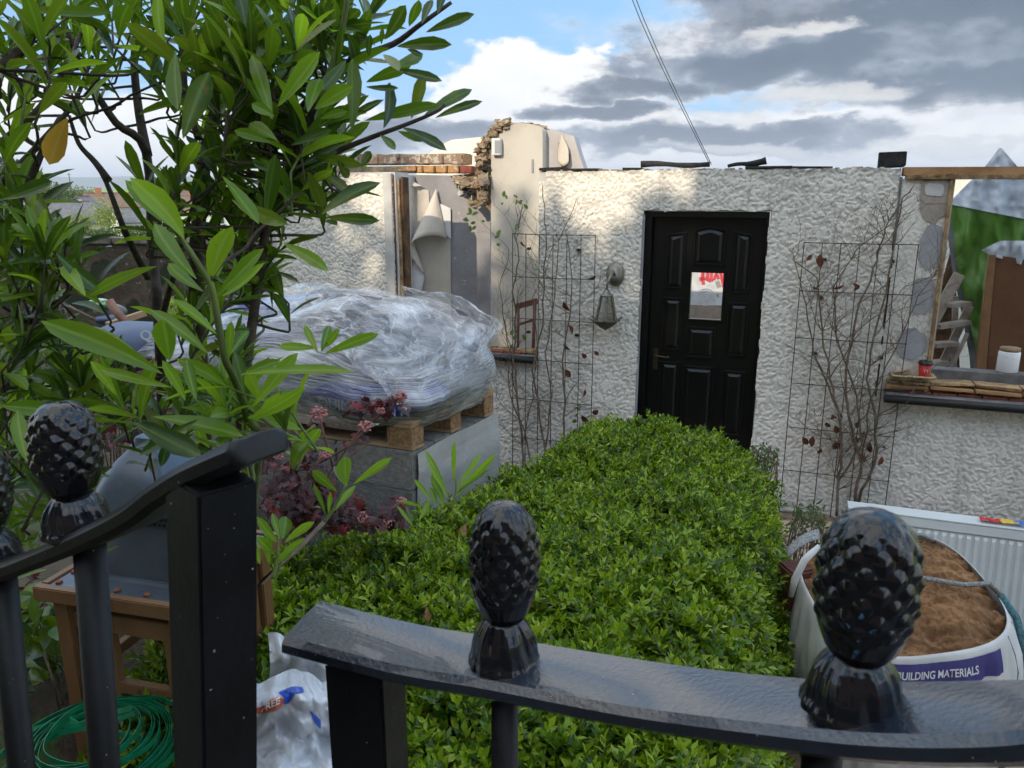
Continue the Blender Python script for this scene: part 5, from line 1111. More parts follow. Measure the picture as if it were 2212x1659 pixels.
mb = MB(); mb.prism([RPt(s0r, 0, -.09), RPt(s1r, 0, -.09), RPt(s1r, 1, -.09), RPt(s0r, 1, -.09)], WN * .01); mb.build('back_panel', M_rad, rad_)
for k in range(2): mb = MB(); mb.tube([RPt(s0r - .03, (.08, .94)[k], -.03), RPt(s0r, (.08, .94)[k], -.03)], .014, 10); mb.build('end_plug', M_pewter_d, rad_)
def scrap(label, u, v, w_, col, name='wrapper'):
    c = RPt(WS(u, v, 1.34)[0], 1.02, -.03); mb = MB()
    sd_ = random.random() * 9
    mb.grid(lambda i, j: c + WD * ((i - .5) * w_) + WN * ((j - .5) * .05) + Vector((0, 0, .012 + .022 * abs(mnoise.noise(Vector((i * 4, j * 3, sd_)))))), 14, 6)
    mb.build(name, material(name + '_print', col, .35), label=label, cat='wrapper', loc=c, fixn=False)
scrap('crumpled red wrapper lying on the radiator top', 2140, 1125, .11, (.55, .02, .02)); scrap('crumpled yellow wrapper on the radiator top at the picture edge', 2180, 1130, .09, (.65, .42, .03)); scrap('blue and white wrapper on the radiator top beyond the yellow one', 2208, 1133, .08, (.05, .15, .5))

# ============================================================ HEDGE
poly = np.array([(.42, 4.72), (1.0, 4.82), (1.34, 4.55), (1.38, 3.9), (1.15, 3.2), (.88, 2.6), (.64, 1.95), (.54, 1.25), (-1.15, 1.25), (-1.2, 2.75), (-.9, 2.98), (-.41, 3.38), (.08, 3.88)])
HT = .815
def pdist(P):
    """signed distance inside the hedge plan (positive inside) and outward direction"""
    best = np.full(len(P), 1e9); out = np.zeros((len(P), 2)); ins = np.zeros(len(P), bool)
    for a, b in zip(poly, np.roll(poly, -1, 0)):
        e = b - a; t = np.clip(((P - a) @ e) / (e @ e), 0, 1); c = a + t[:, None] * e; dv = P - c; dd = np.hypot(*dv.T); m_ = dd < best
        best = np.where(m_, dd, best); nn = np.array([-e[1], e[0]]) / np.hypot(*e); out[m_] = nn
        cr = ((a[1] > P[:, 1]) != (b[1] > P[:, 1])) & (P[:, 0] < (b[0] - a[0]) * (P[:, 1] - a[1]) / (b[1] - a[1] + 1e-12) + a[0]); ins ^= cr
    return np.where(ins, best, -best), out
def htop(x, y, d): return HT + .035 * fbm(x * 2.2, y * 2.2, 3, 44) - .11 * (1 - np.clip(d / .18, 0, 1)) ** 2.2 - .03 * sstep(y, 3.6, 4.6) * 0
def hedge_points(n, seed):
    rg = np.random.default_rng(seed); P = []; N = []
    q = np.stack([rg.uniform(-1.25, 1.5, n * 3), rg.uniform(1.2, 4.9, n * 3)], 1); d, o = pdist(q); q, d, o = q[d > 0], d[d > 0], o[d > 0]
    keepp = rg.random(len(q)) < np.clip(1.25 - q[:, 1] * .10, .5, 1); q, d, o = q[keepp], d[keepp], o[keepp]
    z = htop(q[:, 0], q[:, 1], d); k = (1 - np.clip(d / .16, 0, 1)) ** 1.2
    P.append(np.column_stack([q, z])); N.append(unit(np.column_stack([o * k[:, None], 1 - .6 * k])))
    # sides
    L = np.hypot(*(np.roll(poly, -1, 0) - poly).T); m_ = n; e = rg.choice(len(poly), m_, p=L / L.sum()); t = rg.random(m_)[:, None]
    a = poly[e]; b = np.roll(poly, -1, 0)[e]; c = a + (b - a) * t; ev = b - a; nn = np.stack([-ev[:, 1], ev[:, 0]], 1) / L[e][:, None]
    f = rg.random(m_) ** .8; zz = HT - .10 - f * (HT + .13); sidek = .01 + .13 * np.sin(np.clip(f * 1.2, 0, 1) * np.pi / 2) + .03 * fbm(c[:, 0] * 4, zz * 4 + c[:, 1] * 3, 3, 4)
    P.append(np.column_stack([c + nn * sidek[:, None], zz])); N.append(unit(np.column_stack([nn, np.full(m_, .35)])))
    return np.concatenate(P), np.concatenate(N)
# fix winding so that "outward" really is outward
_t = (poly[0] + poly[1]) / 2; _e = poly[1] - poly[0]; _n = np.array([-_e[1], _e[0]]) / np.hypot(*_e)
if pdist(np.array([_t + _n * .05]))[0][0] > 0: poly = poly[::-1].copy()
hedge = thing('box_hedge', 'dense bright green clipped box hedge filling the middle of the front garden', 'hedge', (.2, 3.0, 0))
M_hedge = leaf_material('box_leaves', [(0, (.018, .06, .006)), (.3, (.075, .165, .008)), (.65, (.17, .29, .010)), (.93, (.33, .43, .025)), (1, (.06, .09, .012))], .33, .22, (.34, .50, .02), spec=.45, rib=.12)
M_hcore = material('hedge_dark_core', (.020, .028, .010), .95, (.04, .035, .02), 40, bump=1., bscale=60, world=True)
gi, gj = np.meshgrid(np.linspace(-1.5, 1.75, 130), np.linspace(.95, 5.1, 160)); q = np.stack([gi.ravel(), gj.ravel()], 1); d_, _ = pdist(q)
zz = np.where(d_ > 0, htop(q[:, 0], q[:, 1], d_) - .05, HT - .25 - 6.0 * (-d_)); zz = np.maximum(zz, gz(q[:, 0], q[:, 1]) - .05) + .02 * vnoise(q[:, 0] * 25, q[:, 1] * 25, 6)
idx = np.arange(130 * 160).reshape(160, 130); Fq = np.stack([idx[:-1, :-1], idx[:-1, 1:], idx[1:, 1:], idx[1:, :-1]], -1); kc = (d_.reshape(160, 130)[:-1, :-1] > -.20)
npmesh('dark_core', np.column_stack([q, zz]), Fq[kc], M_hcore, hedge)  # dark core under the leaves, so the gaps between them read as shade
P, N = hedge_points(7400, 12); rg = np.random.default_rng(13)
ns = len(P); K = 9
ax = unit(N * .9 + rg.normal(size=(ns, 3)) * .42 + [0, 0, .30]); hgt_ = rg.uniform(.015, .065, ns)
u1 = unit(np.cross(ax, rg.normal(size=(ns, 3)))); u2 = np.cross(ax, u1)
Bs, Ds, Ns, Ls = [], [], [], []
P0 = P - N * (.012 + .020 * rg.normal(size=(ns, 1))) + N * (.06 * np.clip(fbm(P[:, 0] * 7, P[:, 1] * 7 + P[:, 2] * 5, 2, 90), -1, 1))[:, None]
for k in range(K):
    a = k * 2.4 + rg.random(ns) * .6; f = k / (K - 1); el_ = .25 + 1.0 * f
    out_ = u1 * np.cos(a)[:, None] + u2 * np.sin(a)[:, None]; dr = out_ * np.cos(el_) + ax * np.sin(el_)
    Bs.append(P0 + ax * (hgt_ * f)[:, None]); Ds.append(dr); Ns.append(unit(ax * np.cos(el_) - out_ * np.sin(el_))); Ls.append(rg.uniform(.028, .048, ns) * (1 + .18 * (P[:, 1] < 2.7)) * (1 - .25 * f))
B_, D_, N_, L_ = (np.concatenate(x) for x in (Bs, Ds, Ns, Ls))
rsp = np.tile(rg.random(ns), K); near = np.argsort(np.linalg.norm(B_ - np.array([0, 0, EYE]), axis=1) + 4 * (np.abs(B_[:, 0]) > .62 * B_[:, 1]) + 4 * (B_[:, 2] < .3))[:6000]
pick = rg.choice(near, 280, replace=False); mask = np.ones(len(B_), bool); mask[pick] = False
V, F, r_, rb = leafset(B_[mask], D_[mask], N_[mask], L_[mask], L_[mask] * .47, secs=((.5, 1.),), fold=.3, curl=.15)
r_ = (np.repeat(rsp[mask], 5) * .55 + r_ * .45)
npmesh('foliage', V, F, M_hedge, hedge, rnd={'rnd': r_, 'rib': rb * .6}, kind='stuff')
V, F, r_, rb = leafset([(0, 0, 0)], [(1, 0, 0)], [(0, 0, 1)], 1., .56, secs=((.25, .75), (.55, 1.), (.82, .7)), fold=.25, curl=.15)
lo = npmesh('leaf', V, F, M_hedge, hedge, rnd={'rnd': r_ * 0, 'rib': rb * .6}); lo_me = lo.data; bpy.data.objects.remove(lo)
lo_me.transform(Matrix.Translation(world_origin(hedge)))
for k in pick:
    o = bpy.data.objects.new('leaf', lo_me); COL.objects.link(o); o.parent = hedge
    x_ = Vector(D_[k]).normalized(); z_ = Vector(N_[k]); z_ = (z_ - x_ * z_.dot(x_)).normalized(); y_ = z_.cross(x_); m4 = Matrix((x_, y_, z_)).transposed().to_4x4()
    o.matrix_local = Matrix.Translation(Vector(B_[k]) - world_origin(hedge)) @ m4 @ Matrix.Scale(L_[k] * 1.05, 4)
def curled(name, label, u, v, y, L, mt, parent=None, ang=0.):
    p = YP(u, v, y); V, F, r_, rb = leafset([p], [(math.cos(ang), .2, math.sin(ang))], [(.2, -.8, .6)], L, L * .5, fold=.5, curl=.7)
    npmesh(name, V, F, mt, None, rnd={'rnd': r_, 'rib': rb}, loc=p, label=label, cat='fallen leaf')
M_tan = leaf_material('dry_tan_leaf', [(0, (.30, .12, .05)), (1, (.38, .18, .08))], .6, .3, (.4, .2, .08), rib=.1)
curled('fallen_leaf', 'curled orange brown leaf caught upright in the hedge left of the middle finial', 992, 1172, 3.0, .075, M_tan, ang=1.2)
curled('fallen_leaf', 'brown leaf lying on the hedge right of the middle finial', 1320, 1240, 2.72, .07, M_tan, ang=.1)
curled('fallen_leaf', 'dark brown leaf on the hedge just behind the middle finial', 1180, 1192, 2.9, .08, M_dead, ang=0.)
curled('fallen_leaf', 'small tan leaf low on the hedge near the gate rail end', 925, 1345, 2.3, .045, M_tan, ang=1.6)
# ============================================================ TALL EVERGREEN SHRUB ON THE LEFT
M_laurel = leaf_material('laurel_leaves', [(0, (.010, .034, .008)), (.4, (.020, .062, .009)), (.7, (.042, .105, .010)), (.92, (.10, .19, .015)), (1, (.15, .17, .02))], .27, .30, (.30, .48, .02), spec=.5, rib=.5, ribcol=(.16, .28, .06), blem=.6)
M_lime = leaf_material('young_lit_laurel_leaves', [(0, (.08, .18, .012)), (.5, (.14, .27, .016)), (1, (.22, .36, .025))], .32, .42, (.50, .72, .03), spec=.5, rib=.5, ribcol=(.34, .48, .12), blem=.4)  # lime of young shoots; lit leaves get their brightness from this colour too
M_yel = leaf_material('yellow_leaf', [(0, (.42, .22, .02)), (1, (.50, .28, .03))], .5, .5, (.6, .35, .04), rib=.3, ribcol=(.5, .4, .1))
M_lstem = material('dark_shrub_stem', (.035, .024, .018), .8, (.075, .055, .04), 30, bump=.6, bscale=60)
M_gstem = material('green_shoot', (.16, .22, .05), .6, (.10, .13, .04), 14)
SEC = ((.07, .20), (.24, .55), (.48, .88), (.70, 1.), (.88, .66))
class Leaves:
    def __init__(s): s.r = []
    def add(s, b, d, n, L, w, mt=0, curl=.18): s.r.append((tuple(b), tuple(d), tuple(n), L, w, mt, curl))
def px_leaf(S_, bu, bv, tu, tv, w_, d, mt=0, dd=None, face=None, curl=None):
    """leaf from base to tip; w_ picture width; dd: how much nearer or farther the tip lies"""
    if dd is None: dd = random.uniform(-.05, .05)
    a, b = D(bu, bv, d), D(tu, tv, d + dd); v = b - a; L = v.length; view = -ray(bu, bv).normalized()
    n = view + Vector((random.gauss(0, .35), random.gauss(0, .2), random.uniform(.0, .6))) if face is None else Vector(face)
    S_.add(a, v, n, L, w_ / 1640 * d * .84, mt, random.uniform(.02, .14) if curl is None else curl)
def along(S_, pts, n, L, w_, mt=0, f0=.15, up=.35, spread=.9, tipk=5, seed=0, d_w=None):
    """spirally set leaves along a shoot, closing in a whorl at its tip"""
    rd = random.Random(seed); P = [Vector(p) for p in pts]; seg = [(b - a).length for a, b in zip(P[:-1], P[1:])]; T = sum(seg)
    def at(f):
        q = f * T
        for a, b, s_ in zip(P[:-1], P[1:], seg):
            if q <= s_: return a.lerp(b, q / s_), (b - a).normalized()
            q -= s_
        return P[-1], (P[-1] - P[-2]).normalized()
    ph = rd.random() * 6
    for k in range(n + tipk):
        tip = k >= n; f = f0 + (1 - f0) * (k / max(1, n)) if not tip else 1.; p, t = at(min(f, 1.)); ph += 2.4
        a = t.orthogonal().normalized(); b = t.cross(a); o = a * math.cos(ph) + b * math.sin(ph)
        e = (rd.uniform(.35, .75) if not tip else rd.uniform(.7, 1.35)); dr = (o * math.cos(e) * spread + t * math.sin(e) + Vector((0, 0, up * .5))).normalized()
        nn = t * math.cos(e) - o * math.sin(e) * .8 + Vector((0, 0, .6))
        ll = L * rd.uniform(.72, 1.15) * (1 if not tip else .85); S_.add(p, dr, nn, ll, w_ * ll / L * rd.uniform(.85, 1.15), mt if rd.random() < .85 else 1 - min(mt, 1), rd.uniform(.05, .38))
MTS = [M_laurel, M_lime, M_yel]
def emit(S_, root, cap=295, nm='leaf'):
    """nearest leaves as parts, the rest as one part"""
    e = np.array((0, 0, EYE)); r_ = S_.r
    key = [-(q[3] / max(.3, np.linalg.norm(np.array(q[0]) - e))) + (10 if abs(q[0][0]) > .72 * q[0][1] or q[0][2] > EYE + .30 * q[0][1] else 0) for q in r_]; order = np.argsort(key)
    for k in order[:cap]:
        q = r_[k]; V, F, rn, rb = leafset([q[0]], [q[1]], [q[2]], q[3], q[4], secs=SEC, fold=.28, curl=q[6], bend=random.gauss(0, .09))
        npmesh(nm, V, F, MTS[q[5]], root, rnd={'rnd': rn, 'rib': rb})
    rest = [r_[k] for k in order[cap:]]
    for mt in (0, 1, 2):
        s_ = [q for q in rest if q[5] == mt]
        if not s_: continue
        V, F, rn, rb = leafset([q[0] for q in s_], [q[1] for q in s_], [q[2] for q in s_], [q[3] for q in s_], [q[4] for q in s_], secs=SEC, fold=.28, curl=[q[6] for q in s_], bend=np.random.default_rng(4).normal(size=len(s_)) * .1)
        npmesh('foliage', V, F, MTS[mt], root, rnd={'rnd': rn, 'rib': rb}, kind='stuff')
random.seed(31)
laurel = thing('laurel_shrub', 'tall evergreen shrub with long glossy leaves filling the upper left', 'shrub', (-.55, 1.35, .6))
S_ = Leaves()
LIMBS = []
def stem(pts, r0, r1, mt=M_lstem, root=laurel, nm='stem'):
    P = [D(*p) if len(p) == 3 else Vector(p[:3]) for p in pts]; Q = []
    for i in range(len(P) - 1):
        a, b = P[i], P[i + 1]; p_ = P[max(i - 1, 0)]; n_ = P[min(i + 2, len(P) - 1)]
        for k in range(4):
            t = k / 4; Q.append(.5 * ((2 * a) + (b - p_) * t + (2 * p_ - 5 * a + 4 * b - n_) * t * t + (3 * a - p_ - 3 * b + n_) * t ** 3))
    Q.append(P[-1]); n = len(Q); LIMBS.extend([tuple(q) for q in Q] if root is laurel else []); mb = MB(); mb.tube(Q, [r0 + (r1 - r0) * i / (n - 1) for i in range(n)], 8); mb.build(nm, mt, root); return Q
# main limbs (u, v, depth)
stem([(352, 1460, 2.7), (352, 1250, 2.65), (350, 950, 2.3), (345, 720, 1.68), (330, 560, 1.66), (316, 330, 1.6), (250, 265, 1.55), (190, 170, 1.5), (150, 80, 1.45), (120, -20, 1.42)], .017, .003)
stem([(318, 335, 1.6), (300, 240, 1.62), (290, 130, 1.62), (300, 20, 1.6), (306, -60, 1.6)], .011, .005)
stem([(460, 1450, 2.7), (458, 1250, 2.6), (440, 900, 2.0), (425, 640, 1.6), (430, 470, 1.55), (450, 300, 1.5), (490, 170, 1.48), (535, 60, 1.45), (560, -40, 1.45)], .023, .007)
stem([(430, 470, 1.55), (470, 400, 1.5), (540, 330, 1.45), (610, 280, 1.4), (690, 190, 1.35), (760, 130, 1.3), (850, 95, 1.28), (905, 55, 1.26), (975, 5, 1.25)], .011, .003)
stem([(500, 1440, 2.6), (520, 1250, 2.3), (535, 1000, 1.5), (520, 900, 1.38), (545, 700, 1.32), (565, 560, 1.3), (580, 470, 1.27), (610, 420, 1.25), (628, 366, 1.22), (648, 310, 1.2), (680, 230, 1.17)], .012, .005)
stem([(600, 400, 1.25), (680, 352, 1.22), (740, 322, 1.2), (820, 290, 1.18), (880, 268, 1.17), (945, 240, 1.16), (960, 225, 1.16)], .0055, .002)
stem([(690, 215, 1.15), (715, 150, 1.13), (728, 110, 1.12), (738, 70, 1.12), (750, 0, 1.1), (752, -40, 1.1)], .0055, .004, M_gstem)
stem([(430, 300, 1.5), (400, 200, 1.5), (395, 120, 1.5), (370, 20, 1.5)], .009, .004)
stem([(700, 150, 1.3), (660, 100, 1.35), (640, 20, 1.4)], .005, .003)
for q in ([(-20, 330, 1.3), (60, 260, 1.3), (100, 215, 1.32), (150, 130, 1.35), (180, 60, 1.4)], [(-20, 420, 1.4), (30, 370, 1.4), (95, 300, 1.4), (160, 220, 1.42), (200, 120, 1.42)], [(235, 390, 1.5), (205, 350, 1.5), (170, 310, 1.5), (150, 250, 1.5)], [(320, 600, 1.6), (270, 500, 1.5), (230, 395, 1.5), (190, 330, 1.5)],
          [(-10, 150, 1.2), (60, 90, 1.25), (110, 30, 1.25), (140, -30, 1.25)], [(50, 430, 1.3), (90, 330, 1.3), (130, 250, 1.35)], [(345, 700, 1.6), (385, 560, 1.5), (420, 430, 1.5)], [(-40, 1150, 1.5), (-5, 900, 1.45), (20, 800, 1.4), (60, 700, 1.35)], [(350, 900, 1.6), (300, 820, 1.5), (240, 740, 1.4)]):
    stem(q, .008, .003)
sh = stem([(530, 1200, 2.0), (560, 980, 1.35), (535, 905, 1.2), (526, 870, 1.15), (505, 815, 1.1), (486, 775, 1.05), (470, 690, 1.02), (457, 620, 1.0), (425, 565, .98), (395, 520, .97), (366, 478, .95)], .0075, .003, M_gstem)
# traced leaves of the lit shoots (base, tip, width, depth)
for q in ((398, 516, 322, 366, 66, .95), (370, 490, 268, 392, 40, .96), (425, 603, 303, 487, 52, .97), (440, 630, 337, 574, 36, .99), (455, 606, 470, 482, 58, 1.0), (468, 640, 562, 541, 44, 1.0), (468, 722, 380, 641, 32, 1.0), (452, 766, 329, 650, 38, 1.02), (340, 575, 183, 612, 32, 1.02),
          (495, 775, 497, 695, 24, 1.04), (498, 766, 533, 704, 20, 1.05), (366, 780, 352, 690, 60, 1.02), (401, 866, 360, 775, 30, 1.02), (425, 866, 395, 778, 32, 1.04), (372, 837, 206, 801, 30, 1.0), (252, 855, 200, 778, 34, 1.05), (352, 808, 98, 664, 66, .92), (345, 802, 171, 718, 44, .94),
          (478, 640, 560, 600, 32, 1.05), (470, 600, 470, 540, 30, 1.02), (610, 525, 715, 573, 34, 1.06), (535, 905, 661, 858, 38, 1.02), (560, 905, 600, 850, 34, 1.05), (520, 812, 600, 770, 30, 1.05), (545, 880, 640, 700 + 60, 40, 1.06), (519, 809, 752, 775, 30, 1.0), (690, 752, 598, 750, 26, 1.02), (700, 765, 815, 715, 30, 1.0), (688, 765, 655, 697, 20, 1.0), (694, 762, 712, 700, 26, 1.02), (700, 752, 732, 718, 20, 1.04)):
    px_leaf(S_, *q, mt=1)
# long dark ones and the silhouettes against the sky on the right
Z2 = lambda x, y: (542 + x / 3.497, y / 3.497)
for a, b, c, d, w_ in ((1320, 245, 1680, 100, 110), (1100, 352, 1500, 290, 125), (1010, 300, 1190, 60, 130), (1195, 200, 1262, 10, 110), (1290, 185, 1372, -20, 100), (1410, 110, 1450, -80, 80), (1180, 372, 1290, 412, 55), (890, 430, 882, 258, 70), (985, 335, 990, 215, 45), (1060, 500, 1335, 440, 105), (868, 622, 1200, 480, 110), (1080, 522, 1440, 602, 100),
                       (865, 655, 1105, 690, 62), (760, 1000, 790, 440, 165), (1210, 900, 1335, 568, 130), (860, 912, 1390, 775, 115), (1290, 892, 1662, 622, 110), (1390, 892, 1738, 730, 85), (1140, 962, 1488, 1105, 115), (1110, 990, 1312, 1078, 72), (975, 1020, 1112, 1112, 80), (440, 1170, 840, 1255, 105), (830, 1262, 922, 1150, 95),
                       (530, 1625, 895, 1285, 150), (430, 1290, 560, 1560, 130), (530, 1290, 742, 1450, 110), (650, 1200, 740, 1360, 90), (600, 1210, 580, 1420, 90), (560, 1640, 960, 1665, 110), (240, 480, 520, 75, 60), (520, 190, 640, 300, 50), (560, 20, 650, 200, 150), (730, 250, 845, 460, 110), (270, 480, 130, 130, 120),
                       (720, 450, 560, 700, 120), (1000, 410, 1120, 490, 110), (700, 620, 640, 380, 90), (640, 950, 1000, 745, 90), (640, 560, 720, 200, 100), (330, 1270, 720, 1080, 90), (250, 1300, 30, 1180, 120), (480, 820, 440, 560, 120), (300, 1100, 600, 950, 100)):
    u0, v0 = Z2(a, b); u1, v1 = Z2(c, d); px_leaf(S_, u0, v0, u1, v1, w_ / 3.497, random.uniform(1.1, 1.22), mt=0)
u0, v0 = Z2(1000, 972); u1, v1 = Z2(1130, 650); px_leaf(S_, u0, v0, u1, v1, 36, 1.15, mt=0)
for a, b, c, d, w_ in ((165, 905, 8, 365, 140), (200, 810, 512, 385, 175), (480, 825, 745, 620, 155), (160, 900, -80, 560, 120), (430, 850, 500, 540, 150), (180, 880, 0, 780, 110), (200, 1060, -40, 900, 130), (160, 1080, -120, 960, 100), (520, 900, 720, 820, 80)):
    u0, v0 = Z2(a, b); u1, v1 = Z2(c, d); px_leaf(S_, u0, v0, u1, v1, w_ / 3.497, random.uniform(1.02, 1.1), mt=1)
px_leaf(S_, 146, 254, 98, 352, 58, 1.1, mt=2, dd=0)
for q in ((500, 430, 610, 500, 40), (480, 380, 560, 470, 42), (395, 300, 440, 150, 60), (380, 110, 365, 230, 50), (0, 876, 112, 880, 44), (60, 1000, 22, 890, 40), (70, 1000, 130, 905, 38), (290, 912, 430, 985, 60), (430, 905, 300, 985, 34), (330, 900, 530, 925, 52), (120, 545, 215, 640, 40), (185, 640, 130, 560, 40), (0, 430, 110, 400, 40), (40, 20, 240, 30, 30)):
    px_leaf(S_, *q, random.uniform(.98, 1.15), mt=0 if random.random() < .6 else 1)
# filler shoots through the crown: (u, v, radius px, count, depth range, leaf size)
rd = random.Random(77)
GAPS = [(-20, 325, 155, 425), (195, 930, 420, 1300), (190, 120, 300, 330), (20, 185, 110, 340), (150, 340, 300, 520), (340, 150, 400, 260), (560, 600, 640, 800), (240, 560, 330, 700), (600, 480, 760, 800)]
def shoots(cu, cv, ru, rv, n, d0, d1, lime=.12, L=.095, up=(0, -1)):
    for k in range(max(1, round(n * .95))):
        a = rd.random() * 6.283; q = math.sqrt(rd.random()); u, v = cu + ru * q * math.cos(a), cv + rv * q * math.sin(a); d = rd.uniform(d0, d1)
        if any(x0 < u < x1 and y0 < v < y1 for x0, y0, x1, y1 in GAPS): continue
        p = D(u, v, d); dr = Vector((up[0] + rd.gauss(0, .55), rd.gauss(0, .35), -up[1] + rd.gauss(0, .25))).normalized(); ln = rd.uniform(.05, .16)
        q0 = p - dr * ln; bend = Vector((rd.gauss(0, .015), rd.gauss(0, .015), 0)); pts = [q0, q0.lerp(p, .5) + bend, p]
        lm = rd.random() < lime; mb = MB(); la = np.array(LIMBS); di = np.linalg.norm(la - np.array(q0) - np.array(dr) * .0, axis=1) + .35 * np.maximum(0, la[:, 2] - q0.z); nb = Vector(la[int(np.argmin(di))])
        if .02 < (nb - q0).length < .28 and v < 880: c1_ = nb.lerp(q0, .6) - dr * (nb - q0).length * .10; cc_ = [nb.lerp(c1_, t).lerp(c1_.lerp(q0, t), t) + Vector((math.sin(t * 9 + k), math.cos(t * 7 + k), math.sin(t * 5))) * .003 for t in (0, .15, .3, .45, .6, .75, .9)]; mb.tube(cc_ + [q0, pts[1], p], [.0030, .0029, .0028, .0026, .0025, .0024, .0023, .0022, .0020, .0016], 5)
        else: mb.tube(pts, [.0032, .0026, .0018], 5)
        mb.v = mb.v; mb.build('twig', M_gstem if lm else M_lstem, laurel)
        along(S_, pts, rd.randint(3, 7), L * rd.uniform(.8, 1.15), L * .25, 1 if lm else 0, f0=.1, seed=rd.random(), tipk=rd.randint(3, 5))
shoots(60, 60, 150, 90, 13, 1.1, 1.6, .1); shoots(250, 60, 130, 80, 12, 1.2, 1.7, .1); shoots(440, 60, 120, 90, 17, 1.15, 1.6, .1); shoots(610, 80, 110, 110, 17, 1.1, 1.5, .1, up=(.3, -1)); shoots(760, 60, 90, 80, 9, 1.15, 1.4, .1, up=(.7, -.8))
shoots(40, 170, 70, 50, 5, 1.2, 1.5); shoots(300, 190, 60, 60, 4, 1.4, 1.7); shoots(430, 240, 90, 100, 11, 1.2, 1.6, .15); shoots(580, 250, 100, 100, 17, 1.15, 1.5, .3); shoots(690, 330, 60, 80, 8, 1.15, 1.4, .1, up=(.4, -.8))
shoots(-10, 330, 50, 90, 5, 1.2, 1.5); shoots(480, 420, 110, 80, 14, 1.15, 1.6, .15); shoots(620, 440, 90, 70, 9, 1.2, 1.5, .1, up=(.4, -.7)); shoots(370, 400, 60, 80, 5, 1.3, 1.6, .2); shoots(20, 470, 60, 90, 8, 1.1, 1.4, .15)
shoots(30, 620, 90, 90, 11, 1.1, 1.5, .15); shoots(530, 560, 80, 90, 8, 1.2, 1.5, .2, up=(.2, -.8)); shoots(120, 560, 70, 50, 4, 1.15, 1.4, .1); shoots(60, 800, 110, 100, 14, 1.2, 1.6, .2); shoots(260, 880, 160, 90, 16, 1.25, 1.7, .35); shoots(430, 830, 90, 90, 9, 1.2, 1.6, .3); shoots(120, 980, 160, 90, 16, 1.3, 1.8, .15); shoots(420, 700, 50, 60, 4, 1.3, 1.6, .2); shoots(640, 900, 30, 50, 2, 1.15, 1.3, .6)
shoots(60, 1100, 120, 90, 10, 1.4, 1.9, .05); shoots(520, 880, 50, 60, 4, 1.1, 1.3, .7)
emit(S_, laurel)
# separate sprigs rising out of the hedge
def sprig(label, base, tip, leaves, d, seed, mt=1, L=.08):
    t = thing('laurel_sprig', label, 'plant', D(*base, d)); s2 = Leaves(); random.seed(seed)
    stem([(*base, d), ((base[0] + tip[0]) / 2 + 4, (base[1] + tip[1]) / 2, d), (*tip, d)], .004, .0022, M_gstem, t)
    for q in leaves: px_leaf(s2, *q, d, mt=mt if random.random() < .8 else 0)
    emit(s2, t); return t
Z1 = lambda *q: tuple((271 + q[i] / 2.511) if i % 2 == 0 else (576 + q[i] / 2.511) for i in range(4)) + (q[4] / 2.511,)
sprig('narrow leaved green sprig standing up in front of the white wrapped block pack', (975, 1100), (985, 1030),
      [Z1(*q) for q in ((1750, 1250, 1633, 985, 42), (1740, 1240, 1640, 1060, 36), (1785, 1180, 1770, 945, 34), (1790, 1210, 1935, 1012, 40), (1790, 1220, 2025, 1035, 44), (1790, 1235, 1970, 1080, 40), (1780, 1260, 1880, 1150, 34), (1660, 1270, 1568, 1155, 34), (1720, 1290, 1682, 1120, 60), (1730, 1290, 1700, 1130, 40), (1690, 1300, 1650, 1190, 44), (1560, 1410, 1480, 1310, 34), (1560, 1410, 1520, 1290, 30), (1590, 1380, 1660, 1265, 40), (1600, 1300, 1500, 1262, 26))], 2.6, 5)
sprig('broad leaved shoot crossing the red shrub behind the tall gate post', (700, 1128), (745, 1050),
      [Z1(*q) for q in ((1150, 1222, 1005, 1098, 70), (1200, 1195, 1168, 1030, 112), (1235, 1180, 1442, 1040, 60), (1085, 1345, 1036, 1175, 34), (1110, 1345, 1238, 1175, 46), (1100, 1340, 1110, 1230, 34), (1060, 1310, 1020, 1290, 26), (1180, 1180, 1115, 1075, 34))], 1.5, 6)
sprig('leafy shoot rising beside the post between hedge and red shrub', (590, 1250), (600, 1160),
      [Z1(*q) for q in ((830, 1500, 700, 1380, 60), (840, 1480, 790, 1340, 50), (850, 1480, 890, 1350, 90), (860, 1500, 1010, 1370, 60), (800, 1560, 720, 1470, 60), (780, 1616, 760, 1440, 60), (800, 1616, 960, 1460, 50), (820, 1616, 900, 1540, 50), (730, 1616, 705, 1500, 40))], 1.35, 7)
random.seed(15); mb = MB(); mb.tube([D(518, 1330, 2.25), D(530, 1290, 1.7), D(560, 1262, 1.35), D(640, 1190, 1.45), D(700, 1128, 1.5)], .0045, 6); mb.build('bare_twig', M_stem, label='bare grey twig slanting up from the post across the hedge', cat='twig', loc=D(560, 1260, 1.35))
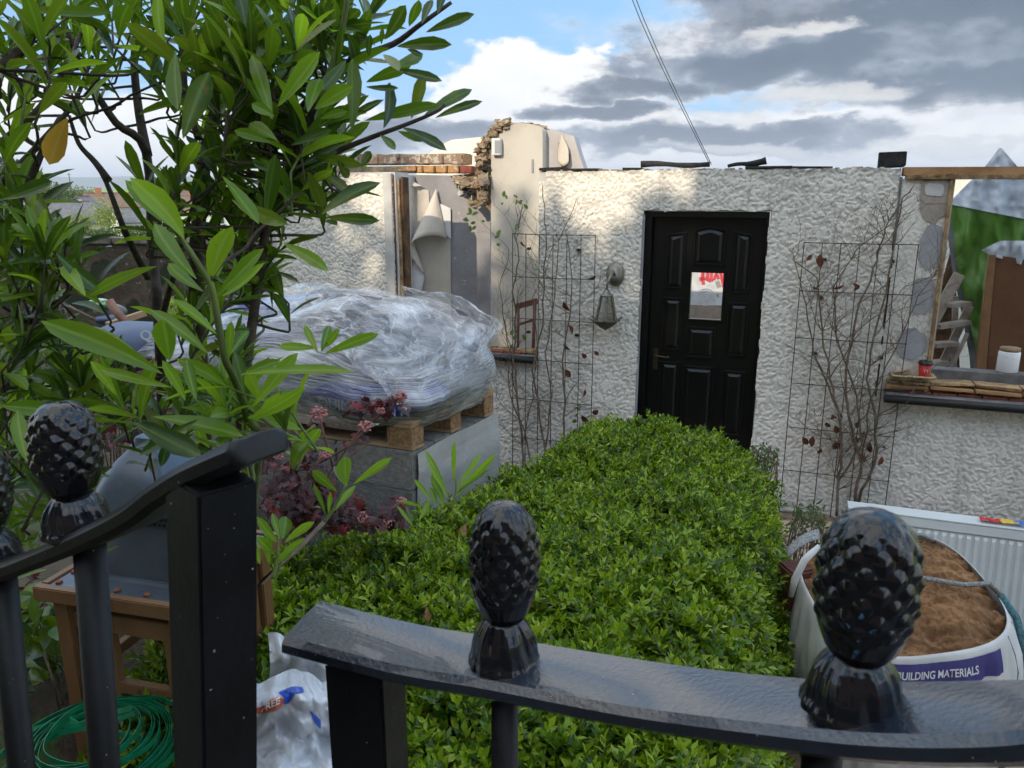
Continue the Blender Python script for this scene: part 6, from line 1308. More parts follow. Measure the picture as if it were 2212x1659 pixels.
# ============================================================ RED-LEAVED SHRUB WITH PINK FLOWER HEADS
M_redleaf = leaf_material('dark_red_leaves', [(0, (.022, .008, .012)), (.6, (.045, .010, .014)), (.85, (.09, .010, .013)), (1, (.20, .012, .012))], .5, .2, (.25, .02, .02), rib=.1)
M_pink = material('pink_flower', (.48, .17, .18), .8, (.60, .30, .28), 60, bump=.8, bscale=200)
red = thing('red_shrub', 'dark red leaved shrub with round pink flower heads behind the gate post', 'shrub', D(640, 1120, 2.9))
tpl = np.array([(0, 0), (.30, -.30), (.42, -.12), (.55, -.42), (.70, -.16), (1., 0), (.70, .16), (.55, .42), (.42, .12), (.30, .30)])
def lobed(Bp, Dr, Nn, Ls, name='foliage', **k):
    Bp, Dr, Nn = np.array(Bp, float), unit(Dr), np.array(Nn, float); Nn = unit(Nn - Dr * (Nn * Dr).sum(1, keepdims=True)); Sd = np.cross(Dr, Nn); Ls = np.array(Ls)[:, None, None]
    c = Bp[:, None] + Dr[:, None] * (.45 * Ls)
    V = Bp[:, None] + Ls * (Dr[:, None] * tpl[None, :, :1] + Sd[:, None] * tpl[None, :, 1:2] * 1.15) - Nn[:, None] * (Ls * .3 * (tpl[None, :, :1] ** 2 + np.abs(tpl[None, :, 1:2]) * .3)); V = np.concatenate([V, c], 1)
    F = np.array([(10, i, (i + 1) % 10) for i in range(10)]); F = (F[None] + (np.arange(len(Bp)) * 11)[:, None, None]).reshape(-1, 3)
    r_ = np.repeat(rng.random(len(Bp)), 11); return npmesh(name, V.reshape(-1, 3), F, M_redleaf, red, rnd={'rnd': r_, 'rib': r_ * 0}, **k)
rg = np.random.default_rng(3); Bp, Dr, Nn, Ls = [], [], [], []
def redmass(cu, cv, ru, rv, n, d0, d1, L=.045):
    for _ in range(n):
        a = rg.random() * 6.283; q = math.sqrt(rg.random()); Bp.append(D(cu + ru * q * math.cos(a), cv + rv * q * math.sin(a), rg.uniform(d0, d1))); Dr.append((rg.normal(), rg.normal() * .5 - .3, rg.normal() * .6 - .1)); Nn.append((rg.normal() * .5, -.5 + rg.normal() * .4, 1)); Ls.append(L * rg.uniform(.6, 1.25))
redmass(640, 1070, 75, 70, 320, 2.7, 3.2); redmass(700, 1100, 90, 40, 150, 2.75, 3.1); redmass(800, 1125, 70, 18, 80, 2.8, 3.1); redmass(800, 875, 55, 18, 34, 2.9, 3.1, .05); redmass(705, 915, 25, 20, 8, 2.9, 3.1, .05); redmass(680, 990, 30, 22, 26, 2.9, 3.1); redmass(760, 950, 30, 20, 8, 2.9, 3.1); redmass(850, 1090, 35, 18, 18, 2.9, 3.0); redmass(830, 870, 45, 12, 24, 2.85, 3.0, .055)
redmass(300, 880, 60, 70, 150, 2.6, 3.2, .05); redmass(300, 790, 40, 25, 26, 2.8, 3.1, .07); redmass(200, 930, 60, 60, 60, 2.7, 3.2, .05); redmass(560, 980, 30, 60, 60, 2.8, 3.2); redmass(60, 1290, 60, 90, 60, 2.6, 3.0); redmass(460, 880, 40, 40, 26, 2.7, 3.0, .05)
order = np.argsort(-np.array(Ls)); big = order[:240]; small = order[240:]; A = lambda l, k: [l[i] for i in k]
for i in big: lobed([Bp[i]], [Dr[i]], [Nn[i]], [Ls[i]], 'leaf')
lobed(A(Bp, small), A(Dr, small), A(Nn, small), A(Ls, small), kind='stuff')
heads = [(689, 893, 19), (789, 922, 17), (866, 857, 15), (823, 887, 10), (703, 980, 14), (600, 982, 13), (617, 1124, 12), (781, 1118, 15), (838, 1130, 13), (868, 1082, 11), (590, 1005, 8), (255, 776, 17), (174, 866, 10), (262, 779, 14)]
for u, v, r_ in heads:
    c = D(u, v, 2.85); rr = r_ / 1640 * 2.85; mb = MB(); rq = random.Random(u)
    for k in range(60):
        d = Vector((rq.gauss(0, 1), rq.gauss(0, 1), rq.gauss(0, 1))).normalized(); d.z *= .75; p = c + d * rr * rq.uniform(.6, 1.); s_ = rr * .22
        mb.box(p, (s_, s_, s_), Matrix.Rotation(rq.random() * 3, 3, 'X') @ Matrix.Rotation(rq.random() * 3, 3, 'Z'), s_ * .25)
    mb.build('flower_head', M_pink, red)
M_rstem = material('red_brown_twig', (.12, .05, .04), .7, (.18, .10, .07), 30)
for pts in ([(640, 1130), (720, 1010), (770, 940), (789, 922), (830, 890), (866, 857)], [(600, 1130), (640, 1050), (703, 980)], [(720, 1010), (700, 940), (689, 893)], [(560, 1100), (590, 1040), (600, 982)], [(700, 1140), (800, 1130), (868, 1082)], [(690, 1000), (760, 960), (785, 930)], [(280, 900), (270, 830), (257, 780)], [(660, 1130), (690, 1060), (740, 1000), (790, 960)]):
    mb = MB(); mb.tube([D(u, v, 2.9) for u, v in pts], .0042, 5); mb.build('stem', M_rstem, red)
# ============================================================ LOW GREEN PLANTS, LEFT BACK
def herb(name, label, cat, cu, cv, ru, rv, n, d0, d1, L, mt, seed, asp=.55):
    rg = np.random.default_rng(seed); a = rg.random(n) * 6.283; q = np.sqrt(rg.random(n)); B_ = np.array([D(cu + ru * q_ * math.cos(a_), cv + rv * q_ * math.sin(a_), rg.uniform(d0, d1)) for a_, q_ in zip(a, q)])
    t = thing(name, label, cat, Vector(B_.mean(0)) - Vector((0, 0, .1)))
    V, F, r_, rb = leafset(B_, rg.normal(size=(n, 3)) + [0, -.3, .3], rg.normal(size=(n, 3)) * .5 + [0, -.4, 1], L * rg.uniform(.6, 1.2, n), L * asp * rg.uniform(.8, 1.2, n), secs=((.3, .8), (.6, 1.)), curl=.3)
    npmesh('foliage', V, F, mt, t, rnd={'rnd': r_, 'rib': rb * .5}, kind='stuff'); mb = MB()
    for k in range(0, n, max(1, n // 40)): mb.tube([B_[k], Vector(B_[k]) + Vector((rg.normal() * .02, .02, -.12)), Vector(B_[k]) + Vector((rg.normal() * .02, .04, -.3))], .003, 4)
    mb.build('stems', M_stem, t, kind='stuff'); return t
M_herb = leaf_material('yellow_green_leaves', [(0, (.10, .18, .02)), (.6, (.19, .29, .04)), (1, (.30, .36, .06))], .5, .4, (.4, .5, .06), rib=.2)
herb('leafy_plant', 'yellow green small leaved plant low behind the evergreen shrub', 'plant', 190, 860, 110, 60, 420, 3.0, 3.8, .06, M_herb, 1)
herb('leafy_plant', 'dark green leafy plant behind the coils of green strap', 'plant', 60, 1380, 90, 110, 160, 2.3, 2.9, .11, M_laurel, 2, .4)
herb('leafy_plant', 'sprays of green leaves at the foot of the brown garden wall', 'plant', 400, 665, 60, 18, 220, 6.0, 7.5, .06, M_herb, 3)
herb('leafy_plant', 'tangle of green leaves left of the wire rack', 'plant', 40, 760, 90, 50, 260, 3.6, 4.6, .06, M_young, 4)
herb('dock_plant', 'big drooping green leaves beside the wooden lantern foot', 'plant', 95, 1490, 60, 60, 14, 2.5, 2.7, .24, M_laurel, 6, .42)
herb('weeds', 'dark thin weeds growing between hedge and sand bag', 'weeds', 1745, 1130, 40, 45, 240, 4.3, 4.9, .05, M_crown_mid, 7, .25)
herb('small_plant', 'little bush at the hedge corner below the door', 'plant', 1650, 985, 35, 25, 220, 4.6, 4.9, .03, M_crown_mid, 8, .5)
# ---------- clutter in front of the brown wall
rk = thing('wire_rack', 'square grey wire rack propped against the brown garden wall', 'rack', D(95, 700, 6.0)); M_grill = material('galvanised_wire', (.20, .19, .17), .6, (.13, .10, .08), 20, metal=.4)
c0, c1, c2, c3 = D(50, 612, 6.0), D(122, 598, 6.4), D(146, 690, 6.2), D(62, 708, 5.8)
for k in range(9):
    f = k / 8
    mb = MB(); mb.tube([c0.lerp(c3, f), c1.lerp(c2, f)], .009 if k in (0, 8) else .005, 5); mb.build('wire', M_grill, rk)
    mb = MB(); mb.tube([c0.lerp(c1, f), c3.lerp(c2, f)], .009 if k in (0, 8) else .005, 5); mb.build('wire', M_grill, rk)
def handle(label, pts, r_, d, mt=None):
    mb = MB(); mb.tube([D(u, v, d) for u, v in pts], r_, 8); return mb.build('tool_handle', mt or material('worn_pink_wood', (.32, .17, .12), .7, (.24, .12, .08), 12), label=label, cat='handle', loc=D(*pts[0], d))
handle('pinkish wooden tool handle slanting down beside the far left sack', [(236, 650), (250, 672), (283, 708)], .032, 5.6)
handle('curved brown handle standing in front of the green tub', [(158, 722), (178, 740), (200, 752), (212, 775), (212, 795)], .022, 4.4)
handle('dark thin pole lying across the clutter near the wire rack', [(120, 645), (160, 668), (205, 690)], .012, 5.8, M_stem)
gb = D(170, 755, 4.7); tub = thing('green_tub', 'dark green plastic tub wrapped in clear film in front of the brown wall', 'tub', gb - Vector((0, 0, .14)))
mb = MB(); mb.lathe([(.0, -.14), (.10, -.14), (.125, .10), (.135, .12), (.128, .125), (.115, .10), (.0, .06)], gb, 26); mb.build('tub_body', material('green_plastic', (.01, .09, .05), .35, (.02, .12, .07), 9), tub)
def blobsack(name, label, u, v, d, r_, mt, cat):
    c = D(u, v, d); mb = MB(); n1_, n2_ = 22, 12; pts = []
    for j in range(n2_ + 1):
        for i in range(n1_):
            th_, ph = 2 * math.pi * i / n1_, -math.pi / 2 + math.pi * j / n2_; q = Vector((math.cos(th_) * math.cos(ph) * r_[0], math.sin(th_) * math.cos(ph) * r_[1], math.sin(ph) * r_[2])); pts.append(c + q * (1 + .35 * mnoise.noise(q * 9 + Vector((u, v, 0)))))
    mb.add(pts, [(j * n1_ + i, j * n1_ + (i + 1) % n1_, (j + 1) * n1_ + (i + 1) % n1_, (j + 1) * n1_ + i) for j in range(n2_) for i in range(n1_)], True); return mb.build(name, mt, label=label, cat=cat, loc=c)
blobsack('crumpled_bag', 'crumpled green and white striped bag near the tool handle', 214, 656, 6.0, (.10, .06, .05), material('green_print', (.02, .28, .05), .5, (.5, .55, .5), 12, stretch=(1, 1, 5), nlo=.48, nhi=.52), 'bag')
blobsack('grey_sheet', 'folded grey plastic sheet behind the wooden tool handle', 235, 672, 6.1, (.13, .08, .07), material('grey_plastic', (.20, .20, .20), .5, (.12, .12, .13), 8), 'sheet')
blobsack('blue_bag', 'dark blue plastic bag lying under the grey sheet', 232, 690, 5.9, (.10, .07, .04), material('blue_plastic', (.03, .04, .10), .4, (.06, .08, .16), 8), 'bag')
blobsack('white_bag', 'pale plastic bag showing between leaves above the tall finial', 225, 872, 3.2, (.14, .08, .05), material('pale_plastic', (.55, .52, .55), .45, (.35, .3, .4), 8), 'bag')
mb = MB(); a_, b_ = D(232, 703, 5.7), D(312, 676, 5.9); mb.bar(a_, b_, .06, .04, jit=.002); mb.build('plank', M_palw, label='short pale plank lying behind the left end of the pallet', cat='plank', loc=a_)
# ============================================================ BLACK IRON GATE LEAVES IN FRONT
def M_iron(name, col, rough, bscale, bstr, spots=None):
    m = material(name, col, rough, tuple(min(1, c * 1.8 + .002) for c in col), 9, bump=bstr, bscale=bscale, bdist=.0016, spec=.3, spots=spots); return m
M_fe = M_iron('black_gate_paint', (.0035, .004, .005), .45, 60, .5, [((.10, .09, .08, 1), 55, .745)])
M_ferail = M_iron('weathered_sky_tint_paint', (.004, .008, .017), .17, 230, .7, [((.16, .15, .14, 1), 90, .75)]); M_ferail.node_tree.nodes['Principled BSDF'].inputs['Specular IOR Level'].default_value = 1.; M_ferail.node_tree.nodes['Principled BSDF'].inputs['Coat Weight'].default_value = .6  # blue in the base colour stands in for sky reflected on the rail
M_fegl = M_iron('thick_gloss_paint', (.0030, .0030, .005), .12, 40, .35, [((.10, .05, .025, 1), 26, .76)])
M_fegl.node_tree.nodes['Principled BSDF'].inputs['Specular IOR Level'].default_value = .6
def smooth(pts, k=6):
    Q = []
    for i in range(len(pts) - 1):
        a, b = pts[i], pts[i + 1]; p_ = pts[max(i - 1, 0)]; n_ = pts[min(i + 2, len(pts) - 1)]
        for q in range(k): t = q / k; Q.append(.5 * ((2 * a) + (b - p_) * t + (2 * p_ - 5 * a + 4 * b - n_) * t * t + (3 * a - p_ - 3 * b + n_) * t ** 3))
    Q.append(pts[-1]); return Q
def rail(path, wd, th_, name, mt, root, endround=False):
    """flat bar following a path, wide side level"""
    Q = smooth(path, 8); n = len(Q); mb = MB(); prof = []; e = th_ * .28
    for (x, z) in ((-.5, -.5), (.5, -.5), (.5, .5), (-.5, .5)):
        for dx, dz in (((0, 1), (1, 0)) if (x < 0) == (z < 0) else ((1, 0), (0, 1))):
            prof.append((x * wd - math.copysign(e * dx, x), z * th_ - math.copysign(e * dz, z)))
    prof = [(-wd / 2, -th_ / 2 + e), (-wd / 2 + e, -th_ / 2), (wd / 2 - e, -th_ / 2), (wd / 2, -th_ / 2 + e), (wd / 2, th_ / 2 - e), (wd / 2 - e, th_ / 2)] + [(wd / 2 - e - (wd - 2 * e) * k / 6, th_ / 2 + .0012 * math.sin(math.pi * k / 6)) for k in range(1, 6)] + [(-wd / 2 + e, th_ / 2), (-wd / 2, th_ / 2 - e)]
    m_ = len(prof); vs_ = []
    for i, p in enumerate(Q):
        t = (Q[min(i + 1, n - 1)] - Q[max(i - 1, 0)]).normalized(); s_ = t.cross(Vector((0, 0, 1))).normalized(); u_ = s_.cross(t)
        sc = 1.
        if endround and i > n - 5: sc = (1, .97, .88, .66)[i - (n - 4)]
        for x, z in prof: vs_.append(p + s_ * x * sc + u_ * (z * (1 if sc == 1 else .5 + .5 * sc) - th_ / 2))
    fs = [(i * m_ + k, i * m_ + (k + 1) % m_, (i + 1) * m_ + (k + 1) % m_, (i + 1) * m_ + k) for i in range(n - 1) for k in range(m_)] + [tuple(range(m_ - 1, -1, -1)), tuple((n - 1) * m_ + k for k in range(m_))]
    mb.add(vs_, fs, True); o = mb.build(name, mt, root); md = o.modifiers.new('es', 'EDGE_SPLIT'); md.split_angle = R(40); return Q
def finial(c, H_, Rm, root, seed, twist=0.):
    """pine cone on a leafy bell"""
    nt_, nz_ = 168, 150; th_ = np.arange(nt_) / nt_ * 2 * np.pi; t = np.linspace(0, 1, nz_ + 1); T, A_ = np.meshgrid(t, th_, indexing='ij')
    prof = np.interp(T, [0, .03, .10, .22, .38, .52, .68, .82, .91, .96, .985, 1], [.50, .60, .76, .91, .99, 1., .97, .86, .68, .50, .34, .0])
    rows = 10.4; k = T * rows; N_ = 10
    # two sets of spirals crossing: raised diamonds
    s1 = A_ * N_ / (2 * np.pi) + k * .5 + twist; s2 = A_ * N_ / (2 * np.pi) - k * .5 + twist
    d1 = np.abs((s1 % 1) - .5) * 2; d2 = np.abs((s2 % 1) - .5) * 2
    jq = .10 * vnoise(A_ * 3, T * 8, seed + 1); dm = np.sqrt(d1 ** 2 + d2 ** 2) + jq; bump = np.clip(1 - dm / 1.05, 0, 1) ** .85
    tipf = 1 + .35 * ((s1 % 1) - (s2 % 1)); env = sstep(T, .20, .34) * (1 - sstep(T, .93, .99) * .6)
    cup_ = np.abs(np.sin(A_ * 4 + .6)) ** .6 * (1 - sstep(T, .18, .30)) * .5
    r_ = Rm * prof * (.91 + .10 * bump * tipf * env + .05 * cup_ + .012 * vnoise(A_ * 4, T * 9, seed))
    X_ = np.stack([r_ * np.cos(A_), r_ * np.sin(A_), T * H_ * (1 + .0 * T) + .0 * A_], -1) + np.array(c)
    idx = np.arange((nz_ + 1) * nt_).reshape(nz_ + 1, nt_); idn = np.roll(idx, -1, 1); F = np.stack([idx[:-1], idn[:-1], idn[1:], idx[1:]], -1).reshape(-1, 4)
    fo = thing('finial', None, None, c); fo.parent = root; fo.location = Vector(c) - world_origin(root); del_ = [fo.pop(k, None) for k in ('label', 'category')] if False else None
    npmesh('pine_cone', X_.reshape(-1, 3), F, M_fegl, fo)
    # bell of gathered leaves below
    hb = H_ * .40; t = np.linspace(0, 1, 60); T, A_ = np.meshgrid(t, th_, indexing='ij')
    prof = np.interp(T, [0, .05, .16, .24, .45, .70, .86, .96, 1.], [.92, 1.0, .99, .93, .88, .78, .66, .56, .50])
    fl = .5 + .5 * np.cos(A_ * 6 + 1.6 * T + .4); r_ = Rm * prof * (1 + .09 * (fl - .5) * np.sin(np.clip((T - .12) / .88, 0, 1) * np.pi) + .022 * np.cos(A_ * 14 + 3 * T) + .012 * np.cos(T * 9 + np.sin(A_ * 2) * 1.5))
    X_ = np.stack([r_ * np.cos(A_), r_ * np.sin(A_), -hb + T * (hb + H_ * .02)], -1) + np.array(c)
    idx = np.arange(60 * nt_).reshape(60, nt_); idn = np.roll(idx, -1, 1); F = np.stack([idx[:-1], idn[:-1], idn[1:], idx[1:]], -1).reshape(-1, 4)
    npmesh('bell_base', X_.reshape(-1, 3), F, M_fegl, fo); return hb
# right leaf
gate_r = thing('iron_gate', 'right black iron gate leaf with broad flat top rail and two pine cone finials', 'gate', D(1500, 1659, .55))
rp = [D(600, 1330, .70), D(655, 1334, .695), D(880, 1390, .67), D(1090, 1424, .635), D(1440, 1483, .565), D(1840, 1522, .475), D(2212, 1521, .41), D(2500, 1508, .36)]
rp = rp[1:]
Qr = rail(rp, .072, .0185, 'top_rail', M_ferail, gate_r)
def on_path(Q, u):
    best = min(range(len(Q)), key=lambda i: abs(1106 + 1640 * Q[i].x / (Q[i].y * cT - (Q[i].z - EYE) * sT) - u)); return Q[best]
c2 = on_path(Qr, 1083); c3 = on_path(Qr, 1822)
def cone_on(c, wpx, hpx, root, seed, tw=0.):
    d = (Vector(c) - Vector((0, 0, EYE))).dot(Vector((0, cT, -sT))); Rm = wpx / 2 / 1640 * d * 1.02; H_ = hpx / 1640 * d * 1.02
    hb = H_ * .40; finial((c[0], c[1], c[2] + hb - .004), H_, Rm, root, seed, tw)
cone_on((c2.x, c2.y, c2.z), 150, 262, gate_r, 3); cone_on((c3.x, c3.y, c3.z), 207, 325, gate_r, 8, .3)
def vbar(Q, u, r_, root, L=.9, lean=0.):
    p = on_path(Q, u); mb = MB(); mb.tube([p - Vector((0, 0, .012)), p - Vector((lean * L, 0, L))], r_, 18); mb.build('bar', M_fe, root)
vbar(Qr, 1086, .0115, gate_r); vbar(Qr, 1798, .0125, gate_r); vbar(Qr, 2420, .0125, gate_r)
pm = on_path(Qr, 775); rdir = (on_path(Qr, 900) - on_path(Qr, 700)).normalized(); ya = math.atan2(rdir.y, rdir.x)
mb = MB(); mb.box(pm + Vector((.0, .0, -.5 - .012)), (.056, .050, 1.), Matrix.Rotation(ya, 3, 'Z')); mb.build('gate_post', M_fe, gate_r, bevel=.003)
# left leaf
gate_l = thing('iron_gate', 'left black iron gate leaf whose rail sweeps up to a square post', 'gate', D(300, 1659, .6))
lp_ = [D(-160, 1235, .86), D(0, 1212, .78), D(150, 1157, .69), D(300, 1085, .61), D(380, 1028, .57), D(450, 984, .54), D(510, 955, .52), D(560, 934, .505)]
Ql = rail(lp_, .050, .018, 'top_rail', M_fe, gate_l, True)
c1 = on_path(Ql, 160); cone_on((c1.x, c1.y, c1.z + .004), 141, 205, gate_l, 5, .1)
c0_ = on_path(Ql, -28); cone_on((c0_.x, c0_.y, c0_.z), 130, 195, gate_l, 6, .2)
vbar(Ql, 196, .0135, gate_l, lean=.07); vbar(Ql, 8, .0135, gate_l, lean=.07); vbar(Ql, -150, .015, gate_l, lean=.07)
pm = D(452, 992, .535); mb = MB(); mb.box(pm + Vector((-.04, 0, -.5 - .012)), (.047, .045, 1.), Matrix.Rotation(R(4.6), 3, 'Y') @ Matrix.Rotation(R(-40), 3, 'Z')); mb.build('gate_post', M_fe, gate_l, bevel=.002)
# chips and bird specks on the paint
random.seed(6)
M_speck = material('pale_paint_chip', (.42, .40, .36), .8, (.25, .20, .15), 90)
def specks(o, us, vs_, n, r0, r1, root):
    cp = Vector((0, 0, EYE)) - world_origin(o); mb = MB(); w0 = world_origin(o)
    for k in range(n):
        ok, p, nn, _ = o.ray_cast(cp, ray(random.uniform(*us), random.uniform(*vs_)).normalized())
        if not ok: continue
        a = nn.orthogonal().normalized(); b = nn.cross(a); r_ = random.uniform(r0, r1) * random.choice((1, 1, .5)); m_ = 7; st = random.uniform(.4, 1); an = random.random() * 6
        a, b = a * math.cos(an) + b * math.sin(an), b * math.cos(an) - a * math.sin(an)
        ring = [w0 + p + nn * .00035 + (a * math.cos(q * 6.283 / m_) + b * st * math.sin(q * 6.283 / m_)) * r_ * random.uniform(.6, 1.2) for q in range(m_)]
        mb.add(ring, [tuple(range(m_))])
    if mb.f: mb.build('paint_chips', M_speck, root, fixn=False, kind='stuff')
bpy.context.view_layer.update()
for o in [q for q in gate_l.children if q.name.startswith(('gate_post', 'bar', 'top_rail'))]: specks(o, (0, 620), (900, 1659), 110, .0004, .0012, gate_l)
for o in [q for q in gate_r.children if q.name.startswith(('gate_post', 'bar', 'top_rail'))]: specks(o, (600, 2212), (1310, 1659), 90, .0003, .0010, gate_r)
# ============================================================ WOODEN GARDEN LANTERN WITH METAL ROOF
Lc = D(360, 1218, 2.25); yl = R(-14); LR = Matrix.Rotation(yl, 3, 'Z'); lz0 = Lc.z
def GL(x, y, z): return Vector((Lc.x, Lc.y, lz0)) + LR @ Vector((x, y, z * (.88 if z > 0 else 1)))
glt = thing('garden_lantern', 'large wooden garden lantern with a grey metal chimney roof behind the gate', 'lantern', GL(0, 0, -.62))
M_zinc = material('grey_zinc', (.11, .14, .18), .36, (.075, .095, .125), 4, metal=.45, bump=.15, bscale=14, bdist=.01, spots=[((.20, .10, .05, 1), 40, .80)])
M_zdark = material('dark_zinc', (.07, .08, .10), .45, (.10, .11, .13), 20, metal=.5)
M_teak = material('varnished_teak', (.15, .075, .03), .5, (.22, .12, .055), 3, bump=.4, bscale=30, stretch=(1, 1, .25), nlo=.4, nhi=.6)
def gbox(mb, x, y, z, sx, sy, sz, jit=0): return mb.box(GL(x, y, z), (sx, sy, sz), LR, jit)
hw = .226
mb = MB(); gbox(mb, 0, 0, .012, 2 * hw - .03, 2 * hw - .03, .012); mb.build('roof_plate', M_zinc, glt, bevel=.002)
for x, y, sx, sy in ((0, -hw, 2 * hw + .03, .026), (0, hw, 2 * hw + .03, .026), (-hw, 0, .026, 2 * hw - .028), (hw, 0, .026, 2 * hw - .028)):
    mb = MB(); gbox(mb, x, y, 0, sx, sy, .042); mb.build('roof_edge', M_teak, glt, bevel=.003)
M_rust = material('rusty_screw', (.26, .10, .04), .9, (.18, .06, .03), 60)
for k in range(5):
    mb = MB(); p = GL(-hw + .035 + k * .095, -hw + .03, .02); mb.lathe([(.0, 0), (.010, 0), (.007, .006), (.0, .007)], p, 10); mb.build('screw', M_rust, glt)
for k in range(3): mb = MB(); p = GL(-hw + .03, -hw + .09 + k * .1, .02); mb.lathe([(.0, 0), (.010, 0), (.007, .006), (.0, .007)], p, 10); mb.build('screw', M_rust, glt)
mb = MB(); fz = ((.150, .018), (.142, .03), (.120, .20)); pts = []
for r_, z in fz: pts += [GL(-r_, -r_, z), GL(r_, -r_, z), GL(r_, r_, z), GL(-r_, r_, z)]
mb.add(pts, [(i * 4 + k, i * 4 + (k + 1) % 4, (i + 1) * 4 + (k + 1) % 4, (i + 1) * 4 + k) for i in range(2) for k in range(4)] + [(8, 9, 10, 11)]); mb.build('chimney_box', M_zinc, glt, bevel=.002)
mb = MB(); gbox(mb, 0, 0, .222, .236, .236, .044); band_ = mb.build('vent_band', M_zinc, glt, bevel=.002)
mb = MB()
for s_ in (0, 1):
    for k in range(15):
        for r_ in range(2):
            x = -.108 + k * .0155 + (.0077 if r_ else 0); z = .212 + r_ * .017; a = GL(x, -.1185, z) if s_ == 0 else GL(.1185, x, z); nrm = LR @ (Vector((0, -1, 0)) if s_ == 0 else Vector((1, 0, 0)))
            mb.tube([a, a + nrm * .0015], .0048, 8)
mb.build('vent_holes', M_felt, band_, kind='stuff')
prof = [(.150, .243), (.152, .250), (.146, .262), (.128, .300), (.106, .345), (.080, .385), (.056, .412), (.040, .438), (.034, .455)]
mb = MB(); pts = []; nn_ = 32
for r_, z in prof:
    for k in range(nn_):
        a = 2 * math.pi * k / nn_ + math.pi / 4; e = 5.; sq = (abs(math.cos(a - math.pi / 4 * 0)) ** e + abs(math.sin(a)) ** e) ** (-1 / e); pts.append(GL(r_ * math.cos(a) * sq, r_ * math.sin(a) * sq, z))
mb.add(pts, [(i * nn_ + k, i * nn_ + (k + 1) % nn_, (i + 1) * nn_ + (k + 1) % nn_, (i + 1) * nn_ + k) for i in range(len(prof) - 1) for k in range(nn_)] + [tuple(range(nn_ - 1, -1, -1)), tuple((len(prof) - 1) * nn_ + k for k in range(nn_))], True)
mb.build('bell_roof', M_zinc, glt).modifiers.new('es', 'EDGE_SPLIT').split_angle = R(34)
mb = MB(); mb.lathe([(.0, .450), (.034, .452), (.043, .470), (.043, .486), (.032, .503), (.012, .508), (.0, .508)], GL(0, 0, 0), 24); mb.build('knob', M_zdark, glt)
mb = MB(); mb.tube([GL(-.042, 0, .478), GL(-.040, 0, .50), GL(-.018, 0, .52), GL(.0, 0, .526), GL(.035, 0, .522), GL(.065, 0, .495), GL(.070, 0, .455), GL(.050, 0, .430)], .0065, 8); mb.build('handle', M_zdark, glt)
mb = MB(); mb.tube([GL(.0 + .016 * math.cos(a), .0, .545 + .018 * math.sin(a)) for a in np.linspace(0, 6.3, 22)], .0035, 6, False); mb.build('ring', M_zdark, glt)
for x, y in ((-.185, -.185), (.185, -.185), (.185, .185), (-.185, .185)):
    mb = MB(); gbox(mb, x, y, -.32, .05, .05, .60); mb.build('leg', M_teak, glt, bevel=.003)
for sd_ in range(4):
    q = Matrix.Rotation(sd_ * math.pi / 2, 3, 'Z')
    def GQ(x, y, z): return GL(*(q @ Vector((x, y, z))))
    rt_ = LR @ q
    for x, z, sx, sz, nm in ((0, -.09, .32, .055, 'top_rail'), (0, -.29, .32, .035, 'middle_rail'), (0, -.59, .32, .05, 'bottom_rail'), (-.055, -.34, .035, .46, 'mullion'), (.14, -.34, .03, .46, 'stile'), (-.14, -.34, .03, .46, 'stile')):
        if nm in ('mullion',) and sd_ in (1, 3): continue
        mb = MB(); mb.box(GQ(x, -.183, z), (sx, .022 + (.004 if 'rail' in nm else 0), sz), rt_); mb.build(nm, M_teak, glt, bevel=.002)
mb = MB(); gbox(mb, 0, 0, -.60, .36, .36, .02); mb.build('floor_board', M_teak, glt, bevel=.002)
mb = MB(); gbox(mb, .04, -.172, -.44, .18, .006, .24); mb.build('slate_panel', M_slate2, glt)
mb = MB(); mb.box(GL(-.12, -.205, -.30), (.03, .03, .05), LR); mb.build('latch', material('orange_teak', (.30, .13, .05), .6), glt, bevel=.003)
# ============================================================ COIL OF GREEN STRAP
cg = D(205, 1636, 1.9); coil = thing('strap_coil', 'coil of shiny green plastic strap lying at the lower left', 'strap', cg - Vector((0, 0, .07)))
M_strapg = material('green_plastic_strap', (.004, .13, .055), .28, (.01, .19, .09), 30, spec=.6)
random.seed(12)
for k in range(17):
    r_ = .10 + .0068 * k + random.uniform(-.004, .004); zo = .012 * math.sin(k * 1.3) + (16 - k) * .0035; tx, ty = random.uniform(-.05, .05), random.uniform(-.05, .05); cx, cy = random.uniform(-.012, .012), random.uniform(-.012, .012); mb = MB(); n = 72; vs_ = []
    for i in range(n):
        a = 2 * math.pi * i / n; z = zo + tx * math.cos(a) * r_ * 2 + ty * math.sin(a) * r_ * 2 + .006 * math.sin(3 * a + k)
        for dr_, dz in ((0, .0), (.0012, .0), (.0012, .014), (0, .014)): vs_.append(cg + Vector(((r_ + dr_) * math.cos(a) + cx, (r_ + dr_) * math.sin(a) + cy, z + dz)))
    fs = [(i * 4 + q, ((i + 1) % n) * 4 + q, ((i + 1) % n) * 4 + (q + 1) % 4, i * 4 + (q + 1) % 4) for i in range(n) for q in range(4)]
    mb.add(vs_, fs); mb.build('strap_turn', M_strapg, coil, fixn=False)
for pts in ([(40, 1640), (130, 1590), (200, 1560), (285, 1535)], [(45, 1600), (150, 1585), (250, 1560), (290, 1548)], [(150, 1560), (200, 1585), (300, 1600), (370, 1640)], [(60, 1585), (120, 1572), (175, 1575)]):
    Q = smooth([D(u, v, 1.93) for u, v in pts], 8); mb = MB(); vs_ = []
    for p in Q: vs_ += [p, p + Vector((0, .002, .003)), p + Vector((0, .006, .013)), p + Vector((0, .004, .010))]
    mb.add(vs_, [(i * 4 + q, (i + 1) * 4 + q, (i + 1) * 4 + (q + 1) % 4, i * 4 + (q + 1) % 4) for i in range(len(Q) - 1) for q in range(4)]); mb.build('loose_end', M_strapg, coil, fixn=False)
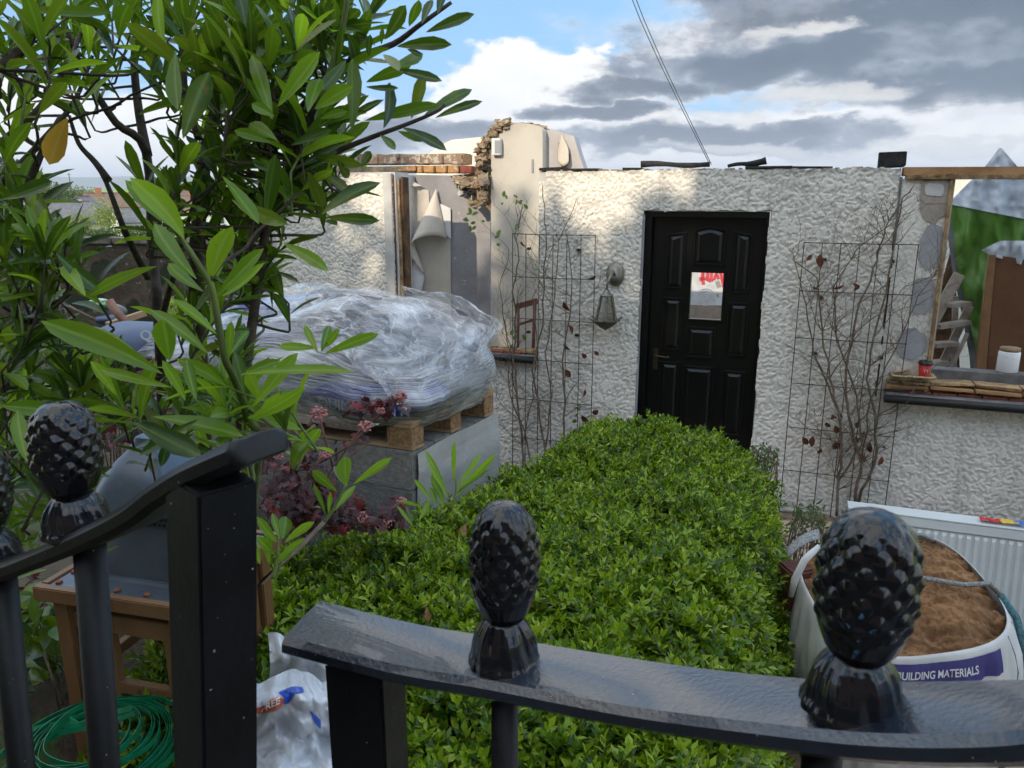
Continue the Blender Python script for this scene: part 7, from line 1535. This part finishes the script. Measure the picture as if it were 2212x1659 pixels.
# ============================================================ PLASTIC BAG, LOWER MIDDLE
M_poly = material('white_polythene', (.50, .52, .55), .22, (.60, .62, .66), 5, bump=.3, bscale=9, bdist=.02, spec=.8)
pbag = thing('plastic_bag', 'crumpled white polythene bag with orange and blue print beside the hedge', 'bag', D(620, 1659, 1.75))
def pf(i, j, off=0.):
    u = 515 + 225 * i; v = 1462 + 250 * j
    v += 26 * math.sin(i * 9) * (1 - j) * .6 - 22 * (1 - j) * abs(mnoise.noise(Vector((i * 5, 0, 3)))); q = Vector((i * 3.2, j * 3.2, 0))
    d = 1.78 - .14 * math.sin(j * 1.6) - .14 * mnoise.noise(q * .8 + Vector((5, 0, 0))) - .10 * abs(mnoise.noise(q * 1.3)) - .015 * abs(mnoise.noise(q * 3.5 + Vector((i, 0, 0)))) + .05 * (1 - j)
    return D(u, v, d - off)
mb = MB(); mb.grid(lambda i, j: pf(i, j), 80, 80); mb.build('film', M_poly, pbag, fixn=False)
mb = MB(); mb.grid(lambda i, j: pf(i, j) + Vector((0, .22, -.02)), 30, 30); mb.build('film', M_poly, pbag, fixn=False)
def pprint_(pts, col, name):
    """flat print following the crumpled film; pts in film coordinates"""
    mb = MB(); cx = sum(p[0] for p in pts) / len(pts); cy = sum(p[1] for p in pts) / len(pts); n = len(pts); ringn = 5; vs_ = [pf(cx, cy, .004)]
    for r_ in range(1, ringn + 1):
        for k in range(n * 4):
            a = pts[k // 4]; b = pts[(k // 4 + 1) % n]; f = (k % 4) / 4; x = a[0] * (1 - f) + b[0] * f; y = a[1] * (1 - f) + b[1] * f; t = r_ / ringn; vs_.append(pf(cx + (x - cx) * t, cy + (y - cy) * t, .004))
    m_ = n * 4; fs = [(0, 1 + k, 1 + (k + 1) % m_) for k in range(m_)] + [(1 + r_ * m_ + k, 1 + (r_ + 1) * m_ + k, 1 + (r_ + 1) * m_ + (k + 1) % m_, 1 + r_ * m_ + (k + 1) % m_) for r_ in range(ringn - 1) for k in range(m_)]
    mb.add(vs_, fs, True); mb.build(name, material(name + '_ink', col, .3), pbag, fixn=False)
def FU(u, v): return ((u - 500) / 240, (v - 1440) / 260)
pprint_([FU(*p) for p in ((540, 1500), (590, 1488), (606, 1500), (600, 1515), (586, 1520), (545, 1512))], (.55, .10, .03), 'orange_print')
pprint_([FU(*p) for p in ((592, 1480), (612, 1478), (648, 1474), (652, 1484), (628, 1492), (616, 1512), (604, 1510), (606, 1496))], (.03, .09, .45), 'blue_print')
pprint_([FU(*p) for p in ((664, 1522), (690, 1530), (690, 1552), (676, 1545))], (.03, .09, .45), 'blue_print')
text_mesh('FREE', .085, lambda x, y: pf(*FU(574 + x * 250, 1508 - y * 250 - x * 30), .008), 'lettering', M_wht, pbag, align='CENTER', bold=.002)
# ============================================================ UNSEEN SHADE CASTERS ACROSS THE ROAD, BEHIND THE VIEWER
M_street = material('tarmac', (.05, .05, .05), .9, (.07, .07, .07), 20, bump=.5, bscale=60, world=True)
mb = MB(); mb.box((0, -4.2, .62), (60, 8.4, .1)); mb.build('road', M_street, kind='structure')
# unseen house added beside the trees; both keep low sun off the garden
SH = Vector((SUNV.x, SUNV.y, 0)).normalized(); SR = Vector((-SH.y, SH.x, 0)); SR = SR if SR.x > 0 else -SR
def SP(q, p, z): return SR * q - SH * p + Vector((0, 0, z))
M_across = material('brick_across', (.34, .20, .14), .9, (.40, .25, .17), 3, world=True)
ah = thing('house', 'unseen tall brick house across the road, added to shade the garden', 'house', SP(4, -9.5, .6))
mb = MB(); q0, q1 = -1.7, 13.; pr = [(-12.6, .5), (-6.2, .5), (-6.2, 7.2), (-9.4, 10.9), (-12.6, 7.2)]
mb.prism([SP(q0, p, z) for p, z in pr], SR * (q1 - q0)); mb.build('wall', M_across, ah)
for p0, p1 in ((-5.9, -9.4), (-12.9, -9.4)):
    mb = MB(); mb.prism([SP(q0 - .3, p0, 6.95), SP(q1 + .3, p0, 6.95), SP(q1 + .3, p1, 11.0), SP(q0 - .3, p1, 11.0)], Vector((0, 0, .15))); mb.build('roof', M_slate, ah)
for k in range(5):
    for zz in (2.2, 5.2):
        fr = MB().box(SP(.2 + k * 2.8, -6.17, zz), (1.2, .12, 1.4), Matrix((SR, SH, Vector((0, 0, 1)))).transposed()).build('window', M_white, ah)
        for h in (-1, 1): MB().box(SP(.2 + k * 2.8 + h * .29, -6.09, zz), (.5, .04, 1.2), Matrix((SR, SH, Vector((0, 0, 1)))).transposed()).build('pane', M_pane, fr)
def street_tree(name, label, qc, qw, ztop, n, seed, p=-9.2, lo=1.5):
    t = thing(name, label, 'tree', SP(qc, p, .6)); rg = np.random.default_rng(seed)
    q = qc + qw * np.clip(rg.normal(size=n) * .48, -1.1, 1.1); f = np.where(rg.random(n) < .8, rg.random(n) ** .75 * .93, .85 + .30 * rg.random(n))
    top = ztop + .55 * vnoise(q * .9, q * 0, seed) + .35 * vnoise(q * 2.6, q * 0 + 3, seed) - .9 * ((q - qc) / qw) ** 4
    z = lo + (top - lo) * f; pp = p + rg.uniform(-1.2, 1.2, n) * np.sqrt(np.clip(1 - f, .1, 1))
    P = np.array(SR) * q[:, None] - np.array(SH) * pp[:, None]; P[:, 2] += z
    V, F, r_, rb = leafset(P, rg.normal(size=(n, 3)), rg.normal(size=(n, 3)), rg.uniform(.16, .34, n), rg.uniform(.12, .24, n), secs=((.5, 1.),))
    npmesh('crown', V, F, M_crown_mid, t, rnd={'rnd': r_, 'rib': rb * 0})
    MB().tube([SP(qc, p, .4), SP(qc + .1, p, 3.), SP(qc, p, ztop - 1)], [.25, .18, .05], 8).build('trunk', M_bark, t)
street_tree('street_tree', 'broad leafy tree beside the house across the road', -2.9, 2.1, 8.5, 10000, 1)
street_tree('street_tree', 'second leafy tree across the road, left of the broad one', -6.4, 2.1, 9.0, 9000, 2)
street_tree('street_tree', 'leafy tree at the far left across the road', -10.2, 2.4, 9.6, 9000, 3)
street_tree('street_tree', 'leafy tree beyond the third one across the road', -14.2, 2.6, 9.4, 7000, 4)
# ============================================================ AIR
m = bpy.data.materials.new('haze_air'); m.use_nodes = True; g = NT(m.node_tree); g.n.clear()
pv = g.new('ShaderNodeVolumePrincipled'); pv.inputs['Color'].default_value = (.80, .88, 1, 1); pv.inputs['Density'].default_value = 1.3e-4; pv.inputs['Anisotropy'].default_value = .2
om = g.new('ShaderNodeOutputMaterial'); g.l.new(pv.outputs[0], om.inputs['Volume'])
mb = MB(); mb.box((0, 4000, 165), (24000, 28000, 400)); mb.build('haze', m, kind='stuff', label='thin blue air haze over the far hills', cat='haze')
